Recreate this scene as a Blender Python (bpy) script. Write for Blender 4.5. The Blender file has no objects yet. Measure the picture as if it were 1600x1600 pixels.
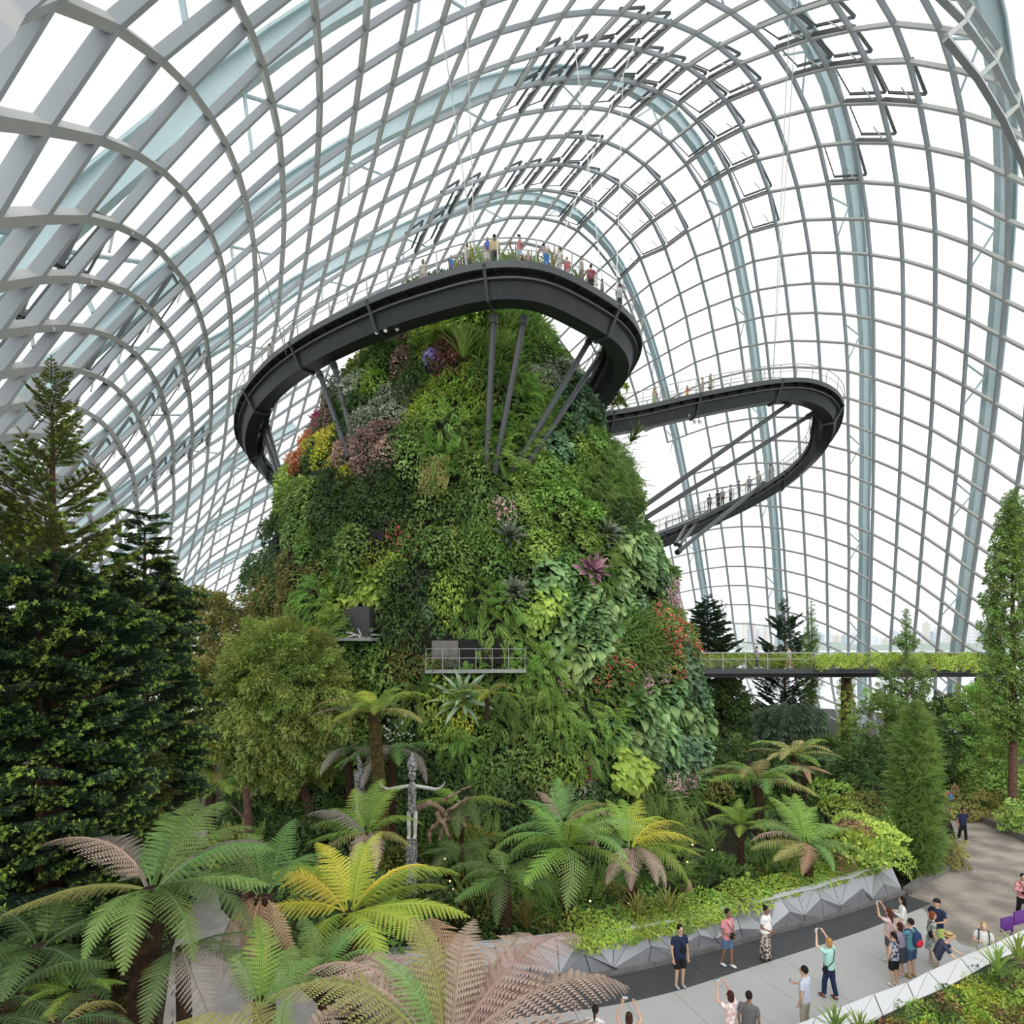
import bpy, math, random
import numpy as np
from mathutils import Vector, Matrix

# ------------------------------------------------------------------ camera, sky, exposure
scene = bpy.context.scene
COL = scene.collection
EYE = 10.0                      # the viewer stands on a raised tree-top walk
cam_data = bpy.data.cameras.new('camera')
cam_data.sensor_width = 36.0
cam_data.lens = 20.25
cam_data.shift_y = 0.128
cam_data.clip_end = 6000
cam_data.clip_start = 0.05
camera = bpy.data.objects.new('camera', cam_data)
camera.location = (0, 0, EYE)
camera.rotation_euler = (math.pi / 2, 0, 0)
COL.objects.link(camera)
scene.camera = camera

world = bpy.data.worlds.new('overcast_sky')
scene.world = world
world.use_nodes = True
wbg = world.node_tree.nodes['Background']
wbg.inputs[0].default_value = (1.0, 1.0, 1.0, 1)
wbg.inputs[1].default_value = 1.4
sun_data = bpy.data.lights.new('veiled_sun', 'SUN')
sun_data.energy = 1.5
sun_data.angle = math.radians(60)
sun_data.color = (1.0, 0.97, 0.92)
sun = bpy.data.objects.new('veiled_sun', sun_data)
sun.rotation_euler = (math.radians(52), 0, math.radians(-22))
COL.objects.link(sun)
scene.view_settings.view_transform = 'Standard'
scene.view_settings.look = 'None'
scene.view_settings.exposure = 0.0
scene.view_settings.gamma = 1.0
scene.view_settings.use_curve_mapping = False
scene.cycles.transparent_max_bounces = 24
scene.cycles.max_bounces = 8
scene.cycles.diffuse_bounces = 3

RNG = np.random.default_rng(7)
random.seed(7)
R_ = math.radians

# ------------------------------------------------------------------ measuring helpers
def P(px, py, d):
    """a point d metres ahead of the viewer on a sight line"""
    return np.array([(px - 800) / 900 * d, d, EYE + (1005 - py) / 900 * d])
def G(px, py):
    """a point on the ground"""
    d = 900 * EYE / (py - 1005)
    return np.array([(px - 800) / 900 * d, d, 0.0])
def unit(v):
    v = np.asarray(v, float)
    return v / max(np.linalg.norm(v), 1e-9)

# ------------------------------------------------------------------ materials
MATS = {}
def new_mat(name):
    m = bpy.data.materials.new(name)
    m.use_nodes = True
    nt = m.node_tree
    for n in list(nt.nodes):
        if n.type == 'BSDF_PRINCIPLED': b = n
    MATS[name] = m
    return m, nt, b
def paint(name, col, rough=0.6, metal=0.0, noise=0.0, nscale=3.0, bump=0.0, bscale=20.0, col2=None, spec=0.4):
    m, nt, b = new_mat(name)
    b.inputs['Roughness'].default_value = rough
    b.inputs['Metallic'].default_value = metal
    b.inputs['Specular IOR Level'].default_value = spec
    b.inputs['Base Color'].default_value = (*col, 1)
    if noise or col2:
        tc = nt.nodes.new('ShaderNodeTexCoord')
        nz = nt.nodes.new('ShaderNodeTexNoise'); nz.inputs['Scale'].default_value = nscale; nz.inputs['Detail'].default_value = 6
        nt.links.new(tc.outputs['Object'], nz.inputs['Vector'])
        rp = nt.nodes.new('ShaderNodeValToRGB')
        c2 = col2 if col2 else tuple(c * (1 - noise) for c in col)
        rp.color_ramp.elements[0].position = .38; rp.color_ramp.elements[1].position = .65
        rp.color_ramp.elements[0].color = (*c2, 1); rp.color_ramp.elements[1].color = (*col, 1)
        nt.links.new(nz.outputs['Fac'], rp.inputs['Fac']); nt.links.new(rp.outputs['Color'], b.inputs['Base Color'])
    if bump:
        tc = nt.nodes.new('ShaderNodeTexCoord')
        nz = nt.nodes.new('ShaderNodeTexNoise'); nz.inputs['Scale'].default_value = bscale; nz.inputs['Detail'].default_value = 8
        nt.links.new(tc.outputs['Object'], nz.inputs['Vector'])
        bp = nt.nodes.new('ShaderNodeBump'); bp.inputs['Strength'].default_value = bump; bp.inputs['Distance'].default_value = .1
        nt.links.new(nz.outputs['Fac'], bp.inputs['Height']); nt.links.new(bp.outputs['Normal'], b.inputs['Normal'])
    return m
def leafmat(name, c1, c2, rough=0.45, trans=0.25, vary=0.25, hue=0.02, gain=None):
    """leaf colour runs from c1 to c2 with the leaf's own 'tint', shifts a little from plant to plant"""
    m, nt, b = new_mat(name); gain = gain or (2.05 if name.startswith('lf_') else 1.4); c1 = [min(.9, c * gain) for c in c1]; c2 = [min(.9, c * gain) for c in c2]
    at = nt.nodes.new('ShaderNodeAttribute'); at.attribute_name = 'tint'
    mx = nt.nodes.new('ShaderNodeMix'); mx.data_type = 'RGBA'
    mx.inputs[6].default_value = (*c1, 1); mx.inputs[7].default_value = (*c2, 1)
    nt.links.new(at.outputs['Fac'], mx.inputs[0])
    oi = nt.nodes.new('ShaderNodeObjectInfo')
    hs = nt.nodes.new('ShaderNodeHueSaturation')
    mr = nt.nodes.new('ShaderNodeMapRange'); mr.inputs[3].default_value = .5 - hue; mr.inputs[4].default_value = .5 + hue
    mv = nt.nodes.new('ShaderNodeMapRange'); mv.inputs[3].default_value = 1 - vary; mv.inputs[4].default_value = 1 + vary
    ml = nt.nodes.new('ShaderNodeMath'); ml.operation = 'MULTIPLY'; ml.inputs[1].default_value = 7.31
    fr = nt.nodes.new('ShaderNodeMath'); fr.operation = 'FRACT'
    nt.links.new(oi.outputs['Random'], mr.inputs[0]); nt.links.new(oi.outputs['Random'], ml.inputs[0])
    nt.links.new(ml.outputs[0], fr.inputs[0]); nt.links.new(fr.outputs[0], mv.inputs[0])
    nt.links.new(mr.outputs[0], hs.inputs['Hue']); nt.links.new(mv.outputs[0], hs.inputs['Value'])
    hs.inputs['Saturation'].default_value = .9
    nt.links.new(mx.outputs[2], hs.inputs['Color'])
    nt.links.new(hs.outputs[0], b.inputs['Base Color'])
    b.inputs['Roughness'].default_value = rough
    b.inputs['Specular IOR Level'].default_value = .35
    if trans:
        tr = nt.nodes.new('ShaderNodeBsdfTranslucent'); nt.links.new(hs.outputs[0], tr.inputs[0])
        mixs = nt.nodes.new('ShaderNodeMixShader'); mixs.inputs[0].default_value = trans
        out = [n for n in nt.nodes if n.type == 'OUTPUT_MATERIAL'][0]
        nt.links.new(b.outputs[0], mixs.inputs[1]); nt.links.new(tr.outputs[0], mixs.inputs[2]); nt.links.new(mixs.outputs[0], out.inputs[0])
    return m
def glass(name, tint, gloss=0.05):
    m, nt, b = new_mat(name)
    out = [n for n in nt.nodes if n.type == 'OUTPUT_MATERIAL'][0]
    t = nt.nodes.new('ShaderNodeBsdfTransparent'); t.inputs[0].default_value = (*tint, 1)
    g = nt.nodes.new('ShaderNodeBsdfGlossy'); g.inputs['Roughness'].default_value = .05
    mx = nt.nodes.new('ShaderNodeMixShader'); mx.inputs[0].default_value = gloss
    nt.links.new(t.outputs[0], mx.inputs[1]); nt.links.new(g.outputs[0], mx.inputs[2]); nt.links.new(mx.outputs[0], out.inputs[0])
    nt.nodes.remove(b)
    return m

paint('steel_paint', (.40, .40, .38), .45, noise=.06, nscale=.6)
paint('steel_paint_cool', (.36, .385, .41), .45, noise=.06, nscale=.6)
paint('arch_paint', (.47, .58, .60), .5)
paint('vent_frame', (.045, .047, .05), .4)
paint('white_metal', (.75, .75, .74), .4)
paint('walk_dark', (.036, .039, .042), .42, noise=.25, nscale=2.0)
paint('walk_mid', (.075, .08, .085), .4)
paint('rail_steel', (.45, .44, .42), .35, metal=.6)
paint('strut_dark', (.06, .064, .067), .38)
glass('pane_glass', (.965, .985, .985), .035)
glass('mesh_panel', (.86, .86, .85), .03)
paint('mountain_soil', (.020, .028, .010), .9, col2=(.008, .010, .005), nscale=1.3, bump=.6, bscale=4)
paint('soil', (.035, .030, .016), .95, col2=(.012, .014, .006), nscale=1.2, bump=.5, bscale=6)
paint('trunk_fern', (.075, .038, .016), .9, col2=(.025, .014, .007), nscale=9, bump=.8, bscale=30)
paint('trunk_moss', (.11, .10, .02), .9, col2=(.06, .030, .012), nscale=6, bump=.8, bscale=20)
paint('bark', (.17, .085, .055), .9, col2=(.075, .045, .032), nscale=7, bump=.7, bscale=18)
paint('bark_gray', (.20, .16, .12), .9, col2=(.10, .08, .06), nscale=7, bump=.6, bscale=18)
paint('driftwood', (.33, .24, .16), .8, col2=(.12, .08, .05), nscale=5, bump=.6, bscale=12)
paint('carved_wood', (.50, .50, .50), .8, col2=(.10, .10, .10), nscale=11, bump=.9, bscale=26)
paint('carved_pale', (.62, .61, .59), .8, noise=.3, nscale=8)
paint('alu_panel', (.34, .355, .38), .33, metal=.35, noise=.08, nscale=1.5)
paint('alu_light', (.62, .63, .65), .35, metal=.2, noise=.05, nscale=1.5)
paint('joint_dark', (.03, .03, .032), .8)
paint('granite', (.075, .077, .083), .5, noise=.25, nscale=9)
paint('smooth_concrete', (.43, .43, .43), .6, noise=.06, nscale=.8)
paint('washed_concrete', (.38, .335, .28), .8, col2=(.19, .17, .15), nscale=.8, bump=.3, bscale=9)
paint('kerb', (.20, .19, .18), .8, noise=.3)
paint('left_path', (.36, .34, .32), .8, noise=.25, nscale=1.8, bump=.3, bscale=8)
paint('water', (.55, .58, .60), .25)
paint('city_hazy_white', (.74, .75, .77), .8); paint('city_hazy_cream', (.70, .66, .62), .8); paint('city_hazy_pink', (.68, .56, .52), .8)  # distance haze is put into these pale facade colours
paint('city_glass', (.52, .58, .64), .5)  # city windows paled for haze too; phone screens share it
paint('far_hazy_green', (.42, .48, .44), .9)  # tree green paled to imitate haze over the water
paint('hole_shade', (.012, .013, .012), .8)  # near-black colour stands for the shade in mountain openings
paint('wall_gray', (.34, .34, .34), .7, noise=.15)
paint('dark_panel', (.05, .05, .055), .5)

# ------------------------------------------------------------------ mesh builder
class MB:
    def __init__(s): s.v = []; s.f = []; s.t = []; s.m = []; s.n = 0
    def add(s, v, f, tint=0.0, mat=0):
        v = np.asarray(v, float).reshape(-1, 3)
        s.v.append(v)
        if np.ndim(tint) == 0: tint = np.full(len(v), float(tint))
        s.t.append(np.asarray(tint, float))
        if isinstance(f, np.ndarray): groups = [f]
        else:
            by = {}
            for q in f: by.setdefault(len(q), []).append(q)
            groups = [np.array(g) for g in by.values()]
        for g in groups:
            s.f.append(g + s.n); s.m.append(np.full(len(g), mat))
        s.n += len(v)
        return s
    def build_mesh(s, name, mats, smooth=False):
        me = bpy.data.meshes.new(name)
        V = np.concatenate(s.v); me.vertices.add(len(V)); me.vertices.foreach_set('co', V.ravel())
        loops = np.concatenate([g.ravel() for g in s.f])
        starts = []; k = 0
        for g in s.f:
            starts.append(k + np.arange(len(g)) * g.shape[1]); k += g.size
        starts = np.concatenate(starts)
        me.loops.add(len(loops)); me.loops.foreach_set('vertex_index', loops.astype(np.int32))
        me.polygons.add(len(starts)); me.polygons.foreach_set('loop_start', starts.astype(np.int32))
        me.polygons.foreach_set('material_index', np.concatenate(s.m).astype(np.int32))
        me.polygons.foreach_set('use_smooth', np.full(len(starts), bool(smooth)))
        a = me.attributes.new('tint', 'FLOAT', 'POINT'); a.data.foreach_set('value', np.concatenate(s.t).astype(np.float32))
        for m in (mats if isinstance(mats, (list, tuple)) else [mats]): me.materials.append(MATS[m])
        me.update(calc_edges=True)
        me.validate()
        return me
    def build(s, name, mats, parent=None, smooth=False):
        return link(name, s.build_mesh(name, mats, smooth), parent)
def link(name, data, parent=None):
    o = bpy.data.objects.new(name, data); COL.objects.link(o)
    if parent is not None: o.parent = parent
    return o
def tag(o, label=None, cat=None, group=None, kind=None):
    if label: o['label'] = label
    if cat: o['category'] = cat
    if group: o['group'] = group
    if kind: o['kind'] = kind
    return o
def empty(name, loc=(0, 0, 0), rz=0.0, label=None, cat=None, group=None, kind=None):
    o = bpy.data.objects.new(name, None); COL.objects.link(o)
    o.location = loc; o.rotation_euler = (0, 0, rz); o.empty_display_size = .3
    return tag(o, label, cat, group, kind)

BOXF = [(0, 3, 2, 1), (4, 5, 6, 7), (0, 1, 5, 4), (1, 2, 6, 5), (2, 3, 7, 6), (3, 0, 4, 7)]
def box(mb, c, sx, sy, sz, rot=None, tint=0.0, mat=0):
    v = np.array([(-1, -1, -1), (1, -1, -1), (1, 1, -1), (-1, 1, -1), (-1, -1, 1), (1, -1, 1), (1, 1, 1), (-1, 1, 1)]) * np.array([sx, sy, sz]) / 2
    if rot is not None: v = v @ np.asarray(rot).T
    mb.add(v + np.asarray(c, float), BOXF, tint, mat); return mb
def bar(mb, a, b, nrm, w, h, off=0.0, tint=0.0, mat=0):
    """a straight box from a to b, w wide, h deep along nrm, pushed off along nrm"""
    a = np.asarray(a, float); b = np.asarray(b, float)
    d = unit(b - a); n = unit(nrm - np.dot(nrm, d) * d); s = np.cross(d, n)
    v = []
    for p in (a, b):
        for (i, j) in ((-1, -1), (1, -1), (1, 1), (-1, 1)):
            v.append(p + s * i * w / 2 + n * (j * h / 2 + off))
    mb.add(np.array(v), [(0, 1, 2, 3), (7, 6, 5, 4), (0, 4, 5, 1), (1, 5, 6, 2), (2, 6, 7, 3), (3, 7, 4, 0)], tint, mat); return mb
def tube(mb, pts, rad, sides=8, tint=0.0, mat=0, cap=True, flat=None):
    pts = np.asarray(pts, float); n = len(pts)
    rad = np.full(n, rad) if np.ndim(rad) == 0 else np.asarray(rad, float)
    tan = np.gradient(pts, axis=0) if n > 2 else np.repeat((pts[1] - pts[0])[None], 2, 0)
    tan /= np.maximum(np.linalg.norm(tan, axis=1, keepdims=True), 1e-9)
    up = np.array([0, 0, 1.0]) if abs(tan[0][2]) < .9 else np.array([1.0, 0, 0])
    V = []
    a = np.arange(sides) * 2 * np.pi / sides
    u = unit(np.cross(tan[0], up))
    for k in range(n):
        u = unit(u - np.dot(u, tan[k]) * tan[k]); w = np.cross(tan[k], u)
        V.append(pts[k] + rad[k] * (np.cos(a)[:, None] * u + np.sin(a)[:, None] * w))
    V = np.concatenate(V)
    i = np.arange(sides); F = []
    for k in range(n - 1):
        F.append(np.c_[k * sides + i, k * sides + (i + 1) % sides, (k + 1) * sides + (i + 1) % sides, (k + 1) * sides + i])
    mb.add(V, np.concatenate(F), tint if np.ndim(tint) == 0 else np.repeat(tint, sides), mat)
    if cap:
        mb.f.append(np.array([np.arange(sides)[::-1]]) + mb.n - n * sides); mb.m.append(np.array([mat]))
        mb.f.append(np.array([np.arange(sides)]) + mb.n - sides); mb.m.append(np.array([mat]))
    return mb
def ball(mb, c, r, seg=8, rings=6, tint=0.0, mat=0, rot=None):
    r = np.full(3, r) if np.ndim(r) == 0 else np.asarray(r, float)
    th = np.linspace(0, np.pi, rings + 1)[1:-1]; ph = np.arange(seg) * 2 * np.pi / seg
    v = [(0, 0, 1)] + [(math.sin(t) * math.cos(p), math.sin(t) * math.sin(p), math.cos(t)) for t in th for p in ph] + [(0, 0, -1)]
    v = np.array(v) * r
    if rot is not None: v = v @ np.asarray(rot).T
    F = []; L = len(v) - 1
    for i in range(seg): F.append((0, 1 + i, 1 + (i + 1) % seg))
    for k in range(rings - 2):
        for i in range(seg):
            F.append((1 + k * seg + i, 1 + (k + 1) * seg + i, 1 + (k + 1) * seg + (i + 1) % seg, 1 + k * seg + (i + 1) % seg))
    b = 1 + (rings - 2) * seg
    for i in range(seg): F.append((L, b + (i + 1) % seg, b + i))
    mb.add(v + np.asarray(c, float), F, tint, mat); return mb
def catmull(pts, n):
    p = np.asarray(pts, float); p = np.vstack([2 * p[0] - p[1], p, 2 * p[-1] - p[-2]])
    m = len(p) - 3; out = []
    for t in np.linspace(0, m - 1e-6, n * 4):
        k = int(t); u = t - k; a, b, c, d = p[k], p[k + 1], p[k + 2], p[k + 3]
        out.append(.5 * (2 * b + (c - a) * u + (2 * a - 5 * b + 4 * c - d) * u * u + (3 * b - a - 3 * c + d) * u ** 3))
    out = np.array(out); s = np.r_[0, np.cumsum(np.linalg.norm(np.diff(out, axis=0), axis=1))]
    q = np.linspace(0, s[-1], n)
    return np.stack([np.interp(q, s, out[:, k]) for k in range(3)], 1)
def at_len(path, q):
    s = np.r_[0, np.cumsum(np.linalg.norm(np.diff(path, axis=0), axis=1))]
    return np.stack([np.interp(q, s, path[:, k]) for k in range(3)], -1)
def path_len(path): return np.linalg.norm(np.diff(path, axis=0), axis=1).sum()
def prism(mb, poly, z0, z1, tint=0.0, mat=0):
    n = len(poly); v = [(x, y, z0) for x, y in poly] + [(x, y, z1) for x, y in poly]
    F = [tuple(range(n))[::-1], tuple(range(n, 2 * n))] + [(i, (i + 1) % n, n + (i + 1) % n, n + i) for i in range(n)]
    mb.add(np.array(v, float), F, tint, mat); return mb
def noise3(p, f, seed=0):
    """cheap smooth value noise from a few sines"""
    r = np.random.default_rng(seed); o = 0
    for k in range(5):
        w = r.normal(size=3) * f * (1 + .6 * k); o = o + np.sin(p @ w + r.uniform(0, 6.3)) / (1 + .5 * k)
    return o / 2.2

# ------------------------------------------------------------------ the glass shell (nodes of the steel grid, in centimetres)
DOME = [
    (0, []),
    (6, [-315,252,1029]),
    (5, [-292,231,1034,-414,346,1056,0,0,0,0,0,0,-868,850,1173,-1033,1056,1222,-1198,1273,1270,-1359,1495,1313,-1514,1718,1347,-1662,1938,1370,-1804,2153,1381,-1940,2359,1381,0,0,0,-2195,2740,1357]),
    (4, [-265,205,1039,-382,316,1063,-519,457,1098,-671,628,1145,-832,821,1201,-998,1034,1264,-1165,1260,1327,-1329,1494,1388,-1489,1732,1441,-1643,1971,1483,-1792,2208,1510,-1935,2439,1523,-2074,2663,1523,-2211,2876,1515,-2344,3079,1500,-2474,3274,1477,0,0,0,-2720,3638,1397,-2840,3807,1340,-2958,3967,1271,-3075,4116,1193,-3190,4255,1105,-3302,4383,1010,-3409,4499,912,-3509,4603,816,-3601,4692,727,-3680,4762,646]),
    (4, [-347,280,1068,-479,416,1106,-627,583,1158,-784,777,1223,-948,990,1297,-1113,1220,1377,-1276,1461,1454,-1435,1708,1526,-1590,1959,1587,-1740,2209,1635,-1886,2458,1667,-2028,2703,1680,-2169,2941,1678,-2310,3169,1670,-2450,3387,1657,-2587,3599,1634,-2721,3805,1599,-2854,4005,1550,-2986,4197,1488,-3119,4381,1413,-3253,4555,1327,-3386,4720,1229,-3518,4875,1122,-3646,5020,1010,-3769,5152,900,-3884,5270,797,-3989,5370,704,-4078,5448,623,-4146,5498,552]),
    (4, [-436,369,1111,-579,529,1166,-731,719,1238,-887,933,1323,-1048,1161,1416,-1206,1403,1511,-1362,1655,1600,-1513,1911,1680,-1660,2169,1749,-1804,2428,1801,-1945,2686,1834,-2085,2942,1847,-2226,3191,1843,-2370,3429,1836,-2515,3660,1825,-2658,3886,1803,-2798,4110,1766,-2938,4329,1713,-3080,4541,1647,-3225,4745,1568,-3372,4942,1476,-3521,5130,1369,-3669,5309,1252,-3815,5478,1128,-3956,5637,1005,-4091,5782,890,-4217,5911,789,-4330,6018,701,-4422,6097,622,-4487,6138,548,-4515,6128,477]),
    (4, [-527,471,1173,-675,652,1249,-825,861,1342,-974,1091,1447,-1129,1329,1556,-1277,1580,1664,-1422,1838,1761,-1563,2099,1848,-1702,2361,1921,-1838,2626,1974,-1974,2890,2006,-2111,3153,2019,-2251,3411,2014,-2396,3657,2010,-2544,3897,2001,-2691,4135,1978,-2834,4374,1938,-2980,4608,1881,-3129,4837,1812,-3282,5058,1730,-3438,5273,1634,-3599,5479,1522,-3759,5679,1397,-3918,5870,1263,-4074,6052,1129,-4225,6221,1005,-4368,6374,897,-4499,6508,805,-4612,6616,721,-4699,6686,640,-4751,6705,557,-4756,6658,476]),
    (4, [-616,584,1257,-761,783,1357,-904,1006,1473,-1047,1243,1594,-1188,1490,1716,-1324,1746,1831,-1457,2007,1934,-1588,2269,2027,-1717,2534,2099,-1845,2803,2152,-1977,3072,2178,-2113,3335,2196,-2250,3599,2193,-2393,3853,2192,-2542,4102,2180,-2692,4348,2155,-2836,4599,2109,-2985,4846,2049,-3139,5086,1976,-3297,5321,1893,-3460,5549,1796,-3628,5770,1680,-3796,5986,1552,-3963,6195,1411,-4128,6395,1269,-4290,6584,1138,-4446,6759,1026,-4592,6917,933,-4721,7050,847,-4826,7148,759,-4900,7196,666,-4929,7178,570,-4900,7074,478,-4796,6864,395]),
    (3, [-554,514,1265,-693,704,1369,-829,917,1496,-961,1149,1632,-1092,1391,1767,-1215,1645,1898,-1337,1902,2019,-1460,2163,2124,-1582,2425,2215,-1704,2691,2286,-1828,2957,2339,-1956,3224,2373,-2091,3489,2391,-2226,3755,2395,-2365,4020,2380,-2513,4278,2358,-2667,4531,2329,-2811,4791,2275,-2962,5046,2211,-3121,5294,2134,-3281,5537,2050,-3446,5775,1954,-3618,6006,1839,-3787,6234,1716,-3958,6456,1570,-4129,6670,1423,-4297,6876,1288,-4461,7068,1173,-4616,7245,1082,-4757,7402,997,-4877,7526,902,-4969,7602,797,-5021,7614,687,-5017,7539,577,-4940,7357,476]),
    (2, [-488,442,1280,-624,623,1382,-751,827,1516,-872,1050,1668,-989,1287,1820,-1101,1535,1964,-1211,1789,2100,-1321,2047,2219,-1434,2306,2322,-1549,2568,2407,-1664,2831,2479,-1786,3094,2534,-1909,3361,2569,-2038,3629,2587,-2175,3896,2589,-2313,4167,2566,-2461,4434,2529,-2617,4690,2494,-2766,4954,2435,-2920,5212,2366,-3079,5465,2289,-3243,5712,2200,-3405,5956,2105,-3574,6194,1997,-3740,6429,1884,-3914,6659,1738,-4086,6883,1595,-4255,7101,1456,-4424,7307,1339,-4584,7501,1252,-4731,7678,1166,-4862,7826,1062,-4970,7929,945,-5042,7970,820,-5063,7926,694,-5014,7775,574]),
    (1, [-410,375,1301,-549,534,1405,-671,733,1539,-778,947,1703,-881,1175,1872,-981,1417,2032,-1079,1667,2179,-1178,1920,2312,-1283,2177,2424,-1381,2437,2526,-1490,2696,2609,-1602,2958,2676,-1716,3222,2727,-1841,3488,2758,-1970,3757,2770,-2104,4026,2769,-2245,4298,2744,-2393,4572,2693,-2547,4832,2655,-2698,5095,2596,-2854,5354,2527,-3012,5608,2448,-3172,5857,2362,-3333,6102,2270,-3499,6342,2166,-3667,6578,2052,-3838,6811,1922,-4010,7040,1790,-4175,7268,1649,-4345,7485,1524,-4504,7693,1443,-4654,7889,1351,-4794,8058,1234,-4915,8186,1103,-5006,8256,963,-5050,8245,822,-5029,8128,685]),
    (0, [-328,320,1305,-453,455,1432,-585,624,1573,-679,831,1747,-765,1055,1928,-852,1289,2101,-937,1534,2262,-1024,1785,2406,-1114,2039,2534,-1207,2296,2643,-1304,2556,2734,-1409,2812,2813,-1519,3073,2872,-1634,3340,2913,-1757,3607,2938,-1885,3877,2947,-2021,4146,2941,-2166,4419,2909,-2317,4690,2859,-2471,4961,2790,-2619,5221,2741,-2771,5476,2683,-2926,5726,2618,-3082,5972,2540,-3244,6213,2450,-3408,6450,2355,-3574,6684,2249,-3738,6918,2134,-3904,7151,2010,-4069,7383,1875,-4231,7612,1736,-4385,7834,1653,-4536,8046,1543,-4683,8234,1409,-4817,8387,1264,-4925,8485,1111,-4990,8507,956,-4996,8426,804]),
    (0, [-359,396,1424,-471,538,1593,-569,704,1791,-638,918,1987,-709,1151,2172,-784,1390,2345,-861,1639,2500,-940,1891,2639,-1024,2145,2758,-1114,2402,2859,-1210,2658,2946,-1307,2919,3017,-1419,3184,3062,-1532,3454,3093,-1655,3723,3111,-1786,3995,3110,-1926,4267,3091,-2069,4543,3052,-2216,4809,3014,-2359,5068,2984,-2509,5323,2941,-2660,5573,2887,-2810,5821,2824,-2961,6065,2747,-3121,6303,2656,-3283,6536,2557,-3452,6765,2448,-3611,6998,2338,-3763,7233,2226,-3921,7468,2104,-4080,7702,1981,-4234,7936,1862,-4388,8161,1728,-4542,8368,1579,-4687,8542,1421,-4810,8669,1257,-4896,8725,1091,-4928,8681,925]),
    (1, [-462,628,1769,-524,799,2000,-551,1014,2221,-608,1253,2408,-680,1482,2589,-751,1731,2741,-829,1985,2869,-908,2242,2981,-999,2498,3075,-1094,2754,3156,-1194,3018,3215,-1304,3283,3258,-1424,3554,3280,-1543,3827,3291,-1674,4099,3289,-1814,4369,3275,-1951,4645,3237,-2098,4919,3178,-2239,5170,3161,-2385,5418,3127,-2531,5667,3071,-2671,5917,2994,-2812,6159,2914,-2964,6392,2827,-3115,6624,2724,-3268,6853,2618,-3423,7081,2508,-3577,7313,2391,-3736,7546,2264,-3898,7780,2139,-4060,8014,2028,-4220,8248,1891,-4381,8470,1736,-4536,8667,1571,-4673,8822,1399,-4779,8912,1223,-4835,8909,1047]),
    (2, [-461,901,2201,-464,1111,2435,-494,1343,2635,-553,1573,2817,-618,1817,2970,-695,2074,3092,-777,2330,3196,-867,2588,3283,-964,2846,3356,-1064,3109,3413,-1177,3375,3453,-1298,3649,3470,-1424,3921,3478,-1554,4192,3479,-1690,4460,3469,-1832,4734,3430,-1973,5012,3367,-2112,5266,3332,-2253,5511,3295,-2394,5757,3234,-2530,6002,3152,-2671,6239,3062,-2826,6465,2961,-2963,6691,2865,-3109,6910,2774,-3243,7141,2660,-3389,7372,2536,-3546,7603,2407,-3709,7837,2282,-3875,8075,2167,-4041,8316,2033,-4208,8553,1878,-4372,8772,1710,-4523,8956,1534,-4646,9082,1351,-4726,9120,1166]),
    (0, [-342,668,1882,-377,830,2137,-382,1008,2396,-367,1211,2637,-375,1433,2846,-415,1662,3028,-474,1902,3181,-548,2157,3301,-634,2415,3400,-727,2674,3482,-824,2934,3550,-931,3199,3601,-1044,3468,3637,-1164,3742,3656,-1286,4016,3663,-1423,4288,3657,-1554,4558,3646,-1699,4828,3610,-1840,5100,3551,-1979,5356,3503,-2118,5601,3454,-2255,5842,3387,-2390,6080,3301,-2531,6310,3202,-2678,6530,3097,-2812,6747,3000,-2946,6962,2907,-3073,7186,2795,-3210,7415,2670,-3360,7646,2540,-3521,7882,2415,-3688,8124,2293,-3858,8375,2159,-4031,8627,2006,-4203,8868,1838,-4366,9082,1660,-4507,9246,1473,-4609,9327,1281]),
    (0, [-293,774,2053,-302,941,2321,-285,1118,2586,-256,1314,2829,-247,1527,3041,-270,1751,3224,-320,1988,3377,-392,2238,3499,-479,2497,3594,-572,2758,3673,-675,3021,3736,-782,3288,3786,-895,3557,3823,-1023,3835,3834,-1153,4115,3832,-1284,4386,3829,-1421,4658,3810,-1560,4926,3777,-1703,5192,3722,-1842,5446,3666,-1979,5688,3607,-2114,5924,3533,-2248,6155,3442,-2386,6376,3338,-2525,6590,3231,-2656,6799,3129,-2782,7009,3028,-2905,7226,2915,-3036,7451,2790,-3181,7681,2662,-3338,7920,2535,-3503,8170,2409,-3676,8432,2273,-3855,8700,2122,-4035,8966,1956,-4209,9211,1778,-4366,9414,1589,-4490,9542,1392]),
    (0, [-220,886,2225,-204,1056,2502,-168,1232,2769,-128,1421,3011,-106,1625,3224,-116,1843,3406,-158,2075,3558,-226,2321,3681,-314,2579,3777,-410,2840,3856,-518,3106,3916,-632,3376,3964,-746,3650,3996,-877,3930,4007,-1006,4210,4007,-1136,4481,4005,-1277,4758,3973,-1420,5026,3934,-1563,5286,3882,-1702,5536,3821,-1838,5775,3753,-1972,6005,3672,-2105,6228,3576,-2238,6442,3469,-2371,6648,3358,-2498,6851,3249,-2619,7055,3141,-2739,7266,3025,-2867,7486,2900,-3007,7717,2772,-3160,7960,2644,-3325,8218,2515,-3500,8493,2379,-3682,8781,2229,-3870,9072,2065,-4055,9352,1888,-4227,9597,1698,-4372,9773,1498]),
    (0, [-123,1003,2396,-84,1174,2677,-32,1348,2943,19,1531,3182,49,1728,3393,47,1939,3574,11,2165,3726,-53,2407,3850,-138,2661,3949,-240,2923,4029,-355,3193,4088,-472,3465,4135,-593,3744,4163,-722,4026,4176,-856,4305,4178,-1004,4588,4153,-1138,4862,4125,-1280,5128,4084,-1422,5383,4032,-1561,5628,3968]),
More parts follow.
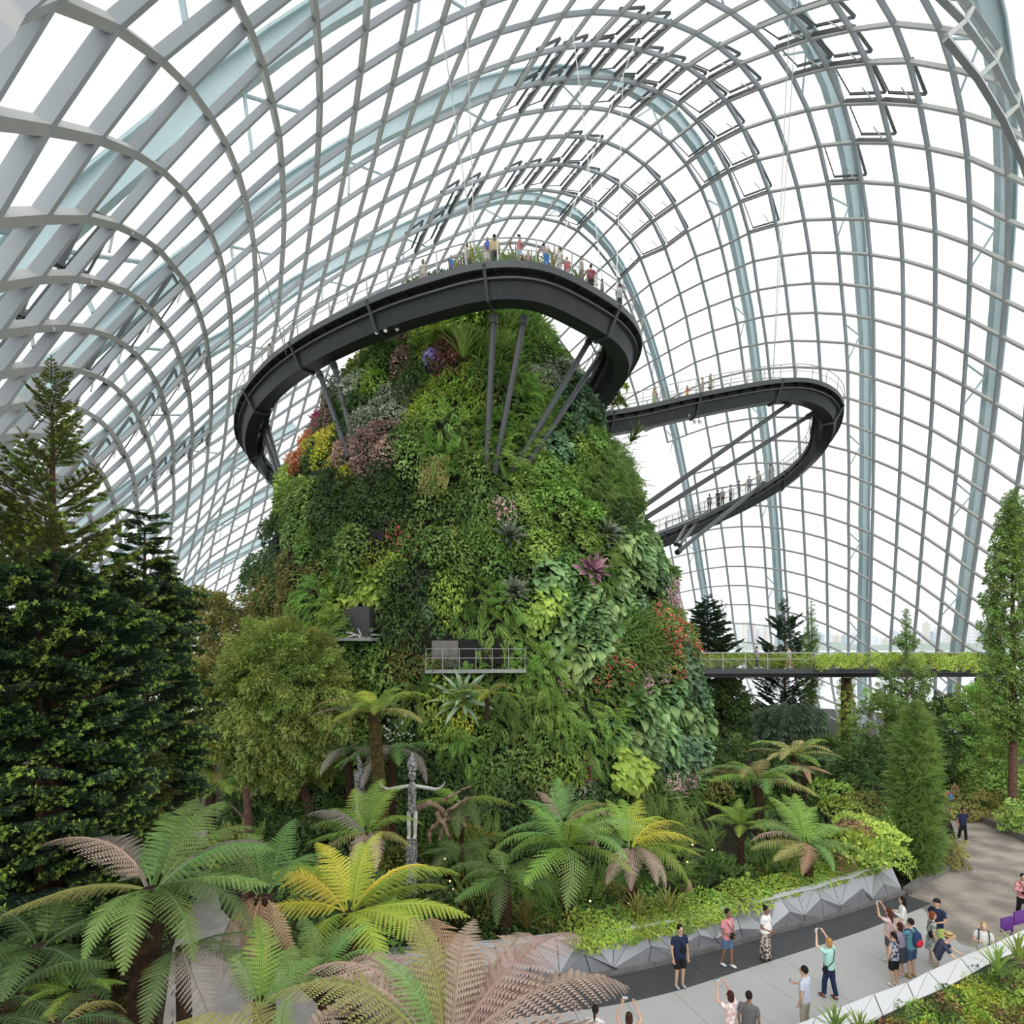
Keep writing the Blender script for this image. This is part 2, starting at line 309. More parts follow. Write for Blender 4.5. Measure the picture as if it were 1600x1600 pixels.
    (0, [-2,1125,2560,59,1296,2843,126,1467,3105,185,1644,3341,220,1834,3548,222,2038,3727,189,2259,3880,125,2497,4006,38,2748,4109,-67,3009,4191,-186,3282,4251,-311,3559,4295,-432,3836,4330,-566,4120,4343,-703,4403,4341,-853,4688,4314,-996,4967,4274,-1137,5231,4230,-1279,5482,4176,-1417,5721,4109]),
    (2, [304,1587,3253,369,1759,3484,406,1943,3688,408,2141,3866,373,2357,4020,307,2591,4149,215,2840,4256,104,3103,4339,-11,3374,4405,-141,3649,4456,-268,3926,4494,-408,4212,4508,-543,4499,4504,-692,4786,4476,-845,5070,4424,-991,5333,4374,-1133,5580,4317,-1272,5816,4245]),
    (3, [571,1876,3610,607,2054,3812,604,2248,3990,565,2460,4145,492,2690,4278,394,2936,4390,279,3195,4482,159,3469,4549,31,3744,4605,-106,4022,4646,-245,4311,4660,-378,4600,4655,-529,4885,4630,-689,5169,4576,-839,5433,4518,-983,5678,4454,-1124,5910,4375]),
    (0, [500,1505,2979,617,1670,3249,0,0,0,789,1993,3717,820,2167,3917,810,2358,4097,762,2567,4256,682,2795,4394,577,3039,4511,455,3295,4610,332,3564,4687,206,3842,4745,59,4124,4786,-80,4411,4804,-215,4703,4797,-366,4983,4778,-527,5266,4723,-683,5531,4658,-831,5775,4586,-974,6005,4499]),
    (0, [705,1633,3082,839,1795,3344,0,0,0,1020,2110,3802,1044,2282,4003,1023,2470,4187,964,2678,4351,875,2905,4494,765,3149,4616,642,3404,4721,513,3665,4811,380,3945,4870,240,4229,4913,90,4514,4937,-47,4802,4935,-198,5082,4916,-364,5364,4860,-523,5628,4791,-675,5872,4712,-821,6101,4614]),
    (2, [1192,2070,3647,1262,2227,3864,1275,2398,4069,1239,2586,4258,1167,2794,4428,1070,3021,4578,955,3263,4707,830,3518,4816,694,3775,4915,561,4051,4983,421,4333,5031,269,4620,5056,123,4904,5059,-32,5181,5043,-197,5462,4986,-360,5723,4915,-517,5968,4827,-667,6197,4719]),
    (2, [1443,2190,3685,1511,2345,3901,1509,2517,4112,1456,2707,4310,1370,2916,4488,1263,3142,4645,1143,3381,4782,1013,3629,4904,884,3889,5003,742,4162,5080,598,4444,5131,446,4727,5161,291,5011,5164,121,5283,5153,-33,5556,5102,-198,5819,5024,-357,6065,4928,-512,6295,4809]),
    (1, [1560,2166,3477,1695,2310,3696,1761,2463,3912,1741,2639,4133,1668,2832,4342,1570,3043,4529,1456,3270,4692,1332,3505,4839,1198,3749,4969,1069,4007,5074,932,4278,5154,774,4556,5214,620,4838,5247,462,5120,5253,292,5389,5242,127,5663,5187,-35,5919,5114,-196,6165,5010,-355,6397,4882,-507,6612,4737]),
    (0, [1613,2143,3251,1799,2291,3470,1942,2432,3680,2007,2585,3897,1961,2769,4131,1871,2966,4353,1765,3178,4547,1646,3404,4718,1523,3635,4873,1389,3874,5013,1255,4127,5127,1123,4400,5206,962,4676,5272,810,4954,5308,642,5233,5318,474,5503,5304,304,5769,5255,135,6023,5182,-33,6271,5069,-197,6504,4931,-354,6720,4780]),
    (0, [1835,2271,3230,2026,2421,3438,2171,2563,3641,2237,2716,3858,2162,2912,4107,2063,3108,4341,1957,3323,4538,1836,3543,4720,1718,3773,4879,1586,4006,5028,1444,4257,5151,1313,4526,5236,1155,4804,5299,1002,5077,5341,839,5351,5354,670,5620,5340,491,5881,5296,313,6135,5217,132,6385,5097,-39,6618,4955,-202,6833,4801]),
    (0, [2047,2402,3185,2238,2556,3382,2376,2705,3580,2424,2871,3801,2346,3068,4058,2249,3264,4297,2144,3476,4502,2027,3693,4690,1908,3922,4855,1786,4154,5004,1639,4401,5136,1503,4667,5227,1352,4941,5292,1200,5214,5333,1035,5480,5354,864,5746,5341,683,6003,5299,481,6263,5211,296,6510,5092,119,6740,4951,-50,6953,4798]),
    (0, [2245,2535,3119,2432,2697,3304,2560,2858,3496,2595,3034,3719,2525,3234,3975,2434,3437,4210,2333,3645,4421,2219,3861,4615,2100,4089,4784,1975,4323,4938,1833,4566,5073,1694,4822,5177,1545,5098,5238,1386,5363,5288,1227,5623,5311,1062,5885,5298,871,6146,5251,659,6401,5166,461,6643,5053,276,6868,4918,101,7079,4770]),
    (0, [2429,2669,3032,2609,2841,3205,2728,3016,3388,2759,3205,3603,2689,3402,3870,2606,3609,4100,2508,3817,4316,2399,4037,4509,2276,4266,4683,2153,4504,4832,2017,4740,4976,1878,4991,5083,1730,5261,5149,1568,5529,5194,1413,5780,5224,1244,6036,5216,1048,6296,5166,831,6546,5087,623,6782,4983,430,7002,4858]),
    (0, [2598,2803,2926,2771,2985,3089,2880,3172,3264,2904,3372,3474,2840,3574,3738,2762,3781,3971,2669,3995,4181,2560,4217,4375,2440,4449,4549,2319,4681,4706,2194,4914,4848,2047,5169,4954,1896,5439,5018,1734,5699,5069,1584,5957,5083,1381,6184,5124,1198,6446,5062,988,6695,4981,777,6924,4887,578,7140,4775]),
    (0, [2752,2934,2805,2917,3126,2958,3016,3324,3128,3035,3531,3335,2978,3741,3589,2902,3951,3822,2809,4168,4034,2706,4389,4229,2583,4623,4404,2462,4854,4564,2337,5095,4696,2196,5345,4803,2042,5616,4862,1872,5861,4934,1710,6117,4951,1525,6358,4961,1332,6609,4914,1128,6845,4851,920,7068,4770,720,7280,4670]),
    (0, [2894,3062,2671,3049,3263,2815,3138,3469,2982,3151,3683,3190,3097,3899,3436,3023,4113,3667,2935,4330,3880,2833,4555,4072,2713,4789,4247,2593,5021,4404,2462,5263,4538,2312,5510,4653,2157,5774,4718,1993,6025,4775,1829,6270,4804,1648,6517,4800,1456,6763,4758,1256,6993,4705,1052,7211,4636,854,7422,4548]),
    (0, [3022,3185,2526,3169,3395,2662,3248,3608,2827,3255,3829,3037,3205,4048,3277,3134,4266,3502,3046,4485,3715,2945,4712,3906,2825,4945,4083,2706,5180,4237,2575,5422,4367,2421,5673,4477,2266,5929,4551,2109,6177,4604,1941,6420,4637,1759,6667,4631,1572,6907,4597,1375,7135,4550,1175,7353,4488,981,7564,4411]),
    (0, [3139,3305,2372,3279,3520,2499,3350,3740,2662,3350,3966,2874,3302,4188,3110,3235,4408,3332,3147,4633,3537,3047,4858,3732,2934,5090,3906,2812,5329,4056,2678,5572,4188,2530,5820,4296,2376,6072,4372,2207,6323,4426,2036,6567,4457,1856,6812,4451,1674,7048,4425,1484,7275,4383,1291,7494,4329,1101,7708,4262]),
    (0, [3245,3420,2213,3379,3641,2329,3444,3866,2489,3436,4096,2706,3391,4322,2934,3326,4544,3152,3239,4770,3358,3139,4999,3549,3034,5227,3721,2910,5470,3866,2776,5711,3998,2631,5959,4104,2468,6211,4184,2304,6460,4238,2132,6705,4267,1952,6956,4250,1771,7188,4236,1587,7413,4205,1399,7634,4159,1215,7854,4101]),
    (0, [3341,3532,2050,3468,3757,2156,3530,3986,2308,3514,4221,2534,3472,4447,2758,3410,4672,2968,3322,4901,3171,3222,5131,3359,3123,5357,3529,2996,5601,3675,2865,5844,3800,2719,6092,3905,2556,6344,3987,2391,6593,4040,2223,6840,4065,2046,7088,4054,1866,7323,4041,1685,7550,4018,1503,7775,3980]),
    (0, [3428,3642,1888,3547,3871,1985,3602,4104,2131,3588,4341,2351,3547,4569,2569,3485,4793,2782,3399,5025,2976,3303,5255,3161,3199,5484,3332,3076,5726,3476,2946,5971,3597,2802,6218,3700,2642,6469,3781,2479,6719,3834,2312,6967,3859,2137,7214,3856,1959,7453,3844,1780,7685,3824]),
    (0, [3508,3750,1727,3617,3984,1820,3666,4220,1963,3654,4457,2168,3614,4687,2380,3555,4913,2584,3472,5144,2778,3376,5376,2957,3270,5605,3130,3151,5847,3269,3022,6092,3387,2881,6339,3488,2727,6589,3569,2566,6839,3623,2399,7089,3650,2225,7338,3652,2049,7581,3642]),
    (0, [3583,3859,1567,3683,4095,1655,3726,4332,1792,3718,4569,1981,3678,4801,2186,3621,5027,2383,3541,5258,2571,3446,5490,2747,3345,5722,2910,3222,5963,3055,3096,6208,3171,2958,6455,3272,2809,6704,3353,2653,6954,3408,2486,7207,3437]),
    (0, [3656,3967,1407,3747,4206,1488,3785,4444,1616,3776,4681,1793,3738,4912,1992,3682,5138,2185,3605,5368,2364,3512,5600,2538,3413,5832,2698,3291,6075,2838,3168,6320,2949,3031,6568,3052,2888,6816,3133,2737,7067,3190,2569,7324,3220,2395,7581,3228]),
    (0, [3728,4076,1245,3811,4315,1318,3844,4554,1433,3835,4791,1595,3796,5021,1791,3741,5247,1979,3665,5477,2153,3576,5709,2319,3474,5943,2473,3358,6184,2614,3236,6429,2726,3100,6678,2829,2962,6927,2909,2818,7178,2967,2649,7439,2998,2475,7702,3006,2305,7962,2998]),
    (0, [3800,4185,1082,3875,4424,1145,3904,4661,1246,3893,4896,1398,3852,5127,1595,3798,5353,1770,3724,5581,1940,3635,5813,2102,3534,6050,2248,3420,6291,2384,3300,6536,2499,3165,6786,2604,3033,7036,2679,2894,7289,2737,2720,7555,2769,2551,7821,2777,2385,8086,2769,2226,8350,2753]),
    (0, [3873,4293,919,3939,4532,971,3962,4767,1058,3949,5001,1193,3906,5233,1381,3853,5456,1556,3780,5684,1719,3693,5915,1880,3597,6149,2025,3485,6390,2157,3364,6637,2272,3234,6888,2370,3105,7140,2443,2953,7402,2497,2788,7668,2533,2627,7935,2540,2464,8204,2531,2308,8473,2516,2167,8743,2499]),
    (0, [3946,4401,756,4004,4638,798,4020,4871,873,4001,5104,991,3959,5333,1166,3906,5555,1338,3832,5781,1503,3747,6012,1653,3653,6245,1799,3544,6486,1925,3425,6733,2038,3300,6985,2129,3171,7239,2205,3016,7505,2258,2864,7770,2288,2702,8040,2298,2538,8313,2285,2388,8583,2270,2255,8853,2254,2138,9129,2236]),
    (0, [4020,4506,595,4070,4740,629,4078,4970,694,4053,5201,801,4007,5429,955,3951,5650,1127,3880,5874,1276,3796,6102,1425,3701,6336,1567,3595,6576,1686,3483,6821,1796,3355,7075,1890,3227,7331,1956,3078,7595,2013,2929,7860,2047,2767,8132,2051,2606,8405,2035,2464,8672,2019,2340,8938,2003,2232,9207,1986,2137,9483,1966,2055,9770,1940]),
    (1, [4134,4835,463,4135,5061,521,4105,5288,618,4055,5513,754,3994,5734,909,3919,5958,1050,3838,6183,1193,3746,6414,1333,3643,6653,1445,3532,6897,1553,3408,7150,1641,3276,7407,1710,3134,7669,1766,2988,7933,1793,2826,8203,1801,2670,8471,1783,2535,8732,1762,2421,8988,1747,2321,9243,1731,2233,9501,1712,2156,9763,1687]),
    (2, [4188,5140,353,4154,5361,439,4100,5581,558,4033,5801,694,3955,6024,828,3870,6249,961,3782,6476,1094,3678,6713,1209,3569,6956,1308,3450,7205,1391,3317,7461,1466,3180,7719,1514,3038,7978,1533,2880,8242,1536,2726,8501,1516,2602,8748,1502,2496,8988,1489,2402,9222,1475,2319,9452,1457,2244,9677,1433]),
    (2, [4235,5202,190,4196,5415,266,4138,5629,369,4067,5845,489,3985,6065,612,3898,6287,737,3806,6514,860,3700,6750,972,3595,6987,1065,3479,7231,1146,3348,7482,1217,3206,7737,1257,3071,7986,1272,2925,8235,1272,2783,8478,1256,2663,8706,1244,2561,8922,1234,2470,9127,1222,2388,9319,1205,2313,9495,1184]),
    (2, [4268,5239,33,4224,5443,100,4163,5650,190,4089,5860,295,4005,6074,407,3915,6292,521,3820,6516,634,3716,6746,738,3610,6978,827,3495,7216,904,3365,7459,965,3225,7704,1000,3094,7939,1016,2960,8169,1016,2828,8388,1006,2712,8591,996,2610,8776,988,2519,8941,978,2434,9083,965]),
    (3, [4233,5438,-55,4168,5635,22,4092,5836,115,4007,6042,214,3916,6253,318,3819,6471,420,3716,6693,514,3610,6918,597,3495,7146,668,3368,7377,722,3234,7605,755,3105,7822,771,2978,8027,774,2853,8217,769,2739,8387,763,2635,8531,758,2539,8647,752,2448,8730,744]),
    (5, [4068,5764,-48,3983,5960,40,3891,6161,132,3795,6368,223,3693,6579,308,3587,6793,383,3473,7007,447,3350,7220,495,3221,7427,527,3095,7619,544,2971,7795,551,2850,7950,552,2735,8078,551,2627,8173,551,2524,8231,552]),
    (6, [3924,5816,-110,3833,6005,-30,3737,6198,50,3637,6394,125,3532,6591,193,3420,6787,250,3300,6978,294,3177,7157,325,3053,7320,345,2930,7460,357,2809,7573,364,2690,7652,370])]
NI, NJ = 55, 38
NX = np.full((NI, NJ, 3), np.nan)
for _a, (_s, _row) in enumerate(DOME):
    for _k in range(len(_row) // 3):
        _p = _row[3 * _k:3 * _k + 3]
        if any(_p): NX[_a, _s + _k] = np.array(_p) / 100.0
NOK = ~np.isnan(NX[..., 0])
I0, J0 = -20, -4
def node(i, j): return NX[i - I0, j - J0]
def has(i, j): return 0 <= i - I0 < NI and 0 <= j - J0 < NJ and NOK[i - I0, j - J0]
CENTRE = np.array([8.0, 45.0, 12.0])
NN = np.zeros_like(NX)
for a in range(NI):
    for b in range(NJ):
        if not NOK[a, b]: continue
        def nb(da, db):
            x, y = a + da, b + db
            return NX[x, y] if 0 <= x < NI and 0 <= y < NJ and NOK[x, y] else NX[a, b]
        n = np.cross(nb(1, 0) - nb(-1, 0), nb(0, 1) - nb(0, -1))
        if np.linalg.norm(n) < 1e-6: n = NX[a, b] - CENTRE
        n = unit(n)
        if np.dot(n, NX[a, b] - CENTRE) < 0: n = -n
        NN[a, b] = n
ceiling = empty('ceiling', (0, 0, 0), kind='structure')
ceiling['label'] = 'curving glass and steel gridshell over the whole garden'
ceiling['category'] = 'glass roof'
for b in range(NJ):                                      # arches
    mb = MB(); cnt = 0
    for a in range(NI - 1):
        if NOK[a, b] and NOK[a + 1, b]:
            bar(mb, NX[a, b], NX[a + 1, b], NN[a, b] + NN[a + 1, b], .20, .21); cnt += 1
    if cnt: mb.build('arch_beam', 'steel_paint_cool', ceiling)
for a in range(NI):                                      # cross beams
    mb = MB(); cnt = 0
    for b in range(NJ - 1):
        if NOK[a, b] and NOK[a, b + 1]:
            bar(mb, NX[a, b], NX[a, b + 1], NN[a, b] + NN[a, b + 1], .17, .20); cnt += 1
    if cnt: mb.build('cross_beam', 'steel_paint', ceiling)
def arch_path(j, off):
    return [NX[a, j - J0] + NN[a, j - J0] * off for a in range(NI) if NOK[a, j - J0]]
for j in (0, 4, 8, 12, 16, 20, 24, 28):                              # big arches standing outside the glass
    pts = arch_path(j, 2.1)
    if len(pts) < 4: continue
    nr = [NN[a, j - J0] for a in range(NI) if NOK[a, j - J0]]
    mb = MB()
    for k in range(len(pts) - 1):
        n = nr[k] + nr[k + 1]
        bar(mb, pts[k], pts[k + 1], n, .55, .10, -.45)
        bar(mb, pts[k], pts[k + 1], n, .55, .10, .45)
        bar(mb, pts[k], pts[k + 1], n, .14, .8, 0)
        if k % 4 == 2:
            p = pts[k] - nr[k] * .6; q = pts[k] - nr[k] * 2.0; s = unit(pts[k + 1] - pts[k]) * 1.5
            tube(mb, [p, q + s], .07, 6); tube(mb, [p, q - s], .07, 6)
    mb.build('outer_arch', 'arch_paint', ceiling)
VENTS = set([(3, 5), (4, 5), (7, 5), (8, 5)] + [(i, 6) for i in (1, 2, 3, 4, 5, 6, 7, 8, 9, 10, 11, 12)] + [(1, 7), (2, 7), (5, 7), (6, 7), (9, 7), (10, 7)]
            + [(5, 9), (6, 9), (9, 9), (10, 9), (11, 9)] + [(i, 10) for i in range(3, 12)] + [(1, 10), (0, 10), (7, 11), (8, 11), (11, 11), (-1, 11), (0, 11)] + [(7, 2), (8, 2), (9, 2), (9, 1), (10, 2), (7, 3), (8, 3), (11, 3)]
            + [(i, 2) for i in (-11, -12, -13)] + [(i, 6) for i in (-11, -12, -13, -14, -15)] + [(i, 10) for i in range(-16, -10)] + [(i, 14) for i in range(-14, -10)])
cells = []
for i in range(I0, I0 + NI - 1):
    for j in range(J0, J0 + NJ - 1):
        if has(i, j) and has(i + 1, j) and has(i, j + 1) and has(i + 1, j + 1):
            c = (node(i, j) + node(i + 1, j) + node(i, j + 1) + node(i + 1, j + 1)) / 4
            px, py = c[0] / c[1], (c[2] - EYE) / c[1]
            seen = abs(px) < .9 and -.7 < py < 1.13
            cells.append((i, j, c, np.linalg.norm(c - [0, 0, EYE]) + (0 if seen else 500)))
def pane(mb, q, n, inset, off, th):
    c = q.mean(0); q = c + (q - c) * inset
    v = np.vstack([q + n * off, q + n * (off + th)])
    mb.add(v, [(3, 2, 1, 0), (4, 5, 6, 7), (0, 1, 5, 4), (1, 2, 6, 5), (2, 3, 7, 6), (3, 0, 4, 7)])
cells.sort(key=lambda t: t[3])
rest = MB(); npane = 0
for (i, j, c, dist) in cells:
    q = np.array([node(i, j), node(i + 1, j), node(i + 1, j + 1), node(i, j + 1)])
    n = unit(NN[i - I0, j - J0] + NN[i + 1 - I0, j + 1 - J0])
    if (i, j) in VENTS:
        vo = link('vent_window', None, ceiling)
        # frame of the tilting window, hinged on one side and pushed outwards
        qq = q.mean(0) + (q - q.mean(0)) * .93
        lift = np.array([.06, .34, .34, .06])[:, None] * n + n * .2
        qq = qq + lift
        mb = MB()
        for k in (0, 1): bar(mb, qq[k], qq[k + 1], n, .09, .14)
        for k in (2, 3): bar(mb, qq[k], qq[(k + 1) % 4], n, .05, .06)
        bar(mb, q[1] * .96 + q.mean(0) * .04 + n * .12, q[2] * .96 + q.mean(0) * .04 + n * .12, n, .12, .24)   # dark upstand under the sash
        bar(mb, q[0] * .9 + q.mean(0) * .1 + n * .12, q[1] * .96 + q.mean(0) * .04 + n * .12, n, .07, .14)
        mb.build('window_frame', 'vent_frame', vo)
        mb = MB(); pane(mb, qq, n, .97, 0, .03); mb.build('pane', 'pane_glass', vo)
        mb = MB()
        a1 = (q[1] + q[2]) / 2 + n * .35; a0 = q[0] * .7 + q[3] * .3 - n * .05
        tube(mb, [q[1] * .8 + q[2] * .2 + n * .1, q[1] * .25 + q[0] * .45 + q[2] * .3 - n * .1], .035, 5)
        ball(mb, (q[1] + q[2]) / 2 - n * .12, .05, 6, 4)
        mb.build('opening_rod', 'white_metal', vo)
    elif npane < 300:
        mb = MB(); pane(mb, q, n, .985, .16, .03); mb.build('pane', 'pane_glass', ceiling); npane += 1
    else:
        pane(rest, q, n, .985, .16, .03)
tag(rest.build('panes', 'pane_glass', ceiling), kind='stuff')

# ------------------------------------------------------------------ ground, water, city
def flat(name, poly, z0, z1, mat, parent=None, kind=None):
    o = prism(MB(), poly, z0, z1).build(name, mat, parent)
    return tag(o, kind=kind)
ring_pts = [(8 + 62 * math.cos(a), 42 + 62 * math.sin(a)) for a in np.linspace(0, 2 * np.pi, 49)[:-1]]
ground = flat('ground', ring_pts, -1.0, -.12, 'soil', kind='structure')
flat('sea', [(-4000, -300), (4000, -300), (4000, 5000), (-4000, 5000)], -5.0, -4.0, 'water', kind='structure')

WB = [G(*p) for p in ((560, 1580), (660, 1562), (760, 1545), (900, 1530), (1000, 1513), (1100, 1487), (1200, 1460), (1300, 1432), (1410, 1396))]
WALL = catmull(WB, 200)
WALL[:, 2] = 0
WLEN = path_len(WALL)
def wall_at(q):
    p = at_len(WALL, q); t = unit(at_len(WALL, q + .05) - at_len(WALL, q - .05)); return p, t, np.array([t[1], -t[0], 0])
# right-hand open court of washed concrete
court = [G(*p)[:2] for p in ((1418, 1398), (1430, 1380), (1500, 1338), (1488, 1290), (1474, 1262), (1462, 1230), (1490, 1225), (1512, 1262), (1600, 1312))] + [(36, 26), (36, 12), (22, 10)] + [G(1555, 1490)[:2], G(1500, 1475)[:2]]
flat('floor', court, -.12, 0.0, 'washed_concrete', kind='structure')
seam_a, seam_b = G(1420, 1428), G(1560, 1500)
# smooth concrete lane of broad slabs, and the dark granite strip along the planter wall
lane = empty('floor', (0, 0, 0), kind='structure'); strip = empty('floor', (0, 0, 0), kind='structure')
n = 15; qs = np.linspace(0.2, WLEN, n + 1)
for k in range(n):
    sub = np.linspace(qs[k] + .006, qs[k + 1] - .006, 5)
    inn = [wall_at(q) for q in sub]
    wdt = [1.55 - .5 * (q / WLEN) for q in sub]
    a = [p + m * .1 for p, t, m in inn]; b = [p + m * w for (p, t, m), w in zip(inn, wdt)]
    flat('paving_slab', [v[:2] for v in a] + [v[:2] for v in b[::-1]], -.12, 0.004 + .006 * (k % 2), 'granite', strip)
    c = [p + m * (w + .008) for (p, t, m), w in zip(inn, wdt)]
    for r0, r1 in ((0, 3.4), (3.408, 9.0)):
        a2 = [v + m * r0 for v, (p, t, m) in zip(c, inn)]; b2 = [v + m * r1 for v, (p, t, m) in zip(c, inn)]
        if k < n: flat('concrete_slab', [v[:2] for v in a2] + [v[:2] for v in b2[::-1]], -.12, -.002, 'smooth_concrete', lane)
# paths on the left, under the tree ferns
flat('floor', [G(*p)[:2] for p in ((255, 1595), (270, 1480), (300, 1400), (250, 1340), (120, 1330), (120, 1270), (250, 1262), (320, 1262), (330, 1330), (345, 1420), (420, 1500), (520, 1590), (700, 1700), (300, 1700))], -.12, -.01, 'left_path', kind='structure')
kb = MB()
for k in range(24):
    q = WLEN * (k + .5) / 24; p, t, m = wall_at(q)
    bar(kb, p - t * WLEN / 48 + m * .06, p + t * WLEN / 48 + m * .06, (0, 0, 1), .12, .16, .06)
tag(kb.build('kerb', 'kerb'), kind='structure')
kb = MB()
kp = catmull([G(1418, 1397), G(1450, 1375), G(1482, 1357), G(1496, 1338), G(1488, 1320)], 14)
for k in range(13): bar(kb, kp[k], kp[k + 1], (0, 0, 1), .32, .24, .1)
tag(kb.build('kerb', 'kerb'), kind='structure')
kb = MB()
kp = catmull([G(1484, 1256), G(1506, 1268), G(1550, 1290), G(1600, 1313), G(1660, 1345)], 14)
for k in range(13): bar(kb, kp[k], kp[k + 1], (0, 0, 1), .45, .42, .15)
tag(kb.build('kerb', 'kerb'), kind='structure')

# the city across the water
crng = np.random.default_rng(3)
blocks = []
for (a, b, h0, h1, n) in ((1150, 1200, 970, 990, 6), (1205, 1290, 990, 1000, 5), (1290, 1345, 982, 996, 7), (1345, 1400, 985, 1000, 5), (1425, 1545, 972, 992, 13), (700, 1130, 985, 1000, 8), (1550, 1700, 975, 995, 9), (100, 600, 980, 1000, 10)):
    for k in range(n):
        blocks.append((a + (b - a) * (k + crng.uniform(.2, .8)) / n, crng.uniform(h0, h1), (b - a) / n * crng.uniform(.35, .8)))
for k, (px, py, w) in enumerate(blocks):
    d = 1300 + crng.uniform(-150, 250); w = min(w, 16)
    c = P(px, 1005, d); top = P(px, py, d)[2]; W = w / 900 * d
    t = empty('apartment_block', (c[0], d, -4), 0, 'haze-pale high-rise block on the far shore beyond the glass', 'building', 'high-rise blocks across the water')
    m = ['city_hazy_white', 'city_hazy_cream', 'city_glass', 'city_hazy_pink' if px < 1210 else 'city_hazy_white'][k % 4]
    mb = MB(); box(mb, (0, 0, (top + 4) / 2), W, 18, top + 4); box(mb, (W * .1, 0, top + 5.5), W * .4, 10, 4); mb.build('tower', m, t)
    mb = MB(); rows = max(3, int((top + 4) / 7)); cols = max(2, int(W / 6))
    for r in range(rows):
        for q in range(cols):
            box(mb, ((q + .5) / cols * W - W / 2, -9, (r + .6) * (top + 4) / rows), W / cols * .5, .6, 3)
    tag(mb.build('windows', 'city_glass', t), kind='stuff')
mb = MB(); xs = np.linspace(-700, 1700, 160); hh = 8 + 6 * np.abs(np.sin(xs * .013)) + crng.uniform(0, 5, 160)
for k in range(159): bar(mb, (xs[k], 1150, hh[k] / 2 - 6), (xs[k + 1], 1150, hh[k + 1] / 2 - 6), (0, 0, 1), 30, hh[k])
tag(mb.build('far_shore_trees', 'far_hazy_green'), 'line of haze-pale green trees along the far shore', 'trees', kind='stuff')

# ------------------------------------------------------------------ the planted mountain
MZ = np.array([-.5, 3.5, 10, 15, 19, 22.4, 27, 30, 32, 34.0, 35.2, 35.8])
MX = np.array([-2.5, -2.7, -3.1, -3.7, -3.9, -3.8, -3.7, -3.6, -3.4, -3.0, -2.8, -2.8])
MR = np.array([16.9, 16.7, 15.7, 14.7, 13.3, 11.9, 9.8, 7.9, 6.3, 3.9, 2.0, .3])
MY = 44.0
def mt(th, z, bump=1.0):
    th = np.asarray(th, float); z = np.asarray(z, float)
    r = np.interp(z, MZ, MR); x = np.interp(z, MZ, MX)
    q = np.stack([np.cos(th) * 14, np.sin(th) * 14, z * np.ones_like(th)], -1)
    r = r * (1 + 0 * th) + bump * np.minimum(1, r / 6) * (.55 * noise3(q, .22, 5) + .3 * noise3(q, .6, 9) - .3)
    return np.stack([x + r * np.cos(th), MY + r * np.sin(th), z * np.ones_like(th)], -1)
def mt_normal(th, z):
    e = .02; a = mt(th + e, z, .6) - mt(th - e, z, .6); b = mt(th, z + .4, .6) - mt(th, z - .4, .6)
    return unit(np.cross(a, b))
def mt_hit(px, py):
    """where a sight line first meets the mountain: point, angle, height"""
    for d in np.arange(24, 48, .1):
        p = P(px, py, d)
        if not -.5 < p[2] < 35.8: continue
        c = np.array([np.interp(p[2], MZ, MX), MY]); v = p[:2] - c; th = math.atan2(v[1], v[0])
        s = mt(th, p[2])
        if np.linalg.norm(v) <= np.linalg.norm(s[:2] - c): return p, th, p[2]
    return None
mountain = empty('planted_mountain', (-3, MY, 0), 0, 'tall conical indoor mountain wrapped in living plants beneath the walkway', 'mountain')
th = np.linspace(0, 2 * np.pi, 121)[:-1]; zz = np.linspace(-.5, 35.8, 62)
V = np.concatenate([mt(th, z) for z in zz]) - np.array([-3, MY, 0])
i = np.arange(120); F = np.concatenate([np.c_[k * 120 + i, k * 120 + (i + 1) % 120, (k + 1) * 120 + (i + 1) % 120, (k + 1) * 120 + i] for k in range(61)])
MB().add(V, F).build('rock_body', 'mountain_soil', mountain, smooth=True)
def on_mountain(px, py, push=0.0):
    p, a, z = mt_hit(px, py); n = mt_normal(a, z); return p + n * push, n
# openings, lookout balcony and doorways in the planting; near-black boxes imitate the shade inside
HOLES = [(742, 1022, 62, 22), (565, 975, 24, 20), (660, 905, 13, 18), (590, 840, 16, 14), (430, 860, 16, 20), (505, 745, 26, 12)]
def opening(px, py, w, h, name='cave_shade_box', mat='hole_shade', sink=.62):
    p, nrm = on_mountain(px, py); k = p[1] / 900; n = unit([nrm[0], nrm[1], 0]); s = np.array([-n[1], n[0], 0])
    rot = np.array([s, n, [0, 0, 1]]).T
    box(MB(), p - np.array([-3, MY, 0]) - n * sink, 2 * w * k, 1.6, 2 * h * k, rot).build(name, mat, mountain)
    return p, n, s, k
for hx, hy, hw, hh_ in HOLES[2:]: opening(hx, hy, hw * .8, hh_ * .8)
p, n, s, k = opening(742, 1018, 62, 19, 'balcony_shade_box', sink=.25)
rot = np.array([s, n, [0, 0, 1]]).T; O3 = np.array([-3, MY, 0])
box(MB(), p + n * .85 - O3 + np.array([0, 0, -.95]), 4.9, 1.4, .16, rot).build('balcony_floor', 'wall_gray', mountain)
box(MB(), p + n * .65 - O3 + s * -1.5 + np.array([0, 0, -.1]), 1.3, .08, 1.3, rot).build('balcony_screen', 'kerb', mountain)
mb = MB()
for q in np.linspace(-2.4, 2.4, 7): bar(mb, p + n * 1.45 + s * q + [0, 0, -.9] - O3, p + n * 1.45 + s * q + [0, 0, .15] - O3, n, .035, .035)
for h in (.15, -.3): bar(mb, p + n * 1.45 + s * -2.4 + [0, 0, h] - O3, p + n * 1.45 + s * 2.4 + [0, 0, h] - O3, n, .035, .04)
mb.build('balcony_railing', 'wall_gray', mountain)
p, n, s, k = opening(566, 972, 24, 20, 'doorway_recess', 'dark_panel', sink=.3)
rot = np.array([s, n, [0, 0, 1]]).T
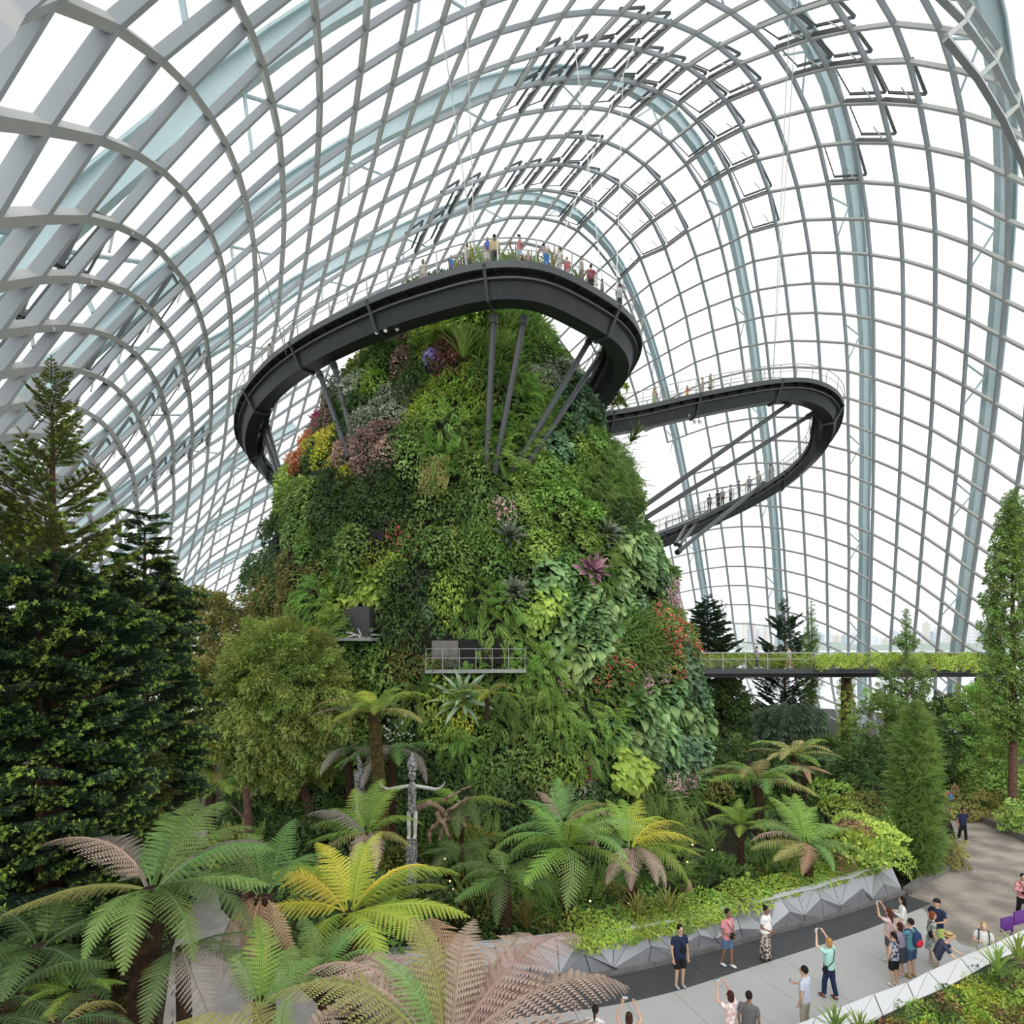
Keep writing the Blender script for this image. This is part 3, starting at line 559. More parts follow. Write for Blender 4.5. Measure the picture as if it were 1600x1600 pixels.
box(MB(), p + n * .8 - O3 + np.array([0, 0, -.9]), 2.4, .9, .14, rot).build('ledge', 'wall_gray', mountain)
box(MB(), p + n * .55 - O3 + s * .3, .9, .06, 1.5, rot).build('door_panel', 'dark_panel', mountain)

# ------------------------------------------------------------------ the hanging walkways
def side_of(path):
    t = np.gradient(path, axis=0); t[:, 2] = 0; t /= np.linalg.norm(t, axis=1, keepdims=True)
    return np.stack([t[:, 1], -t[:, 0], np.zeros(len(t))], 1)
def sweep(mb, path, prof, side=None):
    side = side_of(path) if side is None else side
    prof = np.asarray(prof, float); m = len(prof); n = len(path)
    V = (path[:, None] + side[:, None] * prof[None, :, :1] + np.array([0, 0, 1.0]) * prof[None, :, 1:2]).reshape(-1, 3)
    i = np.arange(m); F = np.concatenate([np.c_[k * m + i, k * m + (i + 1) % m, (k + 1) * m + (i + 1) % m, (k + 1) * m + i] for k in range(n - 1)])
    mb.add(V, F); mb.f.append(np.array([np.arange(m)]) + mb.n - n * m); mb.m.append(np.array([0]))
    mb.f.append(np.array([np.arange(m)[::-1]]) + mb.n - m); mb.m.append(np.array([0])); return mb
def rect(u0, u1, w0, w1): return [(u0, w0), (u1, w0), (u1, w1), (u0, w1)]
def walkway(path, label, w=1.15, deep=1.25, posts=1.55, name='aerial_walkway'):
    L = path_len(path); sd = side_of(path)
    t = empty(name, (0, 0, 0), 0, label, 'walkway', 'aerial walkways around the mountain')
    sweep(MB(), path, rect(-w, w, -.16, 0)).build('deck', 'walk_mid', t)
    for s in (-1, 1):
        a, b = sorted((s * w, s * (w + .10)))
        sweep(MB(), path, rect(a, b, -.30, .07)).build('edge_beam', 'walk_mid', t)
    g = .62 * w
    sweep(MB(), path, rect(-g, g, -.62, -.16)).build('upper_girder', 'walk_dark', t)
    sweep(MB(), path, rect(-g - .28, g + .28, -.70, -.60)).build('flange', 'walk_mid', t)
    sweep(MB(), path, [(-g * 1.05, -.70), (-g * .62, -.70 - deep * .62), (g * .62, -.70 - deep * .62), (g * 1.05, -.70)][::-1]).build('box_girder', 'walk_dark', t)
    sp = np.r_[0, np.cumsum(np.linalg.norm(np.diff(path, axis=0), axis=1))]
    nb = int(L / 1.3)
    for k in range(nb):
        q = (k + .5) * L / nb; p = at_len(path, q); s = np.array([np.interp(q, sp, sd[:, c]) for c in range(3)])
        for e in (-1, 1): bar(MB(), p + s * e * g * .9 - [0, 0, .36], p + s * e * (w + .02) - [0, 0, .22], (0, 0, 1), .10, .24).build('bracket', 'walk_dark', t)
    for k in range(int(L / 7)):          # cross frames that brace the girder
        q = (k + .5) * L / int(L / 7); p = at_len(path, q); s = np.array([np.interp(q, sp, sd[:, c]) for c in range(3)]); t3 = np.cross(s, [0, 0, 1.0])
        mb = MB()
        for e in (-1, 1): bar(mb, p + s * e * (w + .14) + [0, 0, -.05], p + s * e * (g * .66) - [0, 0, .74 + deep * .62], t3, .13, .16)
        bar(mb, p - s * g * .70 - [0, 0, .74 + deep * .62], p + s * g * .70 - [0, 0, .74 + deep * .62], t3, .13, .16)
        mb.build('cross_frame', 'walk_mid', t)
    npst = int(L / posts)
    for e in (-1, 1):
        for k in range(npst + 1):
            q = k * L / npst; p = at_len(path, q); s = np.array([np.interp(q, sp, sd[:, c]) for c in range(3)])
            bar(MB(), p + s * e * (w + .03), p + s * e * (w + .16) + [0, 0, 1.18], s, .055, .045).build('post', 'rail_steel', t)
        off = path + sd * e * (w + .15)
        tube(MB(), off + [0, 0, 1.18], .035, 6).build('handrail', 'rail_steel', t)
        tube(MB(), path + sd * e * (w + .10) + [0, 0, .62], .022, 5).build('mid_rail', 'rail_steel', t)
        mb = MB(); lo = path + sd * e * (w + .06) + [0, 0, .08]; hi = path + sd * e * (w + .14) + [0, 0, 1.1]
        m = len(path); i = np.arange(m - 1)
        th_ = sd * .015
        mb.add(np.concatenate([lo, hi]), np.c_[i, i + 1, m + i + 1, m + i]); mb.build('mesh_infill', 'mesh_panel', t)
    return t
UP = catmull([P(480, 752, 49), P(436, 742, 48.5), P(396, 688, 47.5), P(398, 632, 44.5), P(438, 578, 41), P(505, 530, 37.3), P(602, 483, 34.2), P(692, 452, 32.2), P(768, 434, 31.2), P(838, 437, 31), P(905, 468, 32.3), P(955, 503, 34.4), P(972, 540, 36.6), P(952, 585, 38.8), P(915, 630, 40.5), P(878, 668, 42.0)], 130)
up_walk = walkway(UP, 'dark curved walkway looping round the front of the mountain near its summit')
RP = catmull([P(880, 672, 45), P(935, 655, 45.2), P(1000, 643, 46), P(1100, 621, 47), P(1205, 603, 48.4), P(1262, 606, 49.6), P(1293, 632, 51.5), P(1283, 680, 54), P(1240, 728, 55.5), P(1180, 766, 56), P(1108, 800, 55), P(1040, 829, 53), P(975, 852, 51)], 130)
right_walk = walkway(RP, 'dark hairpin walkway swinging out from the mountain towards the glass')
def strut(a, b, label, r=.17, owner='support_strut'):
    t = empty(owner, tuple(a), 0, label, 'strut', 'steel struts under the walkways'); a = np.asarray(a, float); b = np.asarray(b, float); d = unit(b - a)
    tube(MB(), [a * 0, b - a], r, 12).build('tube', 'strut_dark', t)
    mb = MB(); tube(mb, [b - a - d * .25, b - a + d * .25], r * 1.35, 12); mb.build('end_collar', 'walk_mid', t)
    mb = MB(); tube(mb, [-d * .2, d * .25], r * 1.3, 12); mb.build('foot_collar', 'walk_dark', t)
    return t
def mt_at(px, py):
    p, a, z = mt_hit(px, py); return p + mt_normal(a, z) * .45
SL = 'dark steel tube strut '
strut(mt_at(757, 742), P(771, 500, 31.8), SL + 'standing nearly upright under the front of the upper walkway'); strut(mt_at(770, 745), P(818, 502, 31.8), SL + 'leaning beside the upright one under the walkway front')
strut(mt_at(800, 742), P(922, 530, 34.6), SL + 'leaning under the hairpin corner, outer of the pair'); strut(mt_at(822, 730), P(940, 552, 36.8), SL + 'leaning under the hairpin corner, inner of the pair')
strut(mt_at(552, 722), P(500, 586, 37.8), SL + 'under the descending side, lower of the pair'); strut(mt_at(568, 728), P(522, 572, 37.2), SL + 'under the descending side, upper of the pair')
strut(P(446, 768, 40), P(419, 668, 45.7), SL + 'at the low end of the upper walkway, nearer one'); strut(P(440, 764, 40), P(413, 676, 46.3), SL + 'at the low end of the upper walkway, farther one')
strut(P(985, 806, 41.5), P(1232, 632, 49.6), 'long dark strut to the hairpin walkway tip, upper of the pair', .19); strut(P(998, 816, 42), P(1264, 650, 51.6), 'long dark strut to the hairpin walkway tip, lower of the pair', .19)
strut(P(1060, 862, 43), P(1192, 756, 55.5), 'long dark strut under the lower leg of the hairpin walkway'); strut(P(1056, 850, 44), P(1074, 818, 53.5), 'short dark strut under the lower leg, nearest the mountain', .13); strut(P(1062, 852, 44), P(1090, 815, 54), 'short dark strut under the lower leg, second from the mountain', .13)
for px, py, d, n_ in ((590, 521, 34.2, 1), (604, 518, 34.0, 1), (622, 516, 33.9, 1), (428, 640, 43.3, 1), (1060, 651, 46.4, 1), (1074, 649, 46.5, 1), (1084, 660, 46.5, 1), (1092, 660, 46.5, 1)):
    c = P(px, py, d); t = empty('spotlight', tuple(c), 0, 'small dark round spotlight hung under a walkway', 'spotlight', 'spotlights under the walkways')
    mb = MB(); tube(mb, [(0, 0, .05), (0, -.28, -.10)], [.09, .14], 10); mb.build('lamp_can', 'walk_dark', t)
    mb = MB(); tube(mb, [(0, -.285, -.102), (0, -.295, -.105)], .11, 10); mb.build('lens', 'white_metal', t)
    mb = MB(); tube(mb, [(0, 0, .05), (0, 0, .45)], .03, 6); mb.build('bracket', 'walk_dark', t)
# cables from the roof to the walkways
def cable(a, b, lab, r=.03):
    t = tag(tube(MB(), [np.asarray(a), np.asarray(b)], r, 5).build('hanging_cable', 'white_metal'), 'thin pale steel cable ' + lab, 'cable', 'hanging cables')
CB = [((1246, -5, 36), (1207, 603, 48.3)), ((1235, -5, 35), (1207, 603, 48.3)), ((886, -30, 33), (945, 473, 33)), ((1020, -5, 36), (865, 405, 31)), ((975, 70, 43), (962, 480, 34)), ((690, 40, 27), (742, 400, 31.2)), ((728, -5, 27), (742, 400, 31.2)), ((380, 310, 21), (452, 570, 41))]
CL = ['hanging the hairpin tip, outer strand', 'hanging the hairpin tip, inner strand', 'slanting down to the right part of the upper walkway', 'dropping to the front bend of the upper walkway', 'dropping to the hairpin corner of the upper walkway', 'slanting down to the walkway front beside the straight one', 'hanging straight down to the walkway front', 'slanting down to the descending walkway end']
for (a, b), l_ in zip(CB, CL): cable(P(*a), P(*b), l_)

# ------------------------------------------------------------------ tree-top bridge on the right
BA, BB = P(1085, 1046, 43.5), P(1552, 1046, 44.5); BA[2] = BB[2] = 8.05
bdir = unit(BB - BA); bs = np.array([bdir[1], -bdir[0], 0]); BL = np.linalg.norm(BB - BA)
bridge = empty('treetop_bridge', tuple(BA), 0, 'straight grey footbridge with vine-covered railing crossing from the mountain to the trees', 'bridge')
bar(MB(), BA * 0, BB - BA, (0, 0, 1), 2.6, .30, -.15).build('deck', 'walk_mid', bridge)
bar(MB(), BA * 0 - [0, 0, .45], BB - BA - [0, 0, .45], (0, 0, 1), 1.4, .35, 0).build('girder', 'walk_dark', bridge)
for e in (-1, 1):
    for k in range(15):
        p = bdir * BL * k / 14 + bs * e * 1.25
        bar(MB(), p, p + [0, 0, 1.2], bs, .06, .05).build('post', 'rail_steel', bridge)
    for h in (1.2, .75): tube(MB(), [bs * e * 1.25 + [0, 0, h], BB - BA + bs * e * 1.25 + [0, 0, h]], .035, 6).build('handrail', 'rail_steel', bridge)
    mb = MB(); q = bs * e * 1.25; mb.add([q + [0, 0, .05], BB - BA + q + [0, 0, .05], BB - BA + q + [0, 0, .72], q + [0, 0, .72]], [(0, 1, 2, 3)]); mb.build('mesh_infill', 'mesh_panel', bridge)

# ------------------------------------------------------------------ faceted planter wall along the lane
planter = empty('planter_wall', tuple(WALL[0]), 0, 'low faceted wall of grey metal triangles retaining the mountain planting', 'wall')
prng = np.random.default_rng(11)
def facet(mb_unused, a, b, c, mat, parent, base):
    a, b, c = (np.asarray(v, float) for v in (a, b, c)); g = (a + b + c) / 3; n = unit(np.cross(b - a, c - a))
    sh = lambda v: g + (v - g) * (1 - .022 / max(np.linalg.norm(v - g), .08))
    q = np.array([sh(a), sh(b), sh(c)]); v = np.vstack([q, q - n * .03]) - base
    MB().add(v, [(0, 1, 2), (5, 4, 3), (0, 3, 4, 1), (1, 4, 5, 2), (2, 5, 3, 0)]).build('facet_panel', mat, parent)
nS = 22; bot = []; mid = []; top = []
for k in range(nS + 1):
    q = WLEN * k / nS; p, t, m = wall_at(np.clip(q, .06, WLEN - .06))
    bot.append(p + [0, 0, .06] + m * .02)
    qm = np.clip(q + prng.uniform(-.3, .3) * (0 < k < nS), 0, WLEN); pm, tm, mm = wall_at(np.clip(qm, .06, WLEN - .06))
    hz = prng.uniform(.45, .85) if k % 2 else prng.uniform(.10, .4)
    mid.append(pm + mm * prng.uniform(.0, .12) + [0, 0, hz])
    top.append(p - m * prng.uniform(.32, .5) + [0, 0, 1.15 + prng.uniform(-.06, .06)])
base = WALL[0]
for k in range(nS):
    for tri in ((bot[k], bot[k + 1], mid[k]), (bot[k + 1], mid[k + 1], mid[k])): facet(None, *tri, 'alu_panel', planter, base)
    tris = ((mid[k], mid[k + 1], top[k]), (mid[k + 1], top[k + 1], top[k])) if k % 2 else ((mid[k], mid[k + 1], top[k + 1]), (mid[k], top[k + 1], top[k]))
    for tri in tris: facet(None, *tri, 'alu_panel', planter, base)
mb = MB()
for k in range(nS):      # dark backing that shows in the joints
    tris = ((mid[k], mid[k + 1], top[k]), (mid[k + 1], top[k + 1], top[k])) if k % 2 else ((mid[k], mid[k + 1], top[k + 1]), (mid[k], top[k + 1], top[k]))
    for tri in ((bot[k], bot[k + 1], mid[k]), (bot[k + 1], mid[k + 1], mid[k])) + tris:
        a, b, c = tri; n_ = unit(np.cross(b - a, c - a)); mb.add(np.array([a, b, c]) - n_ * .045 - base, [(0, 1, 2)])
mb.build('backing', 'joint_dark', planter)
mb = MB()
for k in range(nS): bar(mb, top[k] - base - [0, 0, .06], top[k + 1] - base - [0, 0, .06], (0, 0, 1), .3, .06)
mb.build('coping', 'alu_light', planter)
# near parapet, bottom right
para = empty('faceted_parapet', (0, 0, 0), 0, 'pale metal parapet with triangular coping panels above the near hedge', 'wall')
PO = [P(*v) for v in ((1180, 1640, 13.0), (1275, 1595, 13.8), (1365, 1557, 14.7), (1417, 1540, 15.2), (1450, 1522, 15.7), (1500, 1497, 16.4), (1555, 1472, 17.2), (1600, 1450, 18.0), (1680, 1410, 19.5))]
PI = [P(*v) for v in ((1245, 1655, 12.5), (1330, 1600, 13.3), (1380, 1580, 14.0), (1430, 1560, 14.6), (1475, 1537, 15.1), (1520, 1512, 15.8), (1560, 1490, 16.5), (1610, 1470, 17.2), (1700, 1440, 18.6))]
for l in (PO, PI):
    for v in l: v[2] = 1.05
for k in range(len(PI)): PI[k][2] = .95
for k in range(len(PO) - 1):
    facet(None, PO[k], PI[k], PO[k + 1], 'alu_light', para, np.zeros(3)); facet(None, PI[k], PI[k + 1], PO[k + 1], 'alu_light', para, np.zeros(3))
    lo0, lo1 = PO[k] * [1, 1, 0], PO[k + 1] * [1, 1, 0]; off = np.array([0, 0, .45]) + unit([-1, .6, 0]) * .12
    md = (lo0 + lo1) / 2 + off
    for tri in ((PO[k], PO[k + 1], md), (PO[k], md, lo0), (lo0, md, lo1), (lo1, md, PO[k + 1])): facet(None, *tri, 'alu_panel', para, np.zeros(3))
    MB().add([PO[k] - [0, 0, .05], PI[k] - [0, 0, .05], PI[k + 1] - [0, 0, .05], PO[k + 1] - [0, 0, .05]], [(0, 1, 2, 3)]).build('backing', 'joint_dark', para)
# purple notice on two posts
sg = P(1586, 1447, 18.3); t = empty('purple_sign', (sg[0], sg[1], 0), R_(20), 'small plain purple notice panel on posts behind the near hedge', 'sign')
paint('purple', (.12, .03, .22), .5)
box(MB(), (-.42, 0, 1.15), .55, .04, .42).build('sign_panel', 'purple', t); box(MB(), (.2, 0, 1.25), .5, .04, .42).build('sign_panel', 'purple', t)
bar(MB(), (-.1, 0.03, 0), (-.1, 0.03, 1.3), (0, 1, 0), .05, .05).build('post', 'purple', t)

# ------------------------------------------------------------------ foliage
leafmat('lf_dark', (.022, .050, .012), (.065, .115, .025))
leafmat('lf_mid', (.060, .115, .018), (.145, .225, .040))
leafmat('lf_lime', (.135, .21, .018), (.30, .38, .045))
leafmat('lf_yellow', (.30, .30, .015), (.52, .47, .03))
leafmat('lf_olive', (.105, .105, .020), (.20, .185, .04))
leafmat('lf_blue', (.055, .115, .055), (.13, .21, .10), rough=.35)
leafmat('lf_philo', (.075, .145, .050), (.19, .28, .085), rough=.32)
leafmat('lf_fern', (.085, .165, .018), (.20, .31, .05))
leafmat('lf_pink', (.19, .115, .095), (.36, .25, .21))
leafmat('lf_gray', (.13, .15, .10), (.30, .31, .24))
leafmat('lf_red', (.085, .045, .028), (.21, .085, .055))
leafmat('lf_orange', (.30, .10, .03), (.50, .17, .05))
leafmat('fl_red', (.50, .025, .025), (.65, .06, .05), trans=.1)
leafmat('fl_magenta', (.42, .012, .13), (.58, .04, .22), trans=.1)
leafmat('fl_pink', (.58, .22, .34), (.74, .45, .55), trans=.1)
leafmat('fl_violet', (.18, .13, .45), (.32, .26, .62), trans=.1)
leafmat('fl_white', (.62, .58, .52), (.78, .76, .72), trans=.1)
leafmat('fr_green', (.080, .17, .030), (.19, .33, .07))
leafmat('fr_lush', (.105, .20, .012), (.25, .37, .035))
leafmat('fr_lime', (.21, .29, .010), (.40, .46, .02))
leafmat('fr_yellow', (.40, .35, .006), (.62, .52, .012))
leafmat('fr_olive', (.20, .20, .045), (.34, .31, .09))
leafmat('fr_dark', (.045, .085, .022), (.11, .18, .05))
leafmat('fr_brown', (.22, .145, .105), (.42, .30, .235), trans=.15)
leafmat('fr_tan', (.25, .155, .075), (.42, .27, .14), trans=.15)
leafmat('fr_gray', (.15, .13, .105), (.27, .235, .20), trans=.15)
leafmat('nd_dark', (.018, .045, .020), (.055, .105, .042))
leafmat('nd_olive', (.09, .115, .020), (.21, .23, .045))
leafmat('nd_tip', (.22, .34, .03), (.36, .50, .06))
leafmat('cy_green', (.065, .135, .018), (.17, .27, .045))
leafmat('round_lf', (.11, .165, .022), (.30, .37, .065))
leafmat('rosette_dark', (.030, .045, .030), (.11, .13, .09), rough=.35, trans=.05)
leafmat('rosette_purple', (.16, .055, .09), (.34, .15, .21), rough=.35, trans=.05)
leafmat('rosette_silver', (.13, .20, .11), (.30, .38, .24), rough=.35, trans=.05)
leafmat('strap_lime', (.11, .19, .02), (.27, .36, .06))

OVAL_V = np.array([(0, 0, 0), (0, .5, .06), (0, 1, -.12), (-.27, .42, .12), (.27, .42, .12)]); OVAL_F = np.array([(0, 4, 2, 1), (0, 1, 2, 3)])
SLIM_V = OVAL_V * [.5, 1, .8]
HEART_V = np.array([(0, 0, 0), (0, .45, .03), (0, 1, -.16), (-.30, -.16, .02), (-.47, .15, .06), (-.36, .58, .02), (.30, -.16, .02), (.47, .15, .06), (.36, .58, .02)]); HEART_F = np.array([(0, 1, 4, 3), (1, 2, 5, 4), (1, 0, 6, 7), (2, 1, 7, 8)])
STRAP_V = np.array([(-.045, 0, 0), (.045, 0, 0), (-.06, .35, .12), (.06, .35, .12), (-.05, .7, .12), (.05, .7, .12), (0, 1, .02), (0, 1, .02)]); STRAP_F = np.array([(0, 1, 3, 2), (2, 3, 5, 4), (4, 5, 7, 6)])
def mini_frond(nn=9, w=.26):
    V = []; F = []
    for k in range(nn):
        t = (k + .5) / nn; y = t; z = .22 * math.sin(t * 2.2) - .30 * t * t; ww = w * (1 - t) ** .7 * min(1, .35 + 3 * t)
        for s in (-1, 1):
            b = len(V); V += [(0, y - .4 / nn, z), (s * ww * .5, y + .1, z - .01), (s * ww, y + .16, z - .06), (s * ww * .45, y - .0, z - .01)]
            F.append((b, b + 1, b + 2, b + 3) if s < 0 else (b, b + 3, b + 2, b + 1))
    return np.array(V), np.array(F)
MF_V, MF_F = mini_frond()
def basis(dirs, nrm):
    y = dirs / np.maximum(np.linalg.norm(dirs, axis=-1, keepdims=True), 1e-9)
    x = np.cross(y, nrm); x /= np.maximum(np.linalg.norm(x, axis=-1, keepdims=True), 1e-9)
    z = np.cross(x, y)
    return np.stack([x, y, z], -1)
def scatter(mb, V, F, pos, dirs, nrm, size, tint, mat=0):
    pos = np.asarray(pos, float); M = len(pos); B = basis(np.asarray(dirs, float), np.asarray(nrm, float))
    size = np.broadcast_to(size, (M,))
    W = np.einsum('mij,nj->mni', B, V) * size[:, None, None] + pos[:, None]
    FF = (F[None] + (np.arange(M) * len(V))[:, None, None]).reshape(-1, F.shape[1])
    mb.add(W.reshape(-1, 3), FF, np.repeat(np.broadcast_to(tint, (M,)), len(V)), mat)
def clump(n, size, V, F, seed, bulge=.45, grav=.5, out=.6, flower=None, lumps=.35, tint0=0.0, jitter=.5):
    """a mound of leaves one metre in radius: z out of the ground or wall, y uphill"""
    r = np.random.default_rng(seed); mb = MB()
    a = r.uniform(0, 2 * np.pi, n); q = np.sqrt(r.uniform(0, 1, n)); x = q * np.cos(a); y = q * np.sin(a)
    p = np.stack([x, y, 0 * x], 1)
    h = bulge * (1 - q ** 2) + lumps * noise3(p, 3.2, seed) * .35
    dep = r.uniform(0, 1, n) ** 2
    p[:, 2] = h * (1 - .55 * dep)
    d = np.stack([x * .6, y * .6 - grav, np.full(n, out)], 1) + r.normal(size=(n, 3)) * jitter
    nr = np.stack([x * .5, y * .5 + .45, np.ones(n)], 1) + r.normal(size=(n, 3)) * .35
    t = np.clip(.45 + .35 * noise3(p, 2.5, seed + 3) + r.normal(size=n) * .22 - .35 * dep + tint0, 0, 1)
    scatter(mb, V, F, p, d, nr, size * r.uniform(.65, 1.3, n), t)
    if flower:
        nf, fs = flower; k = r.integers(0, n, nf)
        fp = p[k] + np.stack([0 * a[k], 0 * a[k], np.full(nf, .10)], 1)
        for rep in range(3): scatter(mb, HEART_V, HEART_F, fp + r.normal(size=(nf, 3)) * fs * .5, r.normal(size=(nf, 3)), r.normal(size=(nf, 3)) + [0, 0, .8], fs, r.uniform(0, 1, nf), 1)
    return mb
def rosette(n, V, F, seed, size=1.0, spread=(.15, 1.2), wide=1.0):
    r = np.random.default_rng(seed); mb = MB()
    k = np.arange(n); a = k * 2.399963; el = np.linspace(spread[1], spread[0], n)
    d = np.stack([np.cos(a) * np.cos(el), np.sin(a) * np.cos(el), np.sin(el)], 1)
    nr = np.stack([-np.cos(a) * np.sin(el), -np.sin(a) * np.sin(el), np.cos(el)], 1)
    scatter(mb, V * [wide, 1, 1], F, d * .03, d, nr, size * r.uniform(.8, 1.1, n), np.clip(r.uniform(.1, .9, n) + .2 * (el - .6), 0, 1)); return mb
KIND = {}
def kind(key, name, desc, cat, mats, builders):
    KIND[key] = (name, desc, cat, [b.build_mesh(name, mats) for b in builders])
def two(f): return [f(s) for s in (21, 22, 23)]
kind('dark', 'creeping_shrub', 'dense dark small-leaved shrub', 'shrub', 'lf_dark', two(lambda s: clump(420, .17, OVAL_V, OVAL_F, s)))
kind('mid', 'leafy_shrub', 'mid green leafy shrub', 'shrub', 'lf_mid', two(lambda s: clump(330, .22, OVAL_V, OVAL_F, s + 10)))
kind('lime', 'lime_shrub', 'bright lime green leafy plant', 'shrub', 'lf_lime', two(lambda s: clump(330, .22, OVAL_V, OVAL_F, s + 20)))
kind('ivy', 'creeping_fig', 'carpet of small round leaves', 'creeper', 'lf_fern', two(lambda s: clump(420, .17, HEART_V, HEART_F, s + 30, bulge=.28, grav=.8)))
kind('yellow', 'golden_shrub', 'golden yellow leafy plant', 'shrub', 'lf_yellow', two(lambda s: clump(330, .18, OVAL_V, OVAL_F, s + 40)))
kind('olive', 'olive_shrub', 'olive and brownish small-leaved plant', 'shrub', 'lf_olive', two(lambda s: clump(400, .17, OVAL_V, OVAL_F, s + 50)))
kind('philo', 'philodendron', 'climber with big heart-shaped leaves', 'climber', 'lf_philo', two(lambda s: clump(62, .48, HEART_V, HEART_F, s + 60, bulge=.4, grav=1.0, jitter=.35)))
kind('philolime', 'heart_leaf_climber', 'climber with yellow-green heart leaves', 'climber', 'lf_lime', two(lambda s: clump(75, .42, HEART_V, HEART_F, s + 65, bulge=.4, grav=1.0, jitter=.4)))
kind('blue', 'blue_leaf_climber', 'climber with bluish green oval leaves', 'climber', 'lf_blue', two(lambda s: clump(170, .31, HEART_V, HEART_F, s + 70, bulge=.35, grav=.9)))
kind('fern', 'climbing_fern', 'clump of fresh green ferns', 'fern', 'lf_fern', two(lambda s: clump(46, .75, MF_V, MF_F, s + 80, bulge=.3, grav=.7, out=.7)))
kind('fernd', 'hanging_fern', 'clump of deep green hanging ferns', 'fern', 'lf_mid', two(lambda s: clump(46, .8, MF_V, MF_F, s + 85, bulge=.3, grav=1.0, out=.5)))
kind('strap', 'strap_leaf_plant', 'tuft of narrow arching green leaves', 'plant', 'lf_mid', two(lambda s: clump(210, .62, STRAP_V * [.8, 1, 1], STRAP_F, s + 90, bulge=.3, grav=.6, out=.8, tint0=.15)))
kind('pink', 'pink_leaved_plant', 'plant with dusky pink leaves', 'plant', 'lf_pink', two(lambda s: clump(330, .19, OVAL_V, OVAL_F, s + 100)))
kind('gray', 'silver_leaved_plant', 'plant with pale silvery leaves', 'plant', 'lf_gray', two(lambda s: clump(330, .19, OVAL_V, OVAL_F, s + 105)))
kind('red', 'dark_red_leaved_plant', 'plant with bronze-red leaves', 'plant', 'lf_red', two(lambda s: clump(330, .20, OVAL_V, OVAL_F, s + 110)))
kind('orange', 'orange_leaved_plant', 'plant with orange-red leaves', 'plant', 'lf_orange', two(lambda s: clump(300, .19, OVAL_V, OVAL_F, s + 115)))
kind('flred', 'red_flowering_plant', 'green plant dotted with red flowers', 'flowers', ['lf_mid', 'fl_red'], two(lambda s: clump(300, .21, OVAL_V, OVAL_F, s + 120, flower=(20, .11))))
kind('flmag', 'magenta_orchid', 'mass of deep magenta flowers', 'flowers', ['lf_mid', 'fl_magenta'], two(lambda s: clump(200, .2, OVAL_V, OVAL_F, s + 125, flower=(130, .15))))
kind('flpink', 'pink_orchid', 'spray of pale pink orchid flowers', 'flowers', ['lf_mid', 'fl_pink'], two(lambda s: clump(220, .2, OVAL_V, OVAL_F, s + 130, flower=(60, .12))))
kind('flvio', 'violet_flowers', 'cluster of pale violet flowers', 'flowers', ['lf_mid', 'fl_violet'], two(lambda s: clump(200, .2, OVAL_V, OVAL_F, s + 135, flower=(80, .17))))
kind('flwhite', 'white_flowers', 'green plant with small white flowers', 'flowers', ['lf_dark', 'fl_white'], two(lambda s: clump(300, .2, OVAL_V, OVAL_F, s + 137, flower=(40, .11))))
PLANT_COUNT = {}
def plant(key, pos, nrm, scale=1.0, where='', stretch=(1, 1, 1), spin=None, label=None, group=None, upv=(0, 0, 1)):
    name, desc, cat, meshes = KIND[key]
    o = bpy.data.objects.new(name, meshes[RNG.integers(len(meshes))]); COL.objects.link(o)
    z = unit(nrm); u = np.array(upv, float)
    y = u - np.dot(u, z) * z
    if np.linalg.norm(y) < .25:
        a = RNG.uniform(0, 6.28); y = np.array([math.cos(a), math.sin(a), 0]); y = y - np.dot(y, z) * z
    y = unit(y)
    a = RNG.uniform(-.35, .35) if spin is None else spin
    x = np.cross(y, z); y2 = y * math.cos(a) + x * math.sin(a); x2 = np.cross(y2, z)
    m = Matrix(((*(x2 * scale * stretch[0]),), (*(y2 * scale * stretch[1]),), (*(z * scale * stretch[2]),))).transposed().to_4x4()
    m.translation = Vector(pos); o.matrix_world = m
    lab = label or (desc + ' ' + where).strip()
    tag(o, lab, cat, group or desc.split(' with ')[0] + ' patches'); return o

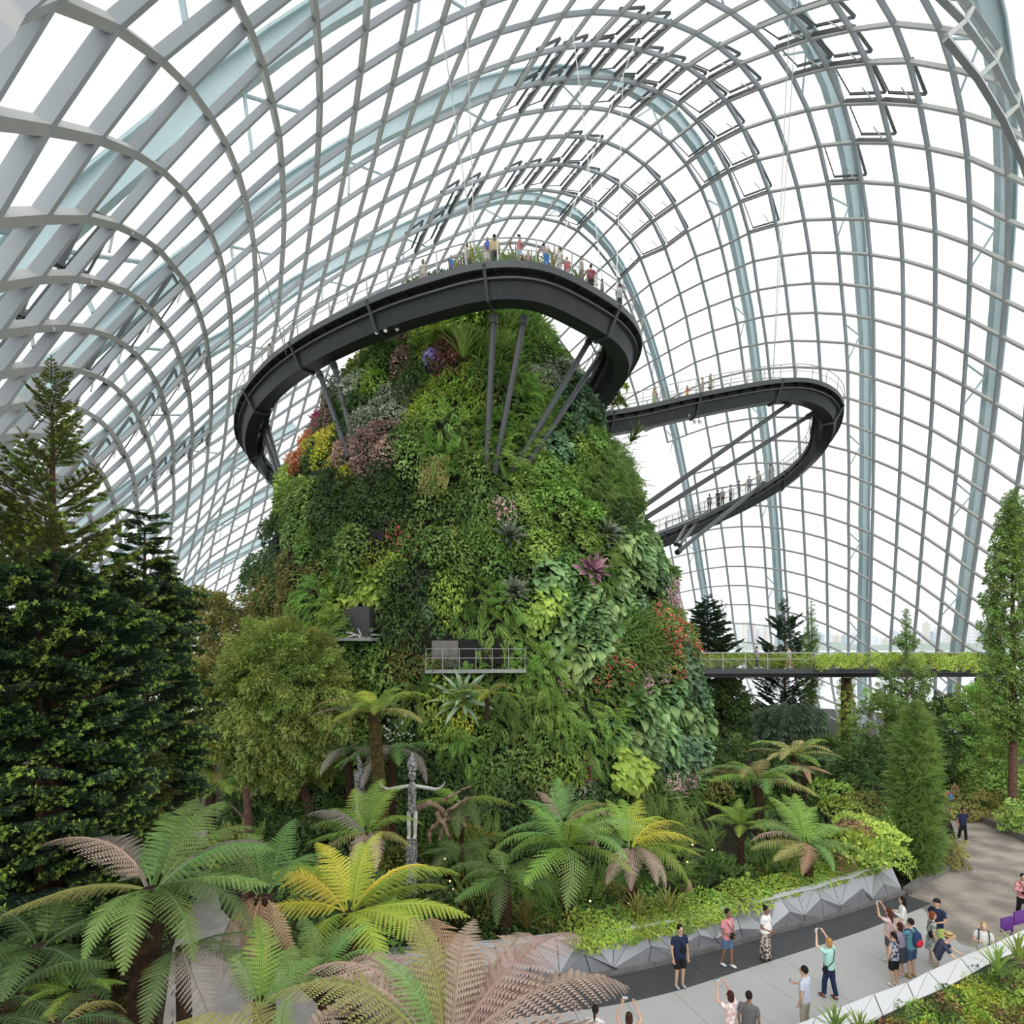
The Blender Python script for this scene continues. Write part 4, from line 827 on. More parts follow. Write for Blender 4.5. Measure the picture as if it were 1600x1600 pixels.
# the living wall: each patch is a plant, its kind chosen by where on the mountain it grows
ANCH = [(520, 722, 'yellow', 24), (583, 705, 'pink', 40), (600, 650, 'flvio', 22), (600, 660, 'gray', 40), (690, 615, 'lime', 50), (683, 553, 'flvio', 14), (695, 580, 'red', 22), (520, 610, 'gray', 30), (515, 665, 'flmag', 12), (470, 710, 'orange', 18), (500, 640, 'pink', 30), (640, 540, 'pink', 30), (660, 545, 'lime', 25),
        (700, 700, 'fern', 40), (700, 790, 'mid', 45), (640, 780, 'dark', 40), (430, 830, 'dark', 45), (400, 880, 'dark', 45), (480, 810, 'mid', 40), (540, 800, 'dark', 45), (620, 860, 'flred', 22), (655, 850, 'flred', 20), (385, 925, 'orange', 26), (400, 940, 'flred', 24), (450, 920, 'olive', 40), (520, 920, 'philolime', 27), (570, 930, 'philolime', 24), (545, 900, 'mid', 26), (495, 950, 'fern', 26), (600, 880, 'lime', 35),
        (690, 850, 'mid', 40), (740, 880, 'mid', 40), (800, 830, 'ivy', 45), (860, 830, 'ivy', 40), (900, 720, 'ivy', 45), (850, 730, 'ivy', 35), (890, 790, 'pink', 15), (950, 740, 'fernd', 40), (1000, 790, 'dark', 30), (800, 690, 'fern', 35), (740, 670, 'fern', 35), (820, 640, 'fern', 30), (860, 700, 'blue', 25), (840, 600, 'gray', 25), (800, 560, 'strap', 30), (870, 540, 'mid', 25), (890, 560, 'gray', 22), (830, 520, 'strap', 25), (740, 540, 'strap', 30), (700, 520, 'philolime', 28),
        (780, 800, 'flpink', 18), (760, 860, 'red', 20), (800, 900, 'mid', 30), (870, 890, 'philo', 40), (930, 900, 'fern', 30), (990, 900, 'philo', 45), (900, 960, 'philo', 40), (830, 950, 'philolime', 30), (960, 960, 'philo', 35), (1000, 930, 'blue', 35), (1030, 980, 'flred', 26), (1060, 1000, 'flred', 26), (1050, 930, 'flpink', 22), (1065, 900, 'pink', 22), (900, 1010, 'philo', 26), (940, 1060, 'flred', 22), (890, 1060, 'flpink', 20), (1000, 1010, 'strap', 28),
        (1000, 1140, 'philo', 50), (1060, 1130, 'philo', 50), (1090, 1060, 'blue', 40), (1050, 1180, 'blue', 45), (1100, 1140, 'philo', 35), (1010, 1060, 'flpink', 18), (940, 1110, 'fern', 40), (880, 1120, 'fern', 40), (850, 1170, 'mid', 45), (800, 1130, 'fernd', 40), (770, 1180, 'mid', 40), (930, 1175, 'flmag', 22), (952, 1205, 'flpink', 16), (1050, 1220, 'flpink', 24), (980, 1200, 'philolime', 22), (1120, 1170, 'philolime', 30), (880, 1200, 'lime', 20), (760, 1220, 'strap', 40), (840, 1230, 'olive', 30), (900, 1240, 'gray', 24),
        (700, 1140, 'yellow', 30), (680, 1130, 'lime', 26), (720, 1170, 'fern', 35), (630, 1150, 'flwhite', 24), (660, 1200, 'dark', 40), (700, 1240, 'dark', 45), (800, 1270, 'dark', 45), (950, 1270, 'dark', 45), (1080, 1270, 'strap', 40), (650, 960, 'blue', 32), (620, 940, 'dark', 35), (700, 930, 'lime', 38), (750, 960, 'fern', 40), (770, 1000, 'philolime', 30), (820, 1010, 'fern', 35), (640, 1010, 'olive', 26), (600, 1020, 'mid', 26), (690, 1010, 'olive', 20), (700, 900, 'dark', 30), (560, 860, 'mid', 35), (590, 560, 'mid', 30), (560, 590, 'lime', 26), (545, 650, 'dark', 26), (640, 700, 'mid', 30), (640, 600, 'dark', 26), (500, 740, 'dark', 24), (450, 770, 'lime', 24), (900, 650, 'blue', 26), (960, 680, 'dark', 26)]
AP = np.array([(a[0], a[1]) for a in ANCH], float); AW = np.array([a[3] for a in ANCH], float)
MARKS = [(757, 700, 'the front struts'), (870, 640, 'the corner struts'), (540, 660, 'the struts of the descending walkway'), (742, 1020, 'the balcony'), (565, 980, 'the doorway ledge'), (683, 748, 'the hanging moss curtain'), (914, 898, 'the purple bromeliad'),
         (800, 932, 'the blue agave'), (938, 842, 'the dark bromeliad'), (792, 846, 'the spiky bromeliad'), (722, 1098, 'the silver cycad'), (724, 560, 'the sword-leaved yucca'), (930, 1175, 'the magenta orchids'), (1050, 1220, 'the lowest pink orchids'), (1040, 980, 'the red flowers on the flank'), (630, 860, 'the red flowers at the waist'),
         (683, 553, 'the violet flowers'), (520, 722, 'the golden plants'), (990, 805, 'the long hairpin struts'), (880, 1010, 'the mid-height flowers'), (1090, 1120, 'the footbridge end'), (640, 1230, 'the carved pole'), (580, 1120, 'the mossy fern trunk'), (440, 1000, 'the round tree top'), (390, 920, 'the orange plants'), (430, 780, 'the low walkway end'),
         (850, 1290, 'the big spreading fern'), (1000, 1330, 'the yellow-green fern'), (700, 900, 'the cave openings'), (800, 1150, 'the hanging ferns of the lower face'), (960, 1080, 'the heart leaves of the lower face'), (640, 640, 'the silvery leaves'), (940, 660, 'the walkway landing'), (860, 800, 'the fig carpet')]
def beside(px, py, marks):
    m = min(marks, key=lambda m: (m[0] - px) ** 2 + (m[1] - py) ** 2); dx, dy = px - m[0], py - m[1]; r = math.hypot(dx, dy)
    if r < 14: return 'at ' + m[2]
    far = 'well ' if r > 55 else 'just ' if r < 32 else ''
    return far + (('right of ' if dx > 0 else 'left of ') if abs(dx) > abs(dy) else ('below ' if dy > 0 else 'above ')) + m[2]
cand = []
for k in range(14000):
    z = RNG.uniform(.2, 35.0); a = RNG.uniform(math.pi * .93, math.pi * 2.1)
    if RNG.uniform() > np.interp(z, MZ, MR) / 17.4: continue
    cand.append((a, z))
placed = []; PP = np.zeros((0, 3))
for a, z in cand:
    p = mt(a, z)
    if len(PP) and (np.linalg.norm(PP - p, axis=1) < (.92 if z > 14 else 1.0)).any(): continue
    n = mt_normal(a, z)
    if np.dot(n, unit(np.array([0, 0, EYE]) - p)) < -.22: continue
    px, py = 800 + 900 * p[0] / p[1], 1005 - 900 * (p[2] - EYE) / p[1]
    if py > 1330: continue
    if any(abs(px - h[0]) < h[2] * .95 + 8 and abs(py - h[1]) < h[3] * .9 + 8 for h in HOLES): continue
    PP = np.vstack([PP, p]); placed.append((p, n, z, px, py))
kcount = {}
for p, n, z, px, py in placed:
    d = np.hypot(AP[:, 0] - px, AP[:, 1] - py) / AW + RNG.uniform(0, .62, len(AP))
    key = ANCH[int(np.argmin(d))][2]
    if d.min() > 2.2: key = ['mid', 'dark', 'fern', 'ivy', 'lime'][RNG.integers(5)]
    sc = RNG.uniform(.72, 1.18)
    if key.startswith('fl') and key != 'flred': sc *= .75
    plant(key, p + n * RNG.uniform(-.2, .45), n, sc, beside(px, py, MARKS), stretch=(1, RNG.uniform(.9, 1.35), RNG.uniform(.9, 1.7)))
print('mountain plants', len(placed))
# mosses and little leaves that fill the gaps between the plants
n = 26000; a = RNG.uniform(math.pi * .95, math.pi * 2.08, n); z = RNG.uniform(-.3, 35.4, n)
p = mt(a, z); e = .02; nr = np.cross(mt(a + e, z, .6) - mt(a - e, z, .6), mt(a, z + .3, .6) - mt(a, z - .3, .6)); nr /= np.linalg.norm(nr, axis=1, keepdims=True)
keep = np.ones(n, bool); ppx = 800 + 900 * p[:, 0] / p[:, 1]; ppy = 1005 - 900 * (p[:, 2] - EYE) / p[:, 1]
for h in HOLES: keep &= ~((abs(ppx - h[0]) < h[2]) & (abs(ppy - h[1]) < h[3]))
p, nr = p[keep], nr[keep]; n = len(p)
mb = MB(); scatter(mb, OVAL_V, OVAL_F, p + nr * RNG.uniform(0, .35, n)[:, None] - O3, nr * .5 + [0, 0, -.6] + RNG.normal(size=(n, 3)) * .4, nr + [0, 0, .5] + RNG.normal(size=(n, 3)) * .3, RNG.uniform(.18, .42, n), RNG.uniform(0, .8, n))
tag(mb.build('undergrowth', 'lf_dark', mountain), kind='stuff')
# single rosettes and palms that stand out on the wall
def single(name, label, cat, mb, mats, px, py, size, tilt=.6, rot=0.0, pos=None, n=None):
    if pos is None: pos, n = on_mountain(px, py, .35)
    z = unit(np.asarray(n) * tilt + np.array([0, 0, 1]) * (1 - tilt))
    o = mb.build(name, mats); q = Vector((0, 0, 1)).rotation_difference(Vector(z))
    o.matrix_world = Matrix.Translation(Vector(pos)) @ q.to_matrix().to_4x4() @ Matrix.Scale(size, 4)
    return tag(o, label, cat)
single('bromeliad', 'large purple-hearted bromeliad among heart leaves on the mountain', 'bromeliad', rosette(26, STRAP_V, STRAP_F, 1, wide=2.2), 'rosette_purple', 914, 898, 1.25, .8)
single('bromeliad', 'dark bromeliad rosette above the purple-hearted one on the mountain', 'bromeliad', rosette(24, STRAP_V, STRAP_F, 2, wide=1.8), 'rosette_dark', 938, 842, 1.25, .7)
single('bromeliad', 'dark spiky bromeliad rosette beside red flowers at the mountain waist', 'bromeliad', rosette(24, STRAP_V, STRAP_F, 3, wide=1.6), 'rosette_dark', 792, 846, 1.15, .7)
single('agave', 'dark blue-green agave rosette at the centre of the mountain', 'agave', rosette(30, STRAP_V, STRAP_F, 4, wide=2.0, spread=(.1, 1.4)), 'rosette_dark', 800, 932, .95, .85)
single('yucca', 'big tuft of upright light green sword leaves under the walkway', 'yucca', rosette(40, STRAP_V, STRAP_F, 5, wide=.8, spread=(.25, 1.5)), 'strap_lime', 724, 570, 2.3, .15)
single('spiky_palm', 'spiky fan palm jutting from the mountain edge under the hairpin walkway', 'palm', rosette(34, STRAP_V, STRAP_F, 6, wide=.5, spread=(-.2, 1.4)), 'lf_dark', 0, 0, 1.9, .5, pos=P(985, 690, 43), n=(.8, -.5, .3))
single('cycad', 'silver-green cycad with stiff radiating leaves below the balcony', 'cycad', rosette(34, STRAP_V, STRAP_F, 7, wide=1.1, spread=(-.1, 1.3)), 'rosette_silver', 722, 1098, 1.9, .45)
single('cycad', 'upright green cycad with a short trunk left of the silver one', 'cycad', rosette(22, STRAP_V, STRAP_F, 8, wide=1.0, spread=(.45, 1.4)), 'fr_green', 672, 1085, 1.8, .15)
o = MB(); scatter(o, SLIM_V, OVAL_F, np.stack([RNG.uniform(-.85, .85, 900), RNG.uniform(-1.2, 1.1, 900), RNG.uniform(.3, .5, 900)], 1), np.tile([0., -1, .1], (900, 1)), np.tile([0., 0, 1], (900, 1)) + RNG.normal(size=(900, 3)) * .2, .22, RNG.uniform(0, 1, 900))
KIND['curtain'] = ('hanging_moss', 'square curtain of hanging yellow-green spikemoss', 'moss', [o.build_mesh('hanging_moss', 'lf_olive')])
p, n_ = on_mountain(683, 748, .3); plant('curtain', p, n_, .95, 'in the middle of the mountain', spin=0)
# greenery along the summit, seen over the walkway
for px, py, d, key, sc in ((650, 452, 44, 'mid', 1.2), (690, 440, 44, 'dark', 1.3), (725, 420, 44, 'olive', 1.2), (745, 400, 45, 'lime', 1.0), (770, 425, 44, 'strap', 1.4), (800, 420, 44, 'mid', 1.4), (830, 430, 44, 'strap', 1.3), (870, 445, 44, 'mid', 1.3), (900, 460, 44, 'strap', 1.3), (925, 480, 43, 'mid', 1.0), (955, 600, 42, 'lime', 1.2), (952, 625, 42, 'mid', 1.2)):
    plant(key, P(px, py + 10, d), (0, -.4, 1), sc, 'standing along the summit behind the walkway rail', stretch=(1, 1, 1.8))
for px, py, d, s in ((805, 425, 43.5, 1.7), (865, 430, 43.5, 1.6), (905, 460, 43, 1.4), (735, 420, 43, 1.4)):
    single('summit_palm', 'small palm with radiating fronds on the mountain summit behind the rail', 'palm', rosette(20, STRAP_V, STRAP_F, int(px), wide=.8, spread=(-.3, 1.3)), 'fr_olive', 0, 0, s, 0, pos=P(px, py - 10, d), n=(0, 0, 1))['group'] = 'palms on the summit'

# ------------------------------------------------------------------ tree ferns
def frond_mesh(name, mat, L=1.0, W=.25, n=24, m=8, a0=50, a1=-30, p=1.0, seed=0, lat=-.15, stiff=.0):
    """one fern frond: a curving stalk along +Y, paired leaflets, each cut into small teeth"""
    r = np.random.default_rng(seed); mb = MB()
    t = np.linspace(0, 1, 40); an = np.radians(a0 + (a1 - a0) * t ** p)
    y = np.r_[0, np.cumsum(np.cos(an[:-1]))] / 39 * L; z = np.r_[0, np.cumsum(np.sin(an[:-1]))] / 39 * L; x = .03 * np.sin(t * 4 + seed) * L
    C = np.stack([x, y, z], 1)
    tube(mb, C[::4], np.linspace(.012, .003, 10) * max(L, .8), 4, tint=.15, cap=False)
    ks = np.linspace(.10, .985, n)
    for k, u in enumerate(ks):
        c = np.array([np.interp(u, t, C[:, q]) for q in range(3)]); a = np.interp(u, t, an)
        f = np.array([0, math.cos(a), math.sin(a)]); up = np.array([0, -math.sin(a), math.cos(a)])
        w = W * L * min(1, .25 + 2.2 * u) * (1 - u) ** .62 * 1.12 * r.uniform(.92, 1.06)
        for s in (-1, 1):
            d = unit(np.array([s, 0, 0]) + f * (.28 + .5 * u) + up * (lat + r.normal() * .06))
            if m <= 1:
                g = unit(np.cross(up, d)) * s; hw = L * .78 / n * .5
                e = c + d * w - up * w * .14; mm = c + d * w * .5 + up * w * .03
                mb.add([c - f * hw * .6, mm - f * hw, e, mm + f * hw, c + f * hw * .6], [(0, 1, 3, 4), (1, 2, 3)], np.clip(.35 + .4 * u + r.normal() * .12, 0, 1))
            else:
                us = (np.arange(m) + .5) / m; ln = L * .43 / n * (1 - us) ** .45 * 1.25
                pc = c + d * w * us[:, None] - up * (w * .16 * us ** 2)[:, None]; step = w / m * .46
                V = []; F = []
                for q in range(m):
                    for s2 in (-1, 1):
                        b = len(V); dd = f * s2 * ln[q] + d * step * .7 - up * ln[q] * .18
                        V += [pc[q] - d * step, pc[q] + dd - d * step * .3, pc[q] + dd + d * step * .4, pc[q] + d * step]
                        F.append((b, b + 1, b + 2, b + 3))
                mb.add(np.array(V), np.array(F), np.clip(.3 + .4 * u + r.normal() * .13, 0, 1))
    return mb.build_mesh(name, mat)
SHAPE = dict(arch=dict(a0=52, a1=-38), up=dict(a0=72, a1=-5), flat=dict(a0=22, a1=-30), droop=dict(a0=25, a1=-75), dead=dict(a0=-15, a1=-88, p=.5, lat=-.5, W=.22))
FM = {}
def frond(shape, detail):
    k = (shape, detail)
    if k not in FM: FM[k] = [frond_mesh('frond', 'fr_green', n=(23, 21, 18)[detail], m=(11, 6, 1)[detail], seed=s + 3 * detail, **SHAPE[shape]) for s in range(2)]
    return FM[k][RNG.integers(2)]
def tree_fern(label, px, py, d, L, fronds, ground_z=0.0, detail=1, trunk=.16, tmat='trunk_fern', lean=(0, 0), group=None, base_py=None, name='tree_fern', inner=True, skirt=None):
    c = P(px, py, d); base = np.array([c[0] + lean[0], c[1] + lean[1], ground_z])
    t = empty(name, tuple(base), 0, label, 'fern', group)
    H = c - base; pts = [H * u + np.array([math.sin(u * 3) * .04, 0, 0]) for u in np.linspace(-.02, 1, 9)]
    mb = MB(); tube(mb, pts, np.linspace(trunk * 1.25, trunk * .85, 9), 12)
    rr = np.random.default_rng(int(px + py)); nst = int(min(260, 60 * max(1, H[2])))
    u = rr.uniform(0, 1, nst); a = rr.uniform(0, 6.28, nst); o = np.stack([np.cos(a), np.sin(a), 0 * a], 1)
    scatter(mb, SLIM_V, OVAL_F, H * u[:, None] + o * trunk * .95, o * .6 + [0, 0, -.9], o, trunk * .8, rr.uniform(0, 1, nst))
    mb.build('trunk', tmat, t)
    for (yaw, mat, shape, s) in fronds:
        f = bpy.data.objects.new('frond', frond(shape, detail)); COL.objects.link(f); f.parent = t
        f.location = H + unit([math.cos(R_(yaw)), math.sin(R_(yaw)), 0]) * trunk * .5
        f.rotation_euler = (R_(rr.uniform(-7, 7)), R_(rr.uniform(-12, 12)), R_(yaw - 90)); f.scale = (L * s * 1.05,) * 3
        f.material_slots[0].link = 'OBJECT'; f.material_slots[0].material = MATS[mat]
    return t
def ring_f(n, mats, shapes, start=0, s=1.0, spread=360, jit=12):
    r = np.random.default_rng(int(start + n)); return [(start + spread * k / n + r.uniform(-jit, jit), mats[k % len(mats)], shapes[k % len(shapes)], s * r.uniform(.88, 1.1)) for k in range(n)]
G3 = ['fr_green', 'fr_lush', 'fr_green']
tree_fern('large tree fern with dying pinkish brown fronds in the very front of the view', 690, 1655, 5.2, 1.95,
          [(146, 'fr_brown', 'arch', 1.0), (128, 'fr_brown', 'arch', .95), (100, 'fr_tan', 'arch', 1.0), (88, 'fr_brown', 'arch', .95), (62, 'fr_brown', 'arch', 1.0), (40, 'fr_brown', 'arch', 1.0), (20, 'fr_brown', 'arch', 1.02), (5, 'fr_brown', 'flat', .95), (172, 'fr_olive', 'arch', .9), (160, 'fr_brown', 'arch', .8), (112, 'fr_olive', 'up', .75), (75, 'fr_brown', 'up', .7), (188, 'fr_olive', 'flat', .9), (-20, 'fr_brown', 'flat', .9), (140, 'fr_green', 'up', .55)], detail=0, trunk=.2)
tree_fern('tree fern with half green half olive fronds low at the bottom beside the brown one', 420, 1720, 5.4, 1.5, [(170, 'fr_olive', 'arch', .95), (150, 'fr_olive', 'arch', 1.0), (120, 'fr_olive', 'arch', .9), (60, 'fr_brown', 'arch', 1.0), (30, 'fr_olive', 'arch', .9), (195, 'fr_green', 'flat', 1.0), (95, 'fr_green', 'up', .6)], detail=0, trunk=.15)
tree_fern('tall tree fern with green upper fronds and tan lower ones above the grey path', 236, 1388, 7.6, 1.55,
          [(97, 'fr_green', 'up', 1.05), (80, 'fr_green', 'up', 1.0), (112, 'fr_green', 'up', .9), (55, 'fr_green', 'arch', 1.05), (25, 'fr_green', 'arch', 1.0), (172, 'fr_brown', 'arch', 1.2), (155, 'fr_gray', 'arch', 1.2), (190, 'fr_olive', 'flat', 1.0), (222, 'fr_olive', 'flat', .95), (-35, 'fr_green', 'droop', .9), (-70, 'fr_green', 'droop', .8), (-100, 'fr_green', 'droop', .7), (5, 'fr_green', 'flat', .9), (140, 'fr_green', 'arch', .8), (40, 'fr_gray', 'arch', 1.0), (-15, 'fr_dark', 'droop', 1.1)], detail=0, trunk=.19, lean=(-.25, -.6))
tree_fern('tree fern with grey-green dying fronds hanging over the grey path', 285, 1480, 7.4, 1.1, [(-20, 'fr_gray', 'droop', 1.1), (-50, 'fr_gray', 'droop', 1.2), (-80, 'fr_dark', 'droop', 1.0), (20, 'fr_dark', 'flat', .9), (-5, 'fr_dark', 'droop', 1.0)], detail=0, trunk=.10)
tree_fern('tree fern with golden yellow fronds behind the brown foreground fern', 545, 1425, 9.8, 2.05,
          [(178, 'fr_yellow', 'arch', .95), (192, 'fr_yellow', 'flat', .85), (150, 'fr_lime', 'arch', 1.0), (128, 'fr_yellow', 'up', .75), (100, 'fr_lime', 'up', .7), (70, 'fr_lime', 'up', .8), (42, 'fr_yellow', 'arch', .95), (20, 'fr_lime', 'arch', 1.0), (0, 'fr_lime', 'flat', .95), (-20, 'fr_lime', 'droop', .9), (-55, 'fr_lime', 'droop', .8), (-110, 'fr_lime', 'droop', .7), (165, 'fr_lime', 'arch', .85), (30, 'fr_lime', 'flat', .85)], detail=0)
tree_fern('tree fern with one broad green frond and brown withered skirts behind it', 410, 1400, 8.4, 1.35,
          [(150, 'fr_green', 'up', .95), (120, 'fr_green', 'up', 1.0), (85, 'fr_green', 'up', .95), (60, 'fr_green', 'arch', 1.0), (170, 'fr_green', 'arch', .9), (200, 'fr_tan', 'dead', .8), (250, 'fr_tan', 'dead', .85), (-60, 'fr_tan', 'dead', .95), (-30, 'fr_tan', 'dead', .85), (-85, 'fr_tan', 'dead', .9), (225, 'fr_tan', 'dead', .8)], detail=0)
tree_fern('low tree fern sending one broad light green frond up over the path edge', 405, 1575, 6.9, 1.25, [(112, 'fr_lush', 'up', 1.0), (140, 'fr_green', 'up', .75), (60, 'fr_green', 'arch', .8), (30, 'fr_green', 'arch', .7), (85, 'fr_green', 'arch', .8)], detail=0, trunk=.1)
tree_fern('low green fern clump between golden fern and brown fern', 505, 1520, 8.0, .9, ring_f(9, ['fr_green'], ['arch', 'up'], 10), detail=1, trunk=.1)
tree_fern('broad deep green tree fern in the bottom left corner', 62, 1478, 7.0, 1.35, ring_f(13, ['fr_dark'], ['arch', 'flat', 'droop'], 20), detail=0)
tree_fern('second deep green tree fern at the very left edge', 5, 1560, 6.4, 1.1, ring_f(11, ['fr_dark'], ['arch', 'droop'], 40), detail=0)
tree_fern('small lime green fern in the dark bottom left bed', 118, 1545, 6.6, .55, ring_f(8, ['fr_lush'], ['arch', 'flat'], 60), detail=1, trunk=.08)
tree_fern('low dull green fern under the lime one at bottom left', 90, 1600, 6.0, .7, ring_f(9, ['fr_dark', 'fr_olive'], ['flat', 'droop'], 15), detail=1, trunk=.08)
tree_fern('lime green tree fern left of the carved pole', 573, 1302, 16.5, 1.95, [(95, 'fr_lush', 'up', 1.0), (75, 'fr_lush', 'up', .95), (118, 'fr_lush', 'up', .95), (50, 'fr_lush', 'up', .95), (148, 'fr_lush', 'arch', .95), (172, 'fr_lush', 'arch', .9), (200, 'fr_lush', 'flat', .8), (10, 'fr_lush', 'arch', .85), (30, 'fr_lush', 'arch', .8), (-60, 'fr_brown', 'droop', .75), (-95, 'fr_brown', 'droop', .7), (165, 'fr_gray', 'arch', 1.05), (215, 'fr_olive', 'droop', .9), (-20, 'fr_olive', 'flat', .7)], detail=1)
tree_fern('tall tree fern with mossy brown trunk and pale yellow-green crown before the mountain', 583, 1112, 22.5, 2.3, ring_f(8, ['fr_lush', 'fr_olive', 'fr_lime'], ['arch', 'flat'], 25) + ring_f(5, ['fr_lush'], ['up', 'arch'], 40, .8) + [(185, 'fr_gray', 'flat', 1.0), (205, 'fr_olive', 'droop', .9)], detail=1, trunk=.25, tmat='trunk_moss', lean=(.35, 0), ground_z=2.5)
tree_fern('grey-green tree fern in shade behind the mossy trunk', 612, 1172, 24.5, 2.3, ring_f(10, ['fr_green', 'fr_gray'], ['flat', 'droop'], 5), detail=1, ground_z=1)
tree_fern('shaded tree fern right of the round tree', 545, 1170, 26, 2.0, ring_f(9, ['fr_dark', 'fr_gray'], ['flat', 'droop'], 50), detail=1, ground_z=1)
tree_fern('tree fern with flat bright crown below the round tree beside the path', 330, 1232, 25, 2.0, ring_f(12, ['fr_green', 'fr_lush', 'fr_olive'], ['arch', 'flat'], 15), detail=1)
tree_fern('small yellowish fern by the far path on the left', 248, 1282, 20, 1.1, ring_f(8, ['fr_lime'], ['arch', 'flat'], 33), detail=1, trunk=.1)
tree_fern('big spreading tree fern with fresh green fronds in front of the mountain base', 885, 1322, 18.8, 2.6, ring_f(11, ['fr_green', 'fr_lush', 'fr_green'], ['arch', 'flat', 'droop'], 8) + ring_f(6, ['fr_lush'], ['up', 'arch'], 20, .8), detail=1)
tree_fern('upright light green tree fern behind the big spreading one', 880, 1288, 21, 2.1, [(95, 'fr_green', 'up', 1), (70, 'fr_green', 'up', 1), (120, 'fr_green', 'arch', 1), (150, 'fr_green', 'arch', 1), (40, 'fr_green', 'arch', 1), (15, 'fr_olive', 'arch', 1.1), (-10, 'fr_brown', 'arch', 1.1), (130, 'fr_brown', 'up', .9), (-50, 'fr_brown', 'droop', .9), (180, 'fr_green', 'flat', 1)], detail=1)
tree_fern('deep green hanging tree fern at left of the big spreading one', 790, 1368, 18.3, 1.9, ring_f(11, ['fr_green', 'fr_dark'], ['flat', 'droop', 'arch'], 30), detail=1)
tree_fern('yellow-green tree fern with brown drooping fronds near the planter wall', 985, 1325, 19.6, 2.3, [(95, 'fr_lush', 'up', 1), (70, 'fr_lime', 'up', 1), (45, 'fr_lime', 'arch', 1.05), (20, 'fr_yellow', 'arch', 1.05), (0, 'fr_yellow', 'arch', 1), (-15, 'fr_lime', 'flat', 1), (-35, 'fr_lush', 'droop', 1), (-70, 'fr_brown', 'droop', .85), (-100, 'fr_brown', 'droop', .8), (-125, 'fr_brown', 'droop', .8), (120, 'fr_lush', 'up', .9), (150, 'fr_green', 'arch', .9), (30, 'fr_lush', 'flat', .9), (-50, 'fr_brown', 'droop', .8)], detail=1)
tree_fern('lime green spreading tree fern with tan lower fronds near the wall end', 1262, 1318, 21.5, 2.15, [(95, 'fr_lush', 'up', 1.05), (75, 'fr_lush', 'up', 1.05), (115, 'fr_lush', 'up', 1.0), (50, 'fr_lush', 'up', .95), (140, 'fr_green', 'arch', 1.0), (30, 'fr_lush', 'arch', 1.0), (10, 'fr_green', 'arch', .9), (165, 'fr_green', 'arch', 1.0), (190, 'fr_olive', 'flat', 1.0), (215, 'fr_olive', 'flat', .95), (240, 'fr_tan', 'droop', .8), (-10, 'fr_green', 'flat', .9), (-40, 'fr_green', 'droop', .8), (-75, 'fr_green', 'droop', .7), (180, 'fr_brown', 'arch', 1.0)], detail=1)
tree_fern('small upright lime tree fern on a slim trunk right of the mountain foot', 1156, 1288, 23.5, 1.5, ring_f(8, ['fr_lush'], ['arch', 'up'], 20) + ring_f(4, ['fr_lush'], ['flat'], 60), detail=1, trunk=.15)
tree_fern('tall spreading tree fern between mountain and dark conifers', 1185, 1218, 27, 2.5, ring_f(13, ['fr_green', 'fr_lush', 'fr_olive'], ['arch', 'flat'], 12), detail=1, trunk=.22)
tree_fern('olive tree fern high beside the weeping conifer', 1240, 1180, 31, 2.4, ring_f(11, ['fr_olive', 'fr_lush', 'fr_olive'], ['arch', 'flat'], 40), detail=2)
tree_fern('rusty orange withered fern before the dark conifers', 1255, 1200, 30, 1.2, ring_f(7, ['fr_tan'], ['flat', 'droop'], 10), detail=2, trunk=.1)
tree_fern('fern with two long lime fronds spread flat beside the driftwood', 720, 1252, 23.5, 2.3, [(172, 'fr_lush', 'flat', 1.0), (8, 'fr_lush', 'flat', 1.0), (150, 'fr_lush', 'arch', .7), (-90, 'fr_dark', 'droop', .9), (-60, 'fr_dark', 'droop', .8)], detail=1, trunk=.1)
tree_fern('dark fern hanging in shade at the foot of the mountain', 722, 1330, 21, 1.6, ring_f(9, ['fr_dark'], ['droop', 'flat'], 0), detail=1, trunk=.1)
tree_fern('yellow-green fern beside the mountain under the cycads', 760, 1085, 26, 1.7, ring_f(8, ['fr_lime', 'fr_olive'], ['flat', 'arch'], 0), detail=1, trunk=.1, ground_z=6.5)
tree_fern('shaded dark green fern under the conifers by the right bed', 1320, 1200, 33, 2.0, ring_f(9, ['fr_dark'], ['arch', 'flat'], 0), detail=2)
tree_fern('dark tree fern right of the mountain foot in deep shade', 1125, 1345, 24, 1.7, ring_f(9, ['fr_dark'], ['flat', 'droop'], 25), detail=1, trunk=.15)

